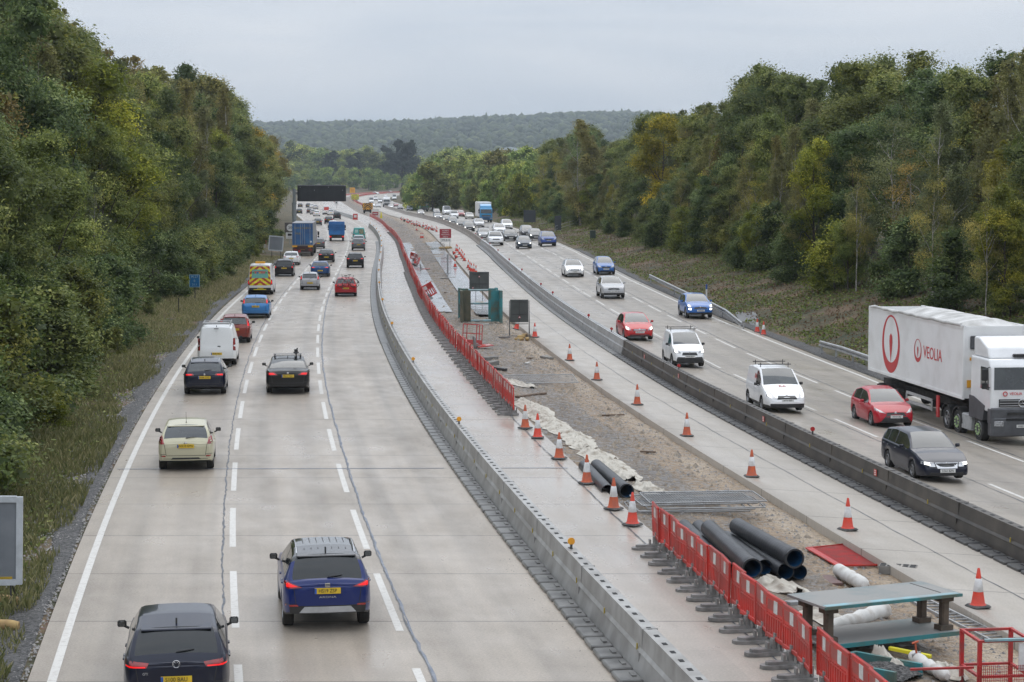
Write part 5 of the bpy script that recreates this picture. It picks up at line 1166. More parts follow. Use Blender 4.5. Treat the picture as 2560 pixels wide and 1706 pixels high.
def cab(root,y0,y1,w,zb,zt,col,roofz=None,detail=True,glass=True,lower=None,parent_extra=None,bumper=M_GRYP):
    """forward-control cab between y0 (back) and y1 (front)"""
    h=w/2; cm=pm('cab_'+'_'.join(f'{int(c*99)}' for c in col),col,rough=.3,coat=.6,col2=[c*.9 for c in col],scale=1.5)
    B=MB(); zw=zb+(zt-zb)*.42; zu=zb+(zt-zb)*.86
    prof=[(y0,zb),(y1-.05,zb),(y1,zb+.2),(y1,zw),(y1-.12,zu),(y1-.35,zt),(y0,zt)]
    B.prism(prof,'x',-h,h)
    if roofz: B.prism([(y0+.05,zt),(y1-.5,zt),(y1-.75,zt+(roofz-zt)*.55),(y0+.6,roofz),(y0+.05,roofz)],'x',-h+.1,h-.1)
    b=B.build('cab',cm,root)
    bv=b.modifiers.new('soft','BEVEL'); bv.width=.09; bv.segments=3
    ws=MB(); ws.add([(-h+.12,y1+.012,zw+.03),(h-.12,y1+.012,zw+.03),(h-.16,y1-.105,zu-.02),(-h+.16,y1-.105,zu-.02),(-h+.12,y1-.02,zw+.03),(h-.12,y1-.02,zw+.03),(h-.16,y1-.14,zu-.02),(-h+.16,y1-.14,zu-.02)],[(0,1,2,3),(4,7,6,5),(0,4,5,1),(1,5,6,2),(2,6,7,3),(3,7,4,0)]); ws.build('windscreen',M_GLASS,root)
    for sd in(1,-1):
        B=MB(); B.prism([(y1-1.15,zw),(y1-.22,zw),(y1-.32,zu-.05),(y1-1.15,zu-.05)],'x',sd*h-.01,sd*(h+.012)); B.build('side_window',M_GLASS,root)
        B=MB(); B.cbox((sd*(h+.22),y1-.1,zw+.62),(.26,.12,.46),.04); B.cbox((sd*(h+.22),y1-.1,zw+.18),(.24,.12,.24),.04); B.tube([(sd*h,y1-.15,zw+.9),(sd*(h+.2),y1-.1,zw+.86),(sd*(h+.2),y1-.1,zw+.2),(sd*h,y1-.12,zw+.1)],.02,6); B.build('wing_mirror',M_TRIM,root)
    B=MB(); B.cbox((0,y1-.12,zb-.12),(w+.04,.5,.62),.08); B.box((0,y1+.15,zb-.02),(w*.5,.04,.10),1); B.box((0,y1+.15,zb-.25),(w*.55,.04,.10),1); B.build('bumper',[bumper,M_TRIM],root)
    B=MB(); B.box((0,y1+.02,zb+.38),(w*.74,.05,.30)); 
    for k in range(3): B.box((0,y1+.05,zb+.28+.1*k),(w*.72,.02,.025),1)
    B.build('grille',[M_TRIM,M_SIL],root)
    for sd in(1,-1):
        B=MB(); B.cbox((sd*(h-.28),y1+.13,min(zb-.08,.88)),(.38,.12,.2),.02); B.build('headlight',M_HOFF,root)
    B=MB(); B.box((0,y1+.155,zb-.14),(.52,.02,.115)); return root
# white articulated waste lorry
t=lorry_root(2449,1100,1.16,0,'white articulated lorry with red ring emblems and a grey bumper in the nearside lane',False)
cab(t,-.95,1.38,2.48,1.28,3.34,(.82,.82,.82),roofz=4.1)
B=MB(); B.cbox((0,1.30,.75),(2.5,.5,.75),.09); B.prism([(-1.0,.9),(.55,.9),(.75,1.5),(-.5,1.75),(-1.0,1.75)],'x',-1.262,1.262); o=B.build('wheel_arch_panel',M_GRYP,t)
B=MB(); B.box((0,1.575,.78),(.52,.02,.115)); B.text('HX62 UNK',.09,Matrix.Translation((0,1.588,.78))@Matrix.Rotation(math.pi,4,'Z')@Matrix.Rotation(R(90),4,'X'),1); B.build('number_plate',[M_PLW,M_INK],t)
B=MB(); B.text('VEOLIA',.15,Matrix.Translation((.25,1.40,2.02))@Matrix.Rotation(math.pi,4,'Z')@Matrix.Rotation(R(90),4,'X')); B.tube([(.68+.08*math.cos(a*.3927),1.41,2.02+.08*math.sin(a*.3927)) for a in range(17)],.018,5); B.build('front_lettering',M_LOGO,t)
B=MB(); B.tube([(.15*math.cos(a*.3927),1.45,1.66+.15*math.sin(a*.3927)) for a in range(17)],.018,6)
for k in range(3): a=math.pi/2+k*2.0944; B.tube([(0,1.45,1.66),(.15*math.cos(a),1.45,1.66+.15*math.sin(a))],.014,5)
B.build('badge',M_CHR,t)
B=MB(); B.cbox((-.3,.9,3.46),(1.0,.2,.12),.03); B.build('sun_visor',M_TRIM,t)
for x in(-1.06,1.06):
    tw(t,x,0,hub=M_GREENP); tw(t,x,-2.45,hub=M_GREENP); tw(t,x,-3.75)
    for yy in(-10.6,-11.9,-13.2): tw(t,x,yy)
B=MB(); B.box((0,-1.6,.75),(.9,6,.25)); B.box((0,-9,.95),(1.0,11.5,.3)); B.box((0,-12,.8),(2.2,3.6,.2)); B.build('chassis',M_CHAS,t)
for y_ in(-2.45,-3.75):
    B=MB()
    for sd in(1,-1):
        pr=[(.62*math.cos(a),.5+.62*math.sin(a)) for a in [math.pi*k/10 for k in range(11)]]; B.prism([(y_+a,b) for a,b in pr]+[(y_+a*.93,.5+(b-.5)*.93) for a,b in pr[::-1]],'x',sd*1.06-.2,sd*1.06+.2)
    B.build('mudguard',M_TRIM,t)
B=MB(); 
for k in range(4): B.cbox((1.05,-1.05-.27*k,.62),(.34,.24,.62),.05)
B.build('fuel_tank',M_SIL,t)
y0,y1=-14.6,-1.75; zb,zt=1.5,4.42; w2=1.26
B=MB(); B.box((w2-.04,(y0+y1)/2,(zb+zt)/2),(.08,y1-y0,zt-zb)); B.box((-w2+.04,(y0+y1)/2,(zb+zt)/2),(.08,y1-y0,zt-zb)); B.box((0,y1-.04,(zb+zt)/2),(2*w2-.165,.08,zt-zb-.02)); B.box((0,y0+.04,(zb+zt)/2),(2*w2-.165,.08,zt-zb-.02)); B.box((0,(y0+y1)/2,zb+.05),(2*w2-.17,y1-y0-.17,.1))
for sd in(1,-1):
    B.box((sd*w2,(y0+y1)/2,zt-.04),(.07,y1-y0+.06,.14)); B.box((sd*w2,(y0+y1)/2,zb+.03),(.05,y1-y0+.05,.12))
    for yy in(y0,y1): B.box((sd*(w2-.01),yy,(zb+zt)/2),(.09,.09,zt-zb+.06))
B.build('trailer_body',M_WBOX,t)
ys=np.linspace(y0+.1,y1-.1,60); xs=np.linspace(-w2+.05,w2-.05,16); P=np.zeros((60,16,3))
for i,yy in enumerate(ys):
    for j,xx in enumerate(xs):
        u=(yy-y0)/(y1-y0); e=abs(xx)/w2; base=zt-.02+(.26*(1-e**2)*sstep(1.0,.93,u) if u>.34 else -1.5*(1-e**8)*sstep(.35,.31,u)*sstep(0,.02,u)); P[i,j]=(xx,yy,base+.06*(float(fbm(np.array(xx*2.2+5),np.array(yy*1.4)))-.45)*(1-e**8)*1.6)
v,f=gridmesh(P); obj('tarpaulin',npmesh('tarpaulin',v,f,M_TARP,smooth=True),t)
B=MB(); pts=[(w2+.02,y0+.3+(y1-y0-.6)*k/24,zt+.02+.025*random.uniform(-1,1)) for k in range(25)]; B.tube(pts,[.06+.025*random.random() for _ in pts],7); B.build('rolled_tarp',M_TARP,t,smooth=60)
def ringlogo(cy,cz,r,name):
    B=MB(); n=40; x=w2+.008
    for k in range(n):
        a0,a1=2*math.pi*k/n,2*math.pi*(k+1)/n
        def P_(a,inn):
            return (x,cy+(r*(.80 if inn else 1)*math.cos(a)),cz+(r*(.88*math.sin(a)+.06 if inn and math.sin(a)>0 else (.70*math.sin(a)+.06 if inn else math.sin(a)))))
        B.add([P_(a0,0),P_(a1,0),P_(a1,1),P_(a0,1)],[(0,1,2,3)])
    dp=[(0,-.62),(.12,-.2),(.19,.1),(.16,.3),(.0,.40),(-.16,.3),(-.19,.1),(-.12,-.2)]
    B.add([(x,cy+a*r*.95,cz+(b-.03)*r) for a,b in dp],[tuple(range(8))]); return B.build(name,M_LOGO,t)
ringlogo(y0+3.3,(zb+zt)/2-.02,1.30,'ring_emblem'); ringlogo(y0+7.1,(zb+zt)/2+.0,.50,'ring_emblem')
B=MB(); B.text('VEOLIA',.72,Matrix.Translation((w2+.008,y0+7.85,(zb+zt)/2-.0))@Matrix.Rotation(R(90),4,'Z')@Matrix.Rotation(R(90),4,'X'),0,'LEFT'); B.build('side_lettering',M_LOGO,t)
for k in range(2):
    B=MB(); z=.66+.36*k; B.box((w2-.02,-7.3,z),(.05,3.4,.12)); 
    if k==0: B.box((w2-.02,-9.0,.78),(.05,.1,.42)); B.box((w2-.02,-5.6,.78),(.05,.1,.42))
    B.build('side_guard',M_SIL,t)
B=MB(); B.box((w2-.05,-4.9,.85),(.06,.3,.9)); B.build('red_flap',M_LOGO,t)
B=MB(); B.cbox((.35,y1+.05,3.75),(1.3,.12,.5),.03); B.tube([(-.9,y1+.1,4.0),(1.0,y1+.1,4.0)],.04,6); B.build('tarp_winder',M_GRYP,t)
B=MB(); B.box((.75,y1+.02,3.1),(.5,.05,.12)); B.box((1.0,y1+.02,2.1),(.2,.05,.3)); B.build('warning_plate',M_ORA,t)
# blue curtain lorry ahead, left lane
M_BLUEB=pm('faded_blue_door',(.028,.125,.30),rough=.4,col2=(.02,.075,.2),scale=1.2,detail=8); M_GREYB=pm('grey_curtain',(.30,.31,.32),rough=.5,col2=(.22,.22,.23),scale=.8)
M_GOLD=pm('faded_gold_letters',(.24,.20,.10),rough=.6,col2=(.1,.12,.14),scale=5)
t=lorry_root(757.8,640,0,0,'blue and grey curtain-sided articulated lorry in the left lane seen from behind',True)
for x in(-1.06,1.06):
    for yy in(0,1.3,2.6,9.5,12.3): tw(t,x,yy,False)
B=MB(); B.box((0,5.4,2.62),(2.52,13.4,2.72)); B.box((0,5.4,4.0),(2.56,13.5,.06)); B.build('curtain_body',M_GREYB,t)
for sd in(-1,1):
    B=MB(); B.box((sd*.625,-1.33,2.68),(1.2,.05,2.56)); B.tube([(sd*.25,-1.38,1.3),(sd*.25,-1.38,3.9)],.022,6,1); B.tube([(sd*.9,-1.38,1.3),(sd*.9,-1.38,3.9)],.022,6,1)
    B.build('rear_door',[M_BLUEB,M_SIL],t)
B=MB()
for k in range(9): B.box((-.92+.23*k,-1.362,3.42),(.15,.008,.22 if k%3 else .3))
for k in range(3): B.box((-.78+.22*k,-1.362,2.75),(.14,.008,.24))
B.build('door_lettering',M_GOLD,t)
for x in(-.95,.95):
    B=MB(); B.box((x,-1.37,1.2),(.6,.03,.22)); B.build('marker_board',M_ORA,t)
B=MB(); B.lathe([(0,0),(.12,0),(.12,.01),(0,.01)],14,0,Matrix.Translation((1.0,-1.37,1.75))@Matrix.Rotation(R(90),4,'X')); B.build('speed_disc',M_WHT,t)
M_MUD=pm('dirty_red_brown_frame',(.07,.025,.022),rough=.7,col2=(.035,.02,.018),scale=3)
B=MB(); B.box((0,-1.2,.75),(2.4,.2,.5)); B.box((0,5,1.0),(1.2,13,.4)); B.box((-.4,-1.31,.62),(.3,.02,.3),1); B.build('rear_underframe',[M_MUD,M_LOGO],t)
B=MB(); B.box((0,-1.32,.82),(.52,.02,.115)); B.build('number_plate',M_PLY,t)
for x in(-.9,.9): B=MB(); B.box((x,-1.32,.78),(.34,.03,.14)); B.build('tail_light',M_ROFF,t)
cab(t,12.3,14.4,2.48,.95,2.9,(.3,.02,.02),roofz=3.7)
# blue cage tipper truck
M_BLUC=pm('bright_blue_steel',(.02,.17,.46),rough=.4,col2=(.016,.12,.36),scale=1.5)
t=lorry_root(842,603,0,0,'bright blue caged tipper truck in the middle lane seen from behind',True)
for x in(-.95,.95): tw(t,x,0,False,r=.42); tw(t,x,3.6,False,r=.42)
B=MB(); 
for x in(-1.17,1.17): B.box((x,.9,1.95),(.06,4.4,1.9))
B.box((0,-1.28,1.3),(2.34,.06,.6)); B.box((0,3.05,1.95),(2.28,.06,1.9)); B.box((0,.9,1.02),(2.3,4.3,.1)); B.box((0,.9,2.6),(2.28,4.3,.05))
for x in(-1.14,-.75,.75,1.14): B.box((x,-1.28,2.25),(.1,.08,1.3))
for k in range(5): B.box((0,-1.27,1.72+.26*k),(2.3,.05,.17 if k!=4 else .24))
B.build('cage_body',M_BLUC,t)
B=MB(); B.text('RECYCLING',.2,Matrix.Translation((0,-1.30,2.24))@Matrix.Rotation(R(90),4,'X')); B.build('tailboard_lettering',M_PLW,t)if False else None
B=MB(); B.box((0,-1.15,.72),(2.2,.25,.5)); B.box((0,2,.7),(.9,6,.3)); B.build('chassis',M_CHAS,t)
for x in(-.95,.95): B=MB(); B.box((x,-1.3,.7),(.3,.04,.16)); B.build('tail_light',M_RLIT,t)
cab(t,3.4,5.0,2.1,.75,2.45,(.02,.17,.46))
# blue and white box lorry, oncoming
t=lorry_root(1214,557,0,0,'blue fronted lorry with tall white box in the oncoming nearside lane',False)
cab(t,-.9,1.35,2.45,1.0,2.95,(.04,.30,.58),roofz=3.7,bumper=pm('blue_bumper',(.03,.16,.36)))
for x in(-1.06,1.06): tw(t,x,0,False); tw(t,x,-5.2,False)
B=MB(); B.box((0,-5.2,2.65),(2.55,8.2,2.9)); bo=B.build('box_body',M_WBOX,t); bv=bo.modifiers.new('soft','BEVEL'); bv.width=.12; bv.segments=2
B=MB(); B.box((0,-4,.8),(1.0,9,.3)); B.build('chassis',M_CHAS,t)
# green lorry, white lorry further back
t=lorry_root(1060.6,529.5,0,0,'dark green cab lorry among queueing cars',False)
cab(t,-.9,1.2,2.4,.9,2.75,(.03,.17,.09)); B=MB(); B.box((0,-3.6,1.4),(2.4,5.2,1.0)); B.build('tipper_body',pm('green_body',(.03,.15,.08)),t); B=MB(); B.box((0,-3,.7),(1,7,.3)); B.build('chassis',M_CHAS,t)
for x in(-1.0,1.0): tw(t,x,0,False); tw(t,x,-4,False)
t=lorry_root(966.6,518,0,0,'distant white lorry with dark windscreen at the head of the trees',False)
cab(t,-.9,1.3,2.5,1.0,3.0,(.7,.7,.7),roofz=3.5)
for x in(-1.0,1.0): tw(t,x,0,False); tw(t,x,-4,False)
B=MB(); B.box((0,-4.5,2.2),(2.5,6.5,2.2)); B.build('box_body',M_WBOX,t); B=MB(); B.box((0,-3,.7),(1,7,.3)); B.build('chassis',M_CHAS,t)
# works vehicles with chevron boards
def ipv(px,py,ca,cb2,label,wd,z0,z1):
    t=lorry_root(px,py,0,0,label,True,name='works_truck')
    for x in(-.9,.9): tw(t,x,0,False,r=.42); tw(t,x,3.6,False,r=.42)
    B=MB(); B.box((0,1.2,.95),(2.2,5,.3)); B.build('flatbed',M_CHAS,t); cab(t,3.4,5.0,2.1,.75,2.45,(.6,.5,.05))
    B=MB(); n=12
    for i in range(n):
        for j in range(9):
            x=-wd/2+wd*(i+.5)/n; z=z0+(z1-z0)*(j+.5)/9; B.box((x,-1.4,z),(wd/n*.999,.06,(z1-z0)/9*.999),int(math.floor((z+abs(x))/.32))%2)
    B.build('chevron_board',[ca,cb2],t); return t
ipv(919,533,M_ORA,M_TRIM,'works truck with black and orange chevron board parked in the central works',2.9,.9,2.9)
ipv(887.7,503,M_CHY,pm('grey_green_chevron',(.2,.22,.08)),'distant works truck with yellow chevron board beside the orange sign',3.4,.6,3.0)
# ---------------------------------------------------------------- bicycles on the red hatchback (things of their own)
def bicycle(loc,rz,frame,label,tilt=0):
    t=empty('bicycle',loc,rz,label,'bicycle','bicycles on the red car'); t.rotation_euler=(0,R(tilt),rz)
    for x in(-.5,.5):
        B=MB(); B.tube([(x+.33*math.cos(a*.3142),0,.34+.33*math.sin(a*.3142)) for a in range(21)],.022,6)
        for k in range(8): B.tube([(x,0,.34),(x+.32*math.cos(k*.785),0,.34+.32*math.sin(k*.785))],.003,3)
        B.build('wheel',M_TYRE,t)
    B=MB(); P=lambda x,z:(x,0,z)
    for a,b in((P(-.5,.34),P(-.05,.32)),(P(-.05,.32),P(-.18,.82)),(P(-.18,.75),P(.36,.78)),(P(.36,.70),P(-.05,.32)),(P(-.5,.34),P(-.18,.72)),(P(.36,.80),P(.5,.34))): B.tube([a,b],.02,6)
    B.build('frame',frame,t)
    B=MB(); B.tube([P(-.18,.82),P(-.20,.93)],.014,5); B.cbox((-.2,0,.95),(.26,.13,.05),.02); B.build('saddle',M_TRIM,t)
    B=MB(); B.tube([P(.36,.80),P(.37,.93)],.016,5); B.tube([(.42,-.22,.92),(.37,-.2,.95),(.37,.2,.95),(.42,.22,.92)],.014,6); B.build('handlebar',M_TRIM,t)
    return t
b0=redroot.location; a0=redroot.rotation_euler.z; fw=Vector((-math.sin(a0),math.cos(a0),0)); rt=Vector((math.cos(a0),math.sin(a0),0))
bicycle(b0-fw*2.12+rt*.10+Vector((0,0,.78)),a0+math.pi,M_TRIM,'black bicycle strapped upright behind the red hatchback'); bicycle(b0-fw*2.34+rt*.22+Vector((0,0,.72)),a0,pm('red_frame',(.4,.02,.03)),'red framed bicycle outermost on the red hatchback carrier')
B=MB(); h=redc.cast('rear',0,1.1)[0]
for x in(-.25,.25): B.tube([(x,h.y+.1,1.2),(x,h.y-.45,1.05),(x,h.y-.1,.72)],.025,6)
B.build('cycle_carrier',M_TRIM,redroot)
# ---------------------------------------------------------------- things in the works and on the verges
def gz(X,Y): return ground_z(X,Y)
def U(px,py,dz=0): return unproj(px,py,dz=dz)
def UW(px,py,dz=0): return unproj(px,py,zf=works_z,dz=dz)
def PZ(px,py,dz): return UW(px,py,dz=dz)+Vector((0,0,dz))
def UG(px,py,dz=0): return unproj(px,py,zf=ground_z,dz=dz)
# traffic cones
M_CRED=pm('cone_red',(.70,.055,.025),rough=.45,col2=(.55,.06,.035),scale=6); M_CORA=pm('cone_faded_orange',(.55,.10,.03),rough=.55,col2=(.38,.09,.045),scale=6)
M_CWH=pm('cone_white_sleeve',(.78,.78,.78),rough=.4,col2=(.55,.54,.52),scale=5); M_CBASE=pm('cone_rubber_base',(.035,.034,.033),rough=.7,col2=(.09,.085,.08),scale=6)
def cone_meshes(red):
    rr=lambda z:.165-.135*z/.86
    B=MB(); B.lathe([(rr(.03)+.03,.05),(rr(.06)+.01,.08),(rr(.1),.1),(rr(.36),.36),(rr(.64),.64),(rr(.86),.86),(.018,.875),(.012,.86)],18); b=B.build('cone_body',red,link=False,smooth=40)
    B=MB(); B.lathe([(rr(.36)+.003,.355),(rr(.36)+.006,.36),(rr(.64)+.006,.64),(rr(.64)+.001,.645)],18); s=B.build('white_sleeve',M_CWH,link=False,smooth=40)
    return b,s
B=MB(); B.cbox((0,0,.03),(.46,.46,.06),.05); cbase=B.build('rubber_base',M_CBASE,link=False)
CM={0:cone_meshes(M_CRED),1:cone_meshes(M_CORA)}
B=MB(); B.cbox((0,0,.03),(.46,.46,.06),.05,2); B.lathe([(.17,.06),(.108,.36)],10); B.lathe([(.108,.36),(.066,.64)],10,1); B.lathe([(.066,.64),(.03,.88),(0,.88)],10); cfar=B.build('traffic_cone',[M_CRED,M_CWH,M_CBASE],link=False,smooth=40)
def cone(p,label,kind=0,group=None,near=True,rot=None,s=1.0):
    rz=random.uniform(0,1.57)
    if near:
        t=empty('traffic_cone',p,rz,label,'cone',group); obj('cone_body',CM[kind][0],t); obj('white_sleeve',CM[kind][1],t); obj('rubber_base',cbase,t)
    else: t=tag(obj('traffic_cone',cfar,None,p,rz),label,'cone',group)
    if rot: t.rotation_euler=rot
    t.scale=(s,s,s); return t
NTH=['far','next','third','fourth','fifth','sixth','seventh','last']
lab=['faded cone on slab edge beside the framed dark sign','faded cone on slab edge, one past the framed dark sign','cone on slab edge above the long mesh panel','cone on slab edge level with the lone fence panel','faded orange cone on slab edge beside the white sheeting','bright orange cone on slab edge beside the two black pipes','bright red cone on slab edge beside the stacked fence panels','red cone on slab edge beyond the steel trench bench']
for k,(x,y) in enumerate([(1337,848),(1424,906),(1492,955),(1593,1017),(1717,1095),(1879,1197),(2119,1330),(2445,1523)]):
    q=U(x,y-4); q.x=max(q.x,C(q.y)+oK(q.y)+.05); cone(Vector((q.x,q.y,zroad(q.x,q.y)+.006)),lab[k],1 if k in(1,2,3,4,5) else 0)
lab=['faded orange cone nearest the end of the long red barrier row','bright red cone second from the end of the long red barrier row','faded orange cone beside the middle of the white sheeting','faded orange cone in front of the two black pipes','faded orange cone overlapping the near ends of the two black pipes','bright red cone beside the stacked mesh fence panels']
for k,(x,y) in enumerate([(1313,1077),(1344,1101),(1398,1153),(1467,1215),(1534,1279),(1581,1319)]): cone(U(x,y-5)+Vector((0,0,.006)),lab[k],0 if k in(1,5) else 1)
q1=UG(1893,831); q2=UG(1909,838); cone(q1,'rear cone of the pair standing on the verge by the path'); cone(q2,'front cone of the pair standing on the verge by the path')
cone(U(1290,824),'tilted red cone behind the framed dark sign',rot=(0,R(14),0)); 
G1='cones set along the slab edge near the red works sign'
for x,y in [(1141,628),(1144,630),(1149,637),(1154,642),(1157,647),(1161,653),(1171,670.6),(1175,676),(1178.5,680),(1184.6,681),(1190,686)]: cone(U(x,y),'small cone standing along the slab edge beyond the dark sign backs',0,G1,False)
cone(U(1137.7,668.5),'single cone standing on the wet concrete strip',near=False); cone(U(1214,728),'orange cone half hidden behind the nearest dark sign back',near=False)
for x,y in((1133,637),(1138,647)): cone(U(x,y)+Vector((0,0,.2)),'cone lying on its side on the wet strip','cone' and 0,'fallen cones on the wet strip',False,rot=(R(80),0,R(70)))
for x,y in((1041.6,577),(1052.5,596),(1057,596)): cone(U(x,y),'cone standing on the bare soil beyond the red sign',0,'cones on the bare soil',False)
rs_=random.Random(4); 
for k in range(34):
    u=k/33; x=1004+86*u+rs_.uniform(-3,3); y=551+30*u+rs_.uniform(-3,3); q=U(x,y); fl=rs_.random()<.5
    cone(q+Vector((0,0,.2 if fl else 0)),'cone in the jumbled heap along the far slab edge',0,'jumbled cones along the far slab edge',False,rot=(R(78),0,rs_.uniform(0,6)) if fl else None)
q=U(953,546); B=MB(); B.box((0,0,.05),(.6,.6,.1)); B.lathe([(.3,.1),(.05,1.6),(0,1.6)],12); tag(B.build('traffic_cone',M_CHY,loc=q,smooth=40),'tall yellow cone at the end of the soil strip','cone')
# wet strips of old slab inside the works
M_WET=concrete('wet_concrete',(.36,.36,.36),(.25,.255,.26),rough=.14)
sheet('wet_concrete_path',lin(lambda y:oR(y)+.55,lambda y:oR(y)+1.75,1),M_WET,dz=-.05,ys=np.arange(140,300,4.0)) ; sheet('wet_concrete_path',lin(lambda y:oK(y)-2.05,lambda y:oK(y)-.25,1),M_WET,dz=-.05,ys=np.arange(138,300,4.0))
# loose stones
rs=np.random.RandomState(11)
def stones(name,n,ys,fr,mat,s0,s1,zf,label):
    y=rs.uniform(ys[0],ys[1],n)if ys[1]<400 else rs.uniform(*ys,n); V=np.zeros((n,5,3)); base=np.array([[-1,-.8,0],[1,-.7,0],[.8,.9,0],[-.9,.8,0],[.1,0,1.1]])
    for k in range(n):
        o=fr(y[k]); x=C(y[k])+o; s=rs.uniform(s0,s1); a=rs.rand()*6.28; c,sn=math.cos(a),math.sin(a); b=base*s*rs.uniform(.6,1.2,(5,1)); V[k]=np.stack([b[:,0]*c-b[:,1]*sn+x,b[:,0]*sn+b[:,1]*c+y[k],b[:,2]+zf(x,y[k])-.01],1)
    f=np.array([[0,1,4],[1,2,4],[2,3,4],[3,0,4]]); F_=(f[None]+5*np.arange(n)[:,None,None]).reshape(-1,3)
    tag(obj(name,npmesh(name,V.reshape(-1,3),F_,mat)),label,kind='stuff')
M_STONE=pm('dark_stone',(.12,.115,.115),rough=.6,col2=(.26,.245,.23),scale=9,lo=.4,hi=.6); M_STONE2=pm('buff_stone',(.30,.25,.19),rough=.8,col2=(.14,.115,.09),scale=7)
stones('gravel',9000,(35,150),lambda y:oR(y)+.5+(oK(y)-oR(y)-.6)*rs.rand(),M_STONE,.02,.055,works_z,'dark stones scattered over the works ground')
stones('gravel',4500,(40,210),lambda y:oR(y)+.6+(oK(y)-oR(y)-.8)*rs.rand()**.8,M_STONE2,.02,.07,works_z,'buff stones scattered over the works ground')
stones('gravel',7000,(30,120),lambda y:-7.15-1.7*rs.rand()**1.4,M_STONE,.018,.042,lambda X,Y:ground_z(X,Y)+.04,'dark stone margin beside the left edge line')
stones('gravel',500,(34,100),lambda y:oB1(y)+.0-.25+.3*rs.rand()-.2,M_STONE,.008,.02,lambda X,Y:.004,'grit swept against the barrier feet')
stones('rubble',900,(48,230),lambda y:oR(y)+.8+(oK(y)-oR(y)-1.4)*rs.rand(),M_STONE2,.05,.15,works_z,'broken lumps of soil and concrete over the works ground')
for k in range(16):
    y_=rs.uniform(58,190); o_=oR(y_)+1.2+(oK(y_)-oR(y_)-2.2)*rs.rand(); p_=Vector((C(y_)+o_,y_,works_z(C(y_)+o_,y_)+.02)); B=MB(); ln=rs.uniform(.4,1.5); B.cbox((0,0,.04),(ln,rs.uniform(.08,.2),.06),.015); o=B.build('timber_offcut',pm('offcut_'+('timber','plastic','steel')[k%3],((.17,.12,.08),(.5,.49,.46),(.09,.09,.1))[k%3],rough=.7)); o.location=p_; o.rotation_euler=(0,rs.uniform(-.08,.08),rs.uniform(0,3.1)); tag(o,('brown timber','pale plastic','dark steel')[k%3]+' offcut lying loose on the works ground','offcut',('brown timber','pale plastic','dark steel')[k%3]+' offcuts on the works ground')
# crumpled sheeting
def cloth(name,P0,P1,w,label,mat,seed,h=.17,n=90,m=22,zf=works_z):
    P0,P1=Vector(P0),Vector(P1); d=(P1-P0); L_=d.length; d/=L_; s=Vector((-d.y,d.x,0)).normalized(); n=max(16,int(L_*15)); m=38; P=np.zeros((n,m,3)); o=seed*7.7
    for i in range(n):
        u=i/(n-1); ww=w*(.75+.5*float(fbm(np.array(u*L_*.6+o),np.array(o))))*min(1,.35+6*min(u,1-u)); sh=w*.6*(float(fbm(np.array(u*L_*.35+o),np.array(o+9)))-.47)
        for j in range(m):
            v=j/(m-1)*2-1; q=P0+d*(u*L_)+s*(v*ww/2+sh); wx=.6*float(vnoise(np.array(u*L_*1.3),np.array(v*2+o))); rj=abs(2*float(fbm(np.array(u*L_*2.0+o+wx),np.array(v*ww*2.6+o),3))-.9)**.7; rk=abs(2*float(fbm(np.array(u*L_*5.5+o+2*wx),np.array(v*ww*4.2),2))-.75)**.6
            q+=s*.1*(float(vnoise(np.array(u*L_*3.0),np.array(v*3+o)))-.5)+d*.12*(float(vnoise(np.array(u*L_*2.5+3),np.array(v*4+o)))-.5)
            P[i,j]=(q.x,q.y,zf(q.x,q.y)+.02+(h*(1-rj*1.5)*max(0,1-abs(v)**3)+.09*rk)*max(.1,min(1,1.2-abs(v))))
    v,f=gridmesh(P); ob=obj(name,npmesh(name,v,f,mat,smooth=True)); return tag(ob,label,'sheeting')
M_GEO=pm('dirty_white_geotextile',(.52,.485,.42),rough=.85,col2=(.27,.225,.175),scale=1.8,detail=8,lo=.48,hi=.72)
cloth('geotextile_sheet',UW(1312,1004),UW(1478,1130),1.2,'long crumpled strip of dirty white sheeting beside the cones',M_GEO,1); cloth('geotextile_sheet',UW(1470,1128),UW(1585,1205),1.25,'whiter crumpled sheeting beside the two black pipes',M_GEO,2); cloth('geotextile_sheet',UW(1590,1215),UW(1665,1240),.8,'small end of white sheeting by the stacked fence panels',M_GEO,3)
cloth('geotextile_sheet',UW(1905,1455),UW(1985,1490),1.0,'crumpled off-white sheet at the ends of the pipe stack',M_GEO,4); cloth('geotextile_sheet',UW(2030,1530),UW(2110,1570),.8,'crumpled pale sheet under the steel trench bench',M_GEO,5); cloth('geotextile_sheet',UW(1262,955),UW(1330,972),.9,'crumpled sheet behind the lone fence panel',M_GEO,6)
cloth('geotextile_sheet',UW(2190,1640),UW(2245,1690),.55,'stained sheet over the edge of the green box',M_GEO,7,h=.22); cloth('geotextile_sheet',UW(2330,1668),UW(2400,1706),.5,'white crumpled plastic in front of the red cage',M_GEO,8); cloth('geotextile_sheet',UW(1330,838),UW(1352,846),.5,'white plastic scrap on the bare ground by the slab edge',M_WHT,9,h=.1) if False else None
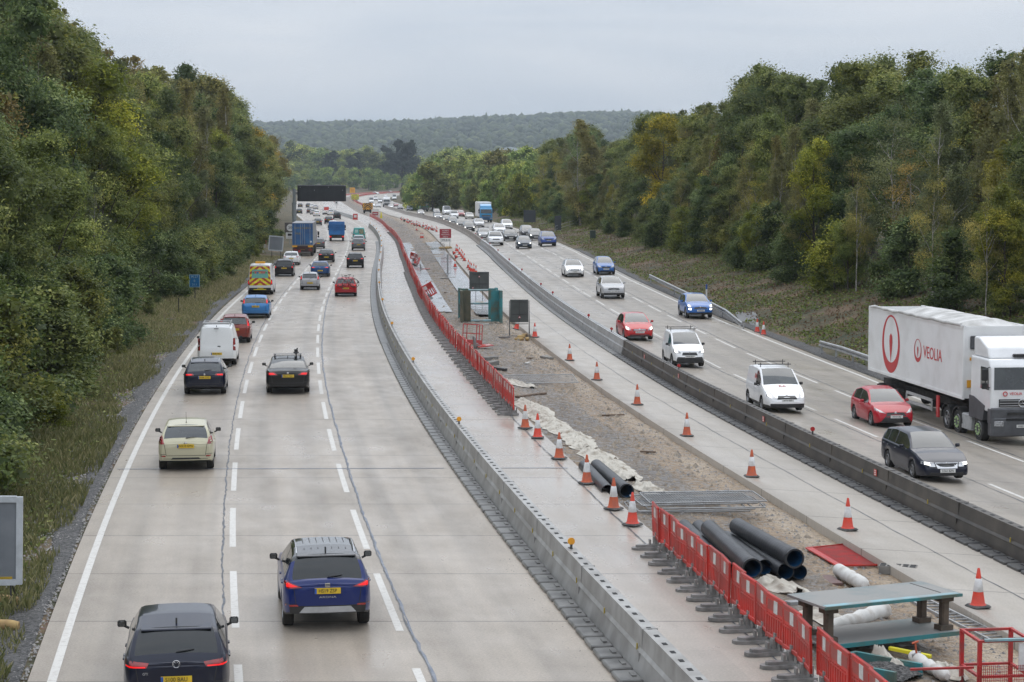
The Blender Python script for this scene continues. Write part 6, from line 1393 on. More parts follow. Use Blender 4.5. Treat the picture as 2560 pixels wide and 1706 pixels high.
# pipes
M_PIPE=pm('black_ribbed_pipe',(.022,.024,.028),rough=.42,col2=(.04,.042,.047),scale=2); M_PIPEB=pm('blue_pipe_lining',(.01,.09,.22),rough=.35,col2=(.008,.05,.13))
def pipe(a,b,r,label,collar=True):
    a,b=Vector(a),Vector(b); d=b-a; L_=d.length; t=empty('drain_pipe',a,0,label,'pipe','drain pipes'); t.rotation_mode='QUATERNION'; t.rotation_quaternion=d.to_track_quat('Z','Y')
    B=MB(); pr=[(r*.9,0),(r,0)]; n=int(L_/.16)
    for k in range(1,n): pr+= [(r,L_*k/n-.05),(r*.995,L_*k/n-.03),(r*.995,L_*k/n),(r,L_*k/n+.02)]
    pr+=[(r,L_),(r*.92,L_),(r*.90,L_-.02)]; B.lathe(pr,26); B.build('pipe_wall',M_PIPE,t,smooth=40)
    B=MB(); B.lathe([(r*.895,0.002),(r*.895,L_-.02)],26); B.build('pipe_lining',M_PIPEB,t,smooth=40)
    if collar: B=MB(); B.lathe([(r+.002,L_-.30),(r+.022,L_-.28),(r+.022,L_-.10),(r+.012,L_-.08),(r+.022,L_-.06),(r+.022,L_-.005),(r*.91,L_-.005)],26); B.build('collar',M_PIPE,t,smooth=30)
    return t
def q4(x,y): return (1280+x/1.838,853+y/1.838)
for (a,b,z,r,lb,cl) in [((858,855),(1030,1052),.22,.19,'black drain pipe lowest on the barrier side of the stack',False),((905,860),(1105,1045),.55,.21,'black collared drain pipe lying on top beside the barrier',True),((985,905),(1160,1040),.22,.19,'black drain pipe with blue lining in the middle of the stack',False),((1030,900),(1258,1058),.24,.2,'black drain pipe under the topmost collared pipe',False),((1035,850),(1300,1000),.60,.21,'black collared drain pipe on top nearest the red mat',True),((1085,905),(1322,1062),.2,.18,'black drain pipe at the bottom on the red mat side',False),((790,850),(975,1030),.2,.18,'black drain pipe mostly hidden behind the red barrier',False)]:
    pipe(PZ(*q4(*a),dz=z),PZ(*q4(*b),dz=z),r,lb,cl)
pipe(PZ(*q4(332,575),dz=.2),PZ(*q4(440,690),dz=.2),.19,'left black pipe of the pair beside the cones',False); pipe(PZ(*q4(388,572),dz=.2),PZ(*q4(527,690),dz=.2),.2,'right black pipe of the pair beside the cones',True)
# mesh fence panels
M_GALV=pm('galvanised_tube',(.40,.41,.42),rough=.4,metal=.4,col2=(.28,.28,.28),scale=3)
def fence_meshes(w=3.3,h=1.9):
    B=MB(); B.tube([(-w/2,0,0),(-w/2,0,h-.1),(-w/2+.1,0,h),(w/2-.1,0,h),(w/2,0,h-.1),(w/2,0,0),(-w/2,0,0)],.021,7); fr=B.build('tube_frame',M_GALV,link=False,smooth=60)
    B=MB()
    for k in range(1,44): B.box((-w/2+w*k/44,0,h/2),(.008,.008,h))
    for k in range(1,16): B.box((0,.006,h*k/16),(w,.007,.008))
    return fr,B.build('wire_mesh',M_GALV,link=False)
FPM=fence_meshes()
def fence_panel(loc,rot,label,mesh=True):
    t=empty('fence_panel',loc,0,label,'fence panel','mesh fence panels'); t.rotation_euler=rot; obj('tube_frame',FPM[0],t)
    if mesh: obj('wire_mesh',FPM[1],t)
    return t
c0=UW(*q4(905,790)); ang=.10
for k,(dx,dy,da,lb) in enumerate([(-.35,.1,-.02,'lowest mesh fence panel at the bottom of the stack'),(-.2,-.05,.03,'second mesh fence panel from the bottom of the stack'),(.05,-.1,-.03,'third mesh fence panel up in the stack'),(-.1,.1,.04,'mesh fence panel just under the top of the stack'),(.12,.05,0,'topmost mesh fence panel of the stack by the black pipes')]):
    fence_panel(c0+Vector((dx-.15,dy-.25,.06+.07*k)),(R(-90),0,ang+da),lb,k>2)
q=UW(1357,962); fence_panel(q+Vector((0,-.2,.10)),(R(-84),0,.12),'lone mesh fence panel lying flat on bare ground')
for (x,y,sc,rz,lb) in [(1075,652,1,.05,'mesh fence panel standing across the works by the wet strip'),(1085,684,1,.03,'nearer mesh fence panel standing across the works'),(1119,684,1,1.5,'mesh fence panel standing lengthways by the wet strip')]:
    q=U(x,y,0); fence_panel(q,(R(0),0,rz+hz(q.y)),lb)
# red mesh panel on the ground, red gate, tipped barrier
M_RMESH=pm('red_mesh_plastic',(.5,.03,.03),rough=.5,col2=(.33,.05,.045),scale=4)
cs=[UW(*q4(*p)) for p in((1352,962),(1490,1042),(1690,1040),(1540,942))]
def quadpt(u,v): return (cs[0]*(1-u)+cs[3]*u)*(1-v)+(cs[1]*(1-u)+cs[2]*u)*v
t=empty('red_mesh_panel',quadpt(.5,.5),0,'red mesh panel lying flat beside the slab edge','mesh panel'); o_=quadpt(.5,.5)
B=MB(); B.tube([quadpt(u,v)-o_+Vector((0,0,.06)) for u,v in((0,0),(1,0),(1,1),(0,1),(0,0))],.03,6); B.build('tube_frame',M_RED,t)
B=MB()
for k in range(1,46): B.tube([quadpt(k/46,0)-o_+Vector((0,0,.05)),quadpt(k/46,1)-o_+Vector((0,0,.05))],.007,4)
for k in range(1,26): B.tube([quadpt(0,k/26)-o_+Vector((0,0,.056)),quadpt(1,k/26)-o_+Vector((0,0,.056))],.007,4)
v=[quadpt(u,w_)-o_+Vector((0,0,.07)) for u,w_ in((0,0),(.14,0),(.14,1),(0,1))]; B.add([tuple(p) for p in v]+[tuple(p-Vector((0,0,.02))) for p in v],[(0,1,2,3),(4,7,6,5),(0,4,5,1),(1,5,6,2),(2,6,7,3),(3,7,4,0)])
B.build('wire_mesh',M_RMESH,t)
def gate(loc,rot,label,w=1.1,h=1.15,kick=True):
    t=empty('steel_gate',loc,0,label,'gate'); t.rotation_euler=rot; B=MB()
    for x in(-w/2,-w/2+.22,w/2-.32,w/2-.16,w/2): B.box((x,0,h/2),(.045,.04,h))
    for z in(.02,h*.55,h): B.box((0,0,z),(w,.04,.05))
    B.build('gate_frame',M_RMESH,t); B=MB(); B.box((0,0,.15),(w-.05,.03,.25)); B.build('kick_board',M_RMESH,t); return t
q=UW(1180,862); gate(q,(R(-8),R(4),.15),'red steel gate leaning upright below the teal trench frame')
def tipped(px,py,rot,label,dz=.1):
    p=UW(px,py); t=empty('pedestrian_barrier',p+Vector((0,0,dz)),0,label,'barrier','loose red barriers'); t.rotation_euler=rot; obj('slotted_panel',me_p,t); obj('reflective_strip',me_r,t); obj('foot',me_f,t); return t
o=tipped(1078,757,(R(-30),R(0),R(78)),'red plastic barrier tipped over behind the long row',.25); o.scale=(1.3,1.3,1.2)
tipped(1185,872,(R(0),R(85),R(15)),'red plastic barrier lying flat below the red gate',.1); tipped(1034,655,(R(20),R(-20),R(60)),'red plastic barrier leaning behind the long row near the wet strip'); tipped(1040,668,(R(-30),R(30),R(30)),'second leaning red plastic barrier near the wet strip'); tipped(1050,676,(0,R(86),R(10)),'red and white plastic barrier lying flat across the wet strip')
# teal trench frame
M_TEALS=pm('worn_teal_steel',(.035,.22,.24),rough=.55,col2=(.10,.13,.10),scale=1.6,detail=8,lo=.42,hi=.62); M_MUDS=pm('muddy_brown_steel',(.13,.115,.075),rough=.8,col2=(.075,.085,.06),scale=2,detail=8); M_PALEB=pm('pale_blue_steel',(.22,.42,.47),rough=.5,col2=(.25,.27,.26),scale=2,detail=8)
q=UW(1203,806); t=empty('trench_support',q,hz(q.y),'teal steel trench frame with four upright sheets in the works','trench frame')
for sd in(-1,1):
    for yy,mt in((-.1,M_MUDS if sd<0 else M_TEALS),(3.2,M_TEALS)):
        B=MB(); B.box((sd*1.30+.05*(yy>1)*-sd,yy,1.05),(.16,.9,2.1)); 
        for k in(-1,1): B.box((sd*1.30-.1*sd,yy+.3*k,1.05),(.08,.1,2.1))
        B.box((sd*(.98 if yy<1 else .98),yy+(.45 if yy<1 else -.45),1.05),(.62,.08,2.08)); B.build('upright_sheet',mt,t)
for z in(1.05,1.95):
    B=MB(); B.tube([(-1.2,3.2,z),(1.2,3.2,z)],.07,8); B.build('cross_strut',M_PALEB,t)
    for sd in(-1,1): B=MB(); B.tube([(sd*1.22,.3,z),(sd*1.22,2.8,z)],.06,8); B.build('side_strut',M_TEALS,t)
B=MB(); B.tube([(-1.1,.4,.08),(1.15,.4,.08)],.07,8); B.build('cross_strut',M_PALEB,t)
# steel trench bench: two slabs held apart by four legs
M_GTOP=pm('grey_painted_steel',(.27,.265,.25),rough=.7,col2=(.15,.20,.205),scale=.9,detail=8,lo=.5,hi=.75); M_LEGS=pm('rusty_brown_steel',(.13,.10,.075),rough=.8,col2=(.08,.065,.05),scale=5)
ctr=[unproj_z(2062,1522,.72),unproj_z(2405,1487,.72),unproj_z(2304,1446,.72),unproj_z(1993,1481,.72)]
A=Vector((*ctr[0],.72)); e1=Vector((*ctr[1],.72))-A; wv=Vector((*ctr[3],.72))-A; L1_=e1.length; W1=max(1.1,wv.dot(Vector((-e1.y,e1.x,0)).normalized())); ang=math.atan2(e1.y,e1.x)
t=empty('trench_bench',(A.x,A.y,works_z(A.x,A.y)),ang,'steel trench bench with grey top and blue edge on brown legs','trench box')
W1=1.38
gb=.12; zt_=.72-works_z(A.x,A.y)
B=MB(); B.box((L1_/2,W1/2,zt_),(L1_,W1,.05)); B.box((L1_/2,.08,zt_+.028),(L1_*.97,.16,.006),1); B.box((L1_-.35,W1*.55,zt_+.027),(.03,W1*.75,.006),2); B.box((L1_/2,-.01,zt_-.005),(L1_,.03,.06),3); B.build('top_slab',[M_GTOP,M_PALEB,M_TRIM,M_TEALS],t)
B=MB(); B.box((L1_/2+.1,W1/2,.16),(L1_*.92,W1,.07)); B.box((L1_/2+.1,-.012,.155),(L1_*.92,.03,.085),1); B.build('bottom_slab',[M_GTOP,M_TEALS],t)
for x in(.25,L1_-.25):
    for y in(.25,1.0):
        B=MB(); B.cbox((x,y,(.2+zt_)/2),(.17,.17,zt_-.25),.03); B.box((x,y,zt_-.09),(.3,.24,.12)); B.box((x,y,.25),(.3,.24,.1)); B.build('leg',M_LEGS,t)
def roll(a,b,r,label):
    a,b=Vector(a),Vector(b); d=b-a; n=14; rs_=random.Random(3); t=MB(); t.tube([a+d*(k/n)+Vector((0,0,.02*rs_.uniform(-1,1))) for k in range(n+1)],[r*(1+.035*rs_.uniform(-1,1))*(.45 if k in(0,n) else 1) for k in range(n+1)],14); return tag(t.build('geotextile_roll',M_WROLL,smooth=60),label,'roll')
M_WROLL=pm('white_fabric_roll',(.62,.61,.58),rough=.8,col2=(.35,.31,.27),scale=2.4,detail=8,lo=.5,hi=.75)
c5=lambda x,y:(1960+x/3.92,1380+y/3.92)
roll(PZ(*c5(520,170),dz=.16),PZ(*c5(790,330),dz=.16),.16,'white fabric roll between red mesh panel and trench bench'); roll(PZ(*c5(470,745),dz=.15),PZ(*c5(1020,560),dz=.17),.17,'dirty white fabric roll lying under the trench bench'); roll(PZ(*c5(1250,1010),dz=.14),PZ(*c5(1600,1230),dz=.12),.12,'white fabric roll half buried in gravel beside the red cage')
# planks, kerbs, ladder, odds and ends
M_TIMB=pm('weathered_timber',(.20,.14,.10),rough=.8,col2=(.10,.07,.05),scale=4)
def plank(a,b,w,h,label,mat=None,name='timber_plank',cat='plank'):
    a,b=Vector(a),Vector(b); d=b-a; B=MB(); B.cbox((d.length/2,0,h/2),(d.length,w,h),min(w,h)*.15); o=B.build(name,mat or M_TIMB); o.location=a; o.rotation_euler=(0,-math.asin(max(-1,min(1,d.z/d.length))),math.atan2(d.y,d.x)); return tag(o,label,cat)
plank(UW(1292,995),UW(1362,986),.22,.09,'brown timber plank at the start of the white sheeting'); plank(UW(*c5(395,250)),UW(*c5(520,330)),.3,.06,'reddish brown board beside the white roll',pm('red_brown_board',(.16,.09,.08),rough=.6)); plank(UW(*c5(30,520)),UW(*c5(270,500)),.2,.08,'grey steel sheet strip behind the red barriers',M_GALV,'steel_strip','strip')
M_KERB=pm('grey_kerb_stone',(.25,.24,.22),rough=.8,col2=(.16,.15,.14),scale=3)
plank(UW(1208,903),UW(1240,900),.35,.2,'upper grey kerb stone behind the long red barriers',M_KERB,'kerb_stone','kerb stone'); plank(UW(1210,918),UW(1243,912),.35,.22,'lower grey kerb stone behind the long red barriers',M_KERB,'kerb_stone','kerb stone'); plank(UW(1232,924),UW(1265,929),.25,.15,'black duct offcut behind the long red barriers',M_RUB,'duct_offcut','duct'); plank(UW(1355,895),UW(1379,899),.3,.12,'grey block with a yellow end near the slab edge',M_KERB,'kerb_stone','kerb stone')
plank(PZ(*c5(1030,960),dz=.12),PZ(*c5(1440,1045),dz=.12),.09,.07,'yellow spirit level lying on the gravel heap',M_CHY,'spirit_level','level')
a,b=UW(2296,1502,.03),UW(2500,1604,.03); d=b-a; t=empty('steel_ladder',a,math.atan2(d.y,d.x),'grey steel ladder lying along the slab edge','ladder'); B=MB()
for y in(-.22,.22): B.box((d.length/2,y,.04),(d.length,.05,.07))
B.build('side_rail',M_GALV,t); B=MB(); k=.15
while k<d.length: B.box((k,0,.05),(.035,.42,.03)); k+=.28
B.build('rung',M_GALV,t)
q=UW(2245,1436); B=MB(); B.box((0,0,.12),(.9,.4,.2))
for x in range(5):
    for y in range(2): B.box((-.36+.18*x,-.1+.2*y,.222),(.13,.13,.012),1)
o=B.build('concrete_block',[M_KERB,M_SLOT]); o.location=q; o.rotation_euler=(0,0,-.3); tag(o,'grey hollow concrete block against the slab edge','block')
# spade standing in the gravel and green box
q=UW(*c5(1310,1110)); t=empty('spade',q,.3,'spade with orange handle stuck in the gravel heap','spade'); t.rotation_euler=(R(12),R(-14),.3)
B=MB(); B.cbox((0,0,.12),(.2,.03,.32),.012); B.build('blade',M_GALV,t); B=MB(); B.tube([(0,0,.25),(0,0,.5)],.02,6); B.tube([(-.07,0,.5),(.07,0,.5)],.02,6); B.build('handle',M_CORA,t)
q=UW(*c5(760,1120)); t=empty('steel_box',q-Vector((.1,.35,.12)),-.75,'dark green steel trough half filled with gravel by the red barriers','trough'); B=MB()
for y in(-.4,.5): B.box((.3,y,.17),(1.5,.08,.34))
B.box((-.42,.05,.17),(.08,.82,.34)); B.build('trough_wall',M_TEALS,t)
n=26; P=np.zeros((n,n,3))
for i in range(n):
    for j in range(n): x=-.36+1.5*i/(n-1); y=-.36+.82*j/(n-1); P[i,j]=(x,y,.08+.24*math.exp(-((x-.5)**2+(y-.05)**2)/.4)+.04*random.random())
v,f=gridmesh(P); obj('gravel_fill',npmesh('gravel_fill',v,f,M_GRAV),t)
# red steel cage
q=UW(2440,1735); B=MB(); t=empty('steel_cage',q-Vector((0,0,.18)),.12,'red steel lifting cage with a blue top rail in the corner','cage'); t.scale=(1,1,.8); t.location.x+=.15
for x in(-.1,.85):
    for y in(0,.95): B.box((x,y,.72),(.07,.07,1.5))
for z in(.12,.62,1.44):
    for y in(0,.95): B.box((.375,y,z),(.88,.055,.055))
    for x in(-.1,.85): B.box((x,.475,z),(.055,.88,.055))
B.box((-.7,.3,.75),(1.2,.05,.05)); B.build('cage_frame',M_RMESH,t); B=MB(); B.box((.375,-.03,1.475),(.8,.07,.05)); B.build('top_rail',M_PALEB,t); B=MB(); B.box((.72,-.005,1.05),(.16,.05,.62)); B.build('white_board',M_WHT,t)
B=MB()
for k in range(28): B.box((-.12+.98*k/27,-.08,.45),(.008,.008,.9))
for k in range(14): B.box((.37,-.072,.03+.065*k),(1.0,.006,.008))
B.box((.37,-.08,.12),(1.0,.03,.25)); B.build('mesh_side',M_RMESH,t)
# sandbags
M_SAND=pm('tan_sandbag',(.42,.29,.12),rough=.85,col2=(.28,.18,.08),scale=5)
def sandbag(p,rz,label,group,s=1):
    B=MB(); n=9; B.tube([(-.3+.6*k/(n-1),0,.1) for k in range(n)],[.03,.11,.13,.125,.12,.125,.13,.11,.03],10); o=B.build('sandbag',M_SAND,smooth=60); o.location=p; o.rotation_euler=(0,0,rz); o.scale=(s,s,s*.85); return tag(o,label,'sandbag',group)
for k,(x,y) in enumerate([(1298,852),(1303,846),(1312,842),(1318,851)]): sandbag(UW(x,y),.5*k,'tan sandbag at the foot of the framed dark sign','sandbags at the framed sign')
for x,y in((1106,623),(1114,623),(1121,622)): sandbag(U(x,y),.1,'tan sandbag under the red merging sign','sandbags at the red sign',1.6)
sandbag(UW(1199,763),.2,'tan sandbag inside the teal trench frame',None,1.3); sandbag(UW(1192,765),.8,'yellow tan sandbag on the left inside the teal trench frame',None,1.2)
# ---------------------------------------------------------------- signs
M_SBACK=pm('dark_grey_sign_back',(.055,.062,.058),rough=.5,col2=(.075,.082,.078),scale=2); M_SRED=pm('red_sign_face',(.36,.02,.035),rough=.45,col2=(.3,.02,.03)); M_STEELB=pm('dark_sign_frame',(.045,.045,.045),rough=.6)
def triangle(B,x,y,z,s,mi_r,mi_w):
    B.prism([(x-s,z),(x+s,z),(x,z+s*1.7)],'y',y-.006,y,mi_r); B.prism([(x-s*.55,z+s*.28),(x+s*.55,z+s*.28),(x,z+s*1.2)],'y',y-.012,y-.006,mi_w)
def sign_back(px,py,w,h,zb,label,tri,yaw=0,frame=True,lean=0):
    q=UW(px,py); t=empty('works_sign',q,hz(q.y)+yaw,label,'sign'); B=MB(); B.cbox((0,0,zb+h/2),(w,.03,h),.012)
    B.box((0,-.03,zb+h*.5),(.04,.03,h*.94),1); B.box((0,-.03,zb+h*.35),(w*.8,.03,.05),1); B.box((0,-.03,zb+h*.9),(w*.8,.03,.05),1)
    for (x,z) in tri: triangle(B,x,-.04,z,.09,2,3)
    o=B.build('sign_back',[M_SBACK,M_STEELB,M_SRED,M_WHT],t)
    B=MB()
    for sd in(-1,1):
        x=sd*(w/2+(.04 if frame else -.5)); B.tube([(x,0,0),(x,0,zb+h*(.95 if frame else .3))],.022,6)
        if frame: B.tube([(x,-.75,0),(x,-.03,zb+h*.8)],.02,6); B.tube([(x,-.75,.1),(x,0,.1)],.02,6)
    if frame: B.tube([(-w/2,0,zb-.1),(w/2,0,zb-.1)],.02,6); B.tube([(-w/2,-.75,.1),(w/2,-.75,.1)],.018,6)
    B.build('sign_frame',M_STEELB,t); t.rotation_euler=(R(lean),0,t.rotation_euler.z); return t
sign_back(1198,757,1.52,1.42,.95,'dark sign back with two small triangles above the teal frame',[(0,1.95),(-.48,1.08)],frame=False,lean=0)
sign_back(1298,842,1.12,1.38,.88,'framed dark sign back with one small triangle beside the slab',[(.02,1.13)],yaw=-.05)
q=U(1113.5,622); t=empty('works_sign',q,hz(q.y),'red sign reading works traffic merging above a white plate','sign')
B=MB(); B.cbox((0,0,1.98),(1.52,.04,1.18),.012)
for k,(tx,sz) in enumerate((('WORKS',.25),('TRAFFIC',.25),('MERGING',.25),('300yds',.25))): B.text(tx,sz,Matrix.Translation((0,-.024,2.37-.27*k))@Matrix.Rotation(R(90),4,'X'),1)
B.build('sign_face',[M_SRED,M_WHT],t); B=MB(); B.cbox((.05,0,1.12),(1.35,.04,.46),.012); B.text('WB B-16',.30,Matrix.Translation((.05,-.024,1.12))@Matrix.Rotation(R(90),4,'X'),1); B.build('plate',[M_WHT,M_INK],t)
B=MB()
for x in(-.6,.6): B.tube([(x,.04,0),(x,.04,2.5)],.03,6); B.tube([(x,.8,0),(x,.04,2.0)],.03,6)
B.build('sign_frame',M_GALV,t)
# far red/white signs by the works truck
q=U(938.5,548); t=empty('works_sign',q,hz(q.y),'small red sign under a white plate beside the chevron works truck','sign'); B=MB(); B.box((0,0,1.3),(1.4,.05,.8)); B.box((0,-.03,1.3),(1.0,.02,.15),1); B.build('sign_face',[M_SRED,M_WHT],t); B=MB(); B.box((0,0,2.1),(1.7,.05,.5)); B.build('plate',M_WHT,t); B=MB(); B.box((0,.04,.9),(.08,.05,1.8)); B.build('sign_post',M_GALV,t)
q=U(841,522); t=empty('works_sign',q,hz(q.y),'white works sign between the lanes far ahead','sign'); B=MB(); B.box((0,0,1.9),(1.1,.05,1.3)); B.box((0,-.03,2.0),(.5,.02,.5),1); B.build('sign_face',[M_WHT,M_INK],t); B=MB(); B.box((0,.04,.8),(.1,.05,1.6)); B.build('sign_post',M_GALV,t)
p=at_depth(881,476,1000); t=empty('works_sign',(p[0],p[1],zroad(p[0],p[1])),0,'square orange sign high on posts in the far works','sign'); B=MB(); hh=p[2]-t.location.z; B.box((0,0,hh),(2.6,.1,2.6)); B.box((-.3,-.06,hh),(.3,.03,1.5),1); B.box((.35,-.06,hh),(.3,.03,1.5),1); B.build('sign_face',[M_ORA,pm('dark_orange',(.5,.2,.02))],t); B=MB(); B.box((-.9,.1,hh/2),(.15,.1,hh)); B.box((.9,.1,hh/2),(.15,.1,hh)); B.build('sign_post',M_GALV,t)
# red and white board on the end of the far barrier
q=road(oB1c(479),478.6); B=MB(); B.box((0,0,.75),(1.1,.08,1.3)); B.box((0,-.05,.8),(.6,.03,.6),1); B.box((0,0,.06),(1.3,.4,.12)); o=B.build('end_board',[M_RED,M_WHT]); o.location=q; tag(o,'red and white end board at the start of the far barrier','board')
# cantilever gantry sign over the left lanes
Yg=330; zg=lambda py:at_depth(800,py,Yg)[2]; xg=lambda px:at_depth(px,500,Yg)[0]
t=empty('gantry_sign',(xg(735),Yg,left_z(2)),0,'black cantilever message sign over the left lane on grey post','gantry sign'); o_=t.location
x0,x1=xg(744)-o_.x,xg(865)-o_.x; z0,z1=zg(504)-o_.z,zg(463)-o_.z
M_GBK=pm('black_gantry_case',(.012,.013,.015),rough=.55,col2=(.02,.021,.023),scale=1)
B=MB(); B.cbox(((x0+x1)/2,0,(z0+z1)/2),(x1-x0,.9,z1-z0),.2); B.box(((x0+x1)/2,-.455,z1-.3),(x1-x0-.5,.05,.12))
for k in range(6): B.box((x0+.6+(x1-x0-1.2)*k/5,-.46,(z0+z1)/2-.15),(.06,.04,(z1-z0)*.66))
B.build('sign_case',M_GBK,t); B=MB()
for k in range(4): B.box((x0+.5+(x1-x0-1)*k/3,-.50,z1-.35-.5*(k%2)),(.12,.05,.12))
B.build('case_bracket',M_GALV,t)
B=MB(); B.tube([(0,.3,-.3),(0,.3,z0-.2)],.36,16); B.tube([(0,.3,z0-.35),(0,.3,z0-.2)],.46,16); B.tube([(0,.3,z0-.2),(0,.3,z1-.6)],.25,12); B.build('post',pm('grey_gantry_steel',(.27,.30,.30),rough=.5),t); B=MB(); B.box((x0/2+.3,.35,(z0+z1)/2),(x0+.8,.3,.4)); B.build('arm',M_GALV,t)
# 50 sign with camera plate, mostly behind the lorry
q=UG(724,612); t=empty('speed_sign',q,0,'fifty limit sign with camera plate half hidden by the curtain lorry','sign'); Yq=q.y; zz=lambda py:at_depth(724,py,Yq)[2]-q.z; 
zc=zz(569.5); B=MB(); B.cbox((0,0,(zz(560)+zz(579))/2),(1.35,.05,zz(560)-zz(579)+.35),.02); B.lathe([(0,-.03),(.52,-.03),(.52,0)],24,2,Matrix.Translation((.12,-.03,zc))@Matrix.Rotation(R(-90),4,'X')); B.lathe([(0,-.01),(.42,-.01),(.42,0)],24,1,Matrix.Translation((.12,-.066,zc))@Matrix.Rotation(R(90),4,'X')); B.text('50',.55,Matrix.Translation((.12,-.09,zc))@Matrix.Rotation(R(90),4,'X'),3); B.build('sign_face',[pm('brown_grey_board',(.10,.085,.08)),M_WHT,M_WHT,M_INK],t)
z1_,z0_=zz(581),zz(597); B=MB(); B.box((0.1,0,(z0_+z1_)/2),(1.2,.05,z1_-z0_)); B.box((0,-.03,z1_-.35),(.5,.02,.3),1); B.box((.4,-.03,z1_-.38),(.3,.02,.15),1)
for k in range(2): B.box((.1,-.03,z0_+.15+.2*k),(.8,.02,.07),2)
B.build('camera_plate',[M_WHT,M_INK,pm('faint_grey_text',(.4,.4,.4))],t); B=MB(); B.tube([(0,.06,-.2),(0,.06,zz(560))],.05,6); B.build('post',M_GALV,t)
# square sign back on the left verge
M_LFR=pm('pale_sign_rim',(.52,.55,.58),rough=.4); M_LBK=pm('grey_sign_sheet',(.20,.215,.235),rough=.45,col2=(.15,.165,.185),scale=1.3,detail=7)
def framed(px,py,Yd,w,h,label,tilt,legs=True,name='sign_board'):
    x,y,z=at_depth(px,py,Yd); g=gz(x,y); t=empty(name,(x,y,g),hz(y),label,'sign'); zc=z-g; M=Matrix.Translation((0,0,zc))@Matrix.Rotation(R(tilt),4,'Y')
    B=MB(); B.box((0,0,0),(w-.1,.03,h-.1),0,M); B.build('sign_back',M_LBK,t); B=MB()
    for sx in(-1,1): B.box((sx*(w/2-.05),0,0),(.13,.10,h),0,M)
    for sz in(-1,1): B.box((0,0,sz*(h/2-.05)),(w-.23,.098,.13),0,M)
    B.build('sign_rim',M_LFR,t)
    if legs:
        B=MB()
        for sx in(-.3,.3): B.tube([(sx*w,.05,-.1),(sx*w,.05,zc)],.035,6); B.tube([(sx*w,.7,-.05),(sx*w,.05,zc)],.03,6)
        B.build('sign_leg',M_STEELB,t)
    return t
framed(690,609,236,1.72,1.75,'square grey sign back with pale rim tilted on left verge',5)
x,y,z=at_depth(50,1180,41.5)
t=framed(-32,1352,41.5,1.42,1.86,'large grey sign back with pale rim cut by the picture edge',1.5,legs=False)
B=MB(); zc=at_depth(-32,1352,41.5)[2]-t.location.z
for sx in(.46,): 
    B.tube([(sx,0,-.05),(sx,0,zc-.9)],.022,6); B.tube([(sx+.08,.75,-.05),(sx+.02,.0,zc-.9)],.018,6)
B.build('sign_leg',M_STEELB,t); B=MB(); B.box((-.1,-.03,-.80+zc),(1.2,.03,.05)); B.build('yellow_strip',pm('ochre_strip',(.45,.30,.03)),t)
for k,(px,py) in enumerate(((8,1515),(8,1578))):
    q=UG(px,py); B=MB(); B.tube([(-.35,0,.1),(-.1,0,.12),(.15,0,.11),(.32,0,.1)],[.10,.12,.12,.09],10); o=B.build('sandbag',M_SAND,smooth=50); o.location=q; tag(o,('farther','nearer')[k]+' tan sandbag at the foot of the cut-off grey sign','sandbag')
# blue location sign
q=UG(487,751); t=empty('location_sign',q,hz(q.y)*.5,'blue motorway location sign with white border on the left verge','sign'); zz=lambda py:at_depth(487,py,q.y)[2]-q.z
w=26/5000*q.y; h=zz(687)-zz(718.5); zc=(zz(687)+zz(718.5))/2; M_BSG=pm('blue_sign_face',(.005,.13,.32),rough=.4); M_LBL=pm('pale_blue_letters',(.30,.45,.52),rough=.4)
B=MB(); B.box((0,0,zc),(w,.03,h),1); B.box((0,-.02,zc),(w*.90,.02,h*.92))
for tx,dz,sz in(('M 27',.30,.26),('B',.0,.24),('21.1',-.28,.22)): B.text(tx,sz,Matrix.Translation((0,-.034,zc+dz))@Matrix.Rotation(R(90),4,'X'),1)
B.build('sign_face',[M_BSG,M_LBL],t); B=MB(); B.tube([(.02,.04,-.2),(.02,.04,zc)],.035,6); B.build('post',M_STEELB,t)
# small posts
def post(px,py,h,label,mats,r=.06,tilt=0):
    q=UG(px,py); B=MB(); B.box((0,0,h*.35),(r*2,r,h*.7)); B.box((0,0,h*.85),(r*2,r,h*.3),1); o=B.build('marker_post',mats); o.location=q; o.rotation_euler=(0,R(tilt),0); return tag(o,label,'post')
post(447,786,1.1,'short black marker post in the left verge grass',[M_TRIM,M_TRIM],.03); post(657,632,1.6,'leaning red and white marker post at the left trees',[M_WHT,M_RED],.09,16); post(1766,752,1.25,'white marker post with blue top behind the blue crossover',[M_WHT,M_BLUEP],.06)
# right verge: guard rails, sign backs, cabinet, handrail
def rail(pts,label):
    t=empty('guard_rail',(0,0,0),0,label,'guard rail'); P=[UG(x,y,dz=.62) for x,y in pts]; prof=[(-.015,-.16),(.03,-.13),(.03,-.06),(-.02,-.02),(-.02,.02),(.03,.06),(.03,.13),(-.015,.16)]
    fine=[]; 
    for i in range(len(P)-1):
        for k in range(6): fine.append(P[i].lerp(P[i+1],k/6))
    fine.append(P[-1]); B=MB(); n=len(prof)
    for p in fine:
        for dx,dz in prof: B.v.append((p.x-dx*2,p.y,p.z+.62+dz*.9 if False else p.z+.6+dz))
    for i in range(len(fine)-1):
        for k in range(n-1): B.f.append((i*n+k,i*n+k+1,(i+1)*n+k+1,(i+1)*n+k)); B.m.append(0)
    o=B.build('rail',M_GALV,t); so_=o.modifiers.new('thick','SOLIDIFY'); so_.thickness=.012
    for p in fine[::4]: B=MB(); B.box((p.x+.1,p.y,p.z+.3),(.1,.08,.75)); B.build('rail_post',M_GALV,t)
    return t
rail([(1624,690),(1717,735),(1778,760),(1815,781),(1855,806)],'pale guard rail curving along the bank behind the blue crossover'); rail([(2050,858),(2105,873),(2175,897)],'dark guard rail running behind the white lorry')
M_DKB=pm('charcoal_sign_back',(.035,.042,.05),rough=.55,col2=(.045,.052,.06))
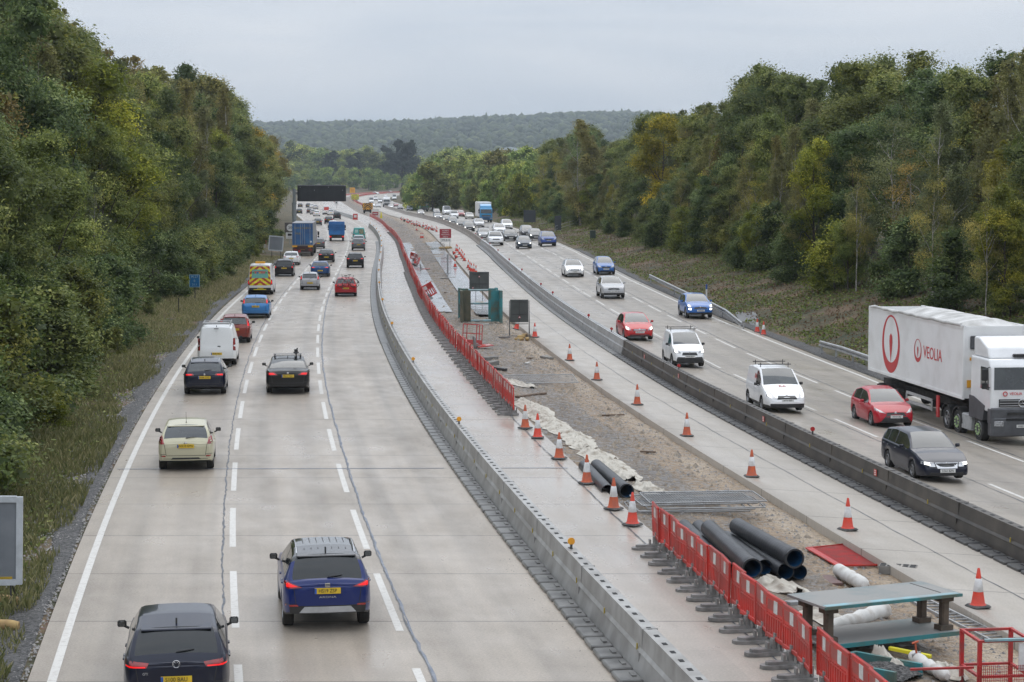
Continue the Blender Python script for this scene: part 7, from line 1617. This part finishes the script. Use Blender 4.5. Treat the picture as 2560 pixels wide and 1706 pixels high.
def backsign(px0,px1,py0,py1,pyb,label):
    q=UG((px0+px1)/2,pyb); k=q.y/5000; w=(px1-px0)*k; zz=lambda py:at_depth(px0,py,q.y)[2]-q.z; t=empty('sign_back_board',q,0,label,'sign'); B=MB(); B.cbox((0,0,(zz(py0)+zz(py1))/2),(w,.06,zz(py0)-zz(py1)),.02); B.box((0,-.04,(zz(py0)+zz(py1))/2),(.06,.04,zz(py0)-zz(py1)-.2),1); B.box((0,-.05,zz(py0)-(zz(py0)-zz(py1))*.35),(w*.9,.04,.07),1); B.build('sign_back',[M_DKB,M_STEELB],t); B=MB()
    for s in(-.33,.33): B.tube([(s*w,.05,-.2),(s*w,.05,zz(py0))],.05,6)
    B.build('sign_leg',M_GALV,t); return t
backsign(1309,1339,526,556,560,'wide charcoal sign back before the right-hand trees'); backsign(1386.5,1403,540,575,580,'narrow charcoal sign back beside the handrail')
q=UG(1482,600); B=MB(); B.cbox((0,0,.75),(.75,.5,1.0),.04); B.box((-.25,0,.15),(.08,.08,.4)); B.box((.25,0,.15),(.08,.08,.4)); o=B.build('roadside_cabinet',pm('dull_green_cabinet',(.035,.055,.045),rough=.6)); o.location=q; tag(o,'small dull green cabinet on the cleared bank','cabinet')
P=[UG(x,y) for x,y in((1388,582),(1425,570),(1455,560),(1490,545),(1512,533))]; t=empty('handrail',P[0],0,'thin grey handrail climbing the bank by the sign back','handrail'); B=MB(); B.tube([p-P[0]+Vector((0,0,1.0)) for p in P],.03,6); B.tube([p-P[0]+Vector((0,0,.5)) for p in P],.025,6); B.build('rail',M_GALV,t)
for p in P: B=MB(); B.tube([p-P[0],p-P[0]+Vector((0,0,1.0))],.03,6); B.build('rail_post',M_GALV,t)
q=UG(1112,513); Z=at_depth(1112,435,q.y)[2]; B=MB(); B.tube([(0,0,0),(0,0,Z-q.z)],[.13,.07],8); o=B.build('mast',M_GALV); o.location=q; tag(o,'tall thin grey mast beside the queueing traffic','mast')
# path up the bank
P=[(1880,850),(1870,820),(1872,800),(1862,782)]; V=[];Fc=[]
for x,y in P:
    for dx in(-26,26):
        q=UG(x+dx+(14 if y>840 else 0),y); V.append((q.x,q.y,q.z+.06))
for k in range(3): Fc.append((2*k,2*k+1,2*k+3,2*k+2))
tag(obj('path',npmesh('path',np.array(V),np.array(Fc),pm('wet_tarmac_path',(.075,.075,.08),rough=.4,col2=(.12,.115,.11),scale=2))),kind='structure')
# distant buildings
for (px,py,w,h,lb) in [(706,388,40,9,'white industrial building glimpsed beside the left trees'),(1275,379,38,4,'long pale warehouse roof beyond the right woods')]:
    x,y,z=at_depth(px,py,1900); B=MB(); B.box((0,0,-6),(w,40,h+12)); B.prism([(-w/2-1,h/2),(w/2+1,h/2),(0,h/2+4)],'y',-21,21,1); o=B.build('warehouse',[pm('pale_cladding',(.6,.63,.66)),pm('pale_roof',(.55,.6,.64))]); o.location=(x,y,z-h/2); tag(o,lb,'building')

# the overbridge the view is taken from: deck, parapet and piers just behind the viewpoint
M_BRC=pm('bridge_concrete',(.28,.27,.25),rough=.85,col2=(.18,.17,.16),scale=.4,detail=8)
t=empty('road_bridge',(0,-7.2,0),0,'concrete overbridge carrying a side road over the motorway','bridge')
B=MB(); B.box((0,0,6.55),(150,11.6,1.3)); B.build('deck',M_BRC,t)
for y in(-5.65,5.65): B=MB(); B.box((0,y,7.75),(150,.3,1.1)); B.build('parapet',M_BRC,t)
for x in(-13,3.6,32):
    B=MB(); B.cbox((x,0,2.7),(1.0,9,6.4),.2); B.build('pier',M_BRC,t)
# ---------------------------------------------------------------- grass and ground cover
M_GRASS=leafmat('grass_blades',(.075,.095,.032),(.18,.178,.072),(.40,.355,.19),.7)
rs=np.random.RandomState(8)
def grass(name,n,gen,h0,h1,w,mat,label,flat=False,tint=None):
    X,Y,Z=gen(n); n=len(X); a=rs.rand(n)*6.283; h=rs.uniform(h0,h1,n); lean=rs.uniform(.1,.6,n)
    if flat:
        c=np.stack([X,Y,Z+rs.uniform(.02,.22,n)],1); V,Fc,tv=leaves(c,np.tile([0,-.25,1.0],(n,1)),h1,h1*.7,rs,.55,np.clip(rs.normal(.45,.2,n) if tint is None else tint(n),0,1))
    else:
        d=np.stack([np.cos(a),np.sin(a)],1); p=np.stack([-d[:,1],d[:,0]],1); ww=w*rs.uniform(.6,1.4,n); b=np.stack([X,Y,Z],1)
        h=h*(.45+1.15*fbm(X*.7+9,Y*.45)); v0=b+np.c_[p*ww[:,None],np.zeros(n)]; v1=b-np.c_[p*ww[:,None],np.zeros(n)]; m=b+np.c_[d*(lean*h*.35)[:,None],h*.65]; t=b+np.c_[d*(lean*h)[:,None],h]
        V=np.stack([v0,v1,m-np.c_[p*ww[:,None]*.6,np.zeros(n)],t],1).reshape(-1,3); Fc=np.arange(4*n).reshape(-1,4); tv=np.repeat(np.clip(rs.normal(.48,.22,n)+.3*np.clip((Y-70)/60,0,1),0,1),4)
    o=obj(name,npmesh(name,V,Fc,mat,tint=tv)); return tag(o,label,kind='stuff')
def gen_left(n):
    Y=np.exp(rs.uniform(math.log(30),math.log(240),n)); t=.4+rs.rand(n)**1.0*5.2; X=np.interp(Y,GY,GX)-7.1-t
    k=fbm(X*.5,Y*.3)+.3*np.clip((t-.6)/1.2,0,1); ok=k>.5; X,Y,t=X[ok],Y[ok],t[ok]; return X,Y,np.array([ground_z(a,b) for a,b in zip(X,Y)])-.02
def gen_lf(n):
    Y=np.exp(rs.uniform(math.log(30),math.log(160),n)); t=.9+rs.rand(n)*6; X=np.interp(Y,GY,GX)-7.1-t; return X,Y,np.array([ground_z(a,b) for a,b in zip(X,Y)])-.02
grass('grass',90000,gen_left,.10,.36,.018,M_GRASS,'long dry grass on the left verge')
grass('undergrowth',14000,gen_lf,.1,.13,.02,M_LEAF,'low leafy weeds on the left verge',True)
oEv=np.vectorize(oE)
def gen_right(n):
    Y=np.exp(rs.uniform(math.log(86),math.log(430),n)); t=.9+rs.rand(n)**.9*11.5; X=np.interp(Y,GY,GX)+oEv(Y)+.5+t; k=fbm(X*.3+4,Y*.22); ok=(k>.43); X,Y=X[ok],Y[ok]; return X,Y,np.array([ground_z(a,b) for a,b in zip(X,Y)])
def gen_right2(n):
    X,Y,Z=gen_right(n); return X,Y,Z
o=grass('undergrowth',60000,gen_right,.1,.20,.02,M_LEAF,'ivy and bramble leaves over the cleared right bank',True); o.color=(.72,.78,.6,1)
o=grass('grass',14000,gen_right2,.1,.30,.016,M_GRASS,'thin grass over the cleared right bank'); o.color=(.6,.58,.5,1)
M_LITTER=leafmat('fallen_leaves',(.08,.05,.03),(.16,.10,.055),(.30,.21,.12),.8)
grass('leaves',34000,lambda n:(lambda Y:(lambda X:(X,Y,np.array([ground_z(a,b) for a,b in zip(X,Y)])-.02))(np.interp(Y,GY,GX)+oEv(Y)+2+rs.rand(n)*16))(np.exp(rs.uniform(math.log(86),math.log(380),n))),.1,.19,.02,M_LITTER,'fallen brown leaves under the right-hand trees',True)
# ---------------------------------------------------------------- damp autumn air
hm=bpy.data.materials.new('haze'); hm.use_nodes=True; nt=hm.node_tree
nt.nodes.remove(nt.nodes['Principled BSDF']); pv=nt.nodes.new('ShaderNodeVolumePrincipled')
pv.inputs['Color'].default_value=(.80,.90,1,1); pv.inputs['Density'].default_value=.00012; pv.inputs['Anisotropy'].default_value=.1
nt.links.new(pv.outputs[0],nt.nodes['Material Output'].inputs['Volume'])
B=MB(); x0,x1,y0,y1,z0,z1=-3900,3900,-60,11500,-8,260
B.box(((x0+x1)/2,(y0+y1)/2,(z0+z1)/2),(x1-x0,y1-y0,z1-z0)); ho=B.build('haze',hm); tag(ho,'thin damp haze over the whole valley',kind='stuff')
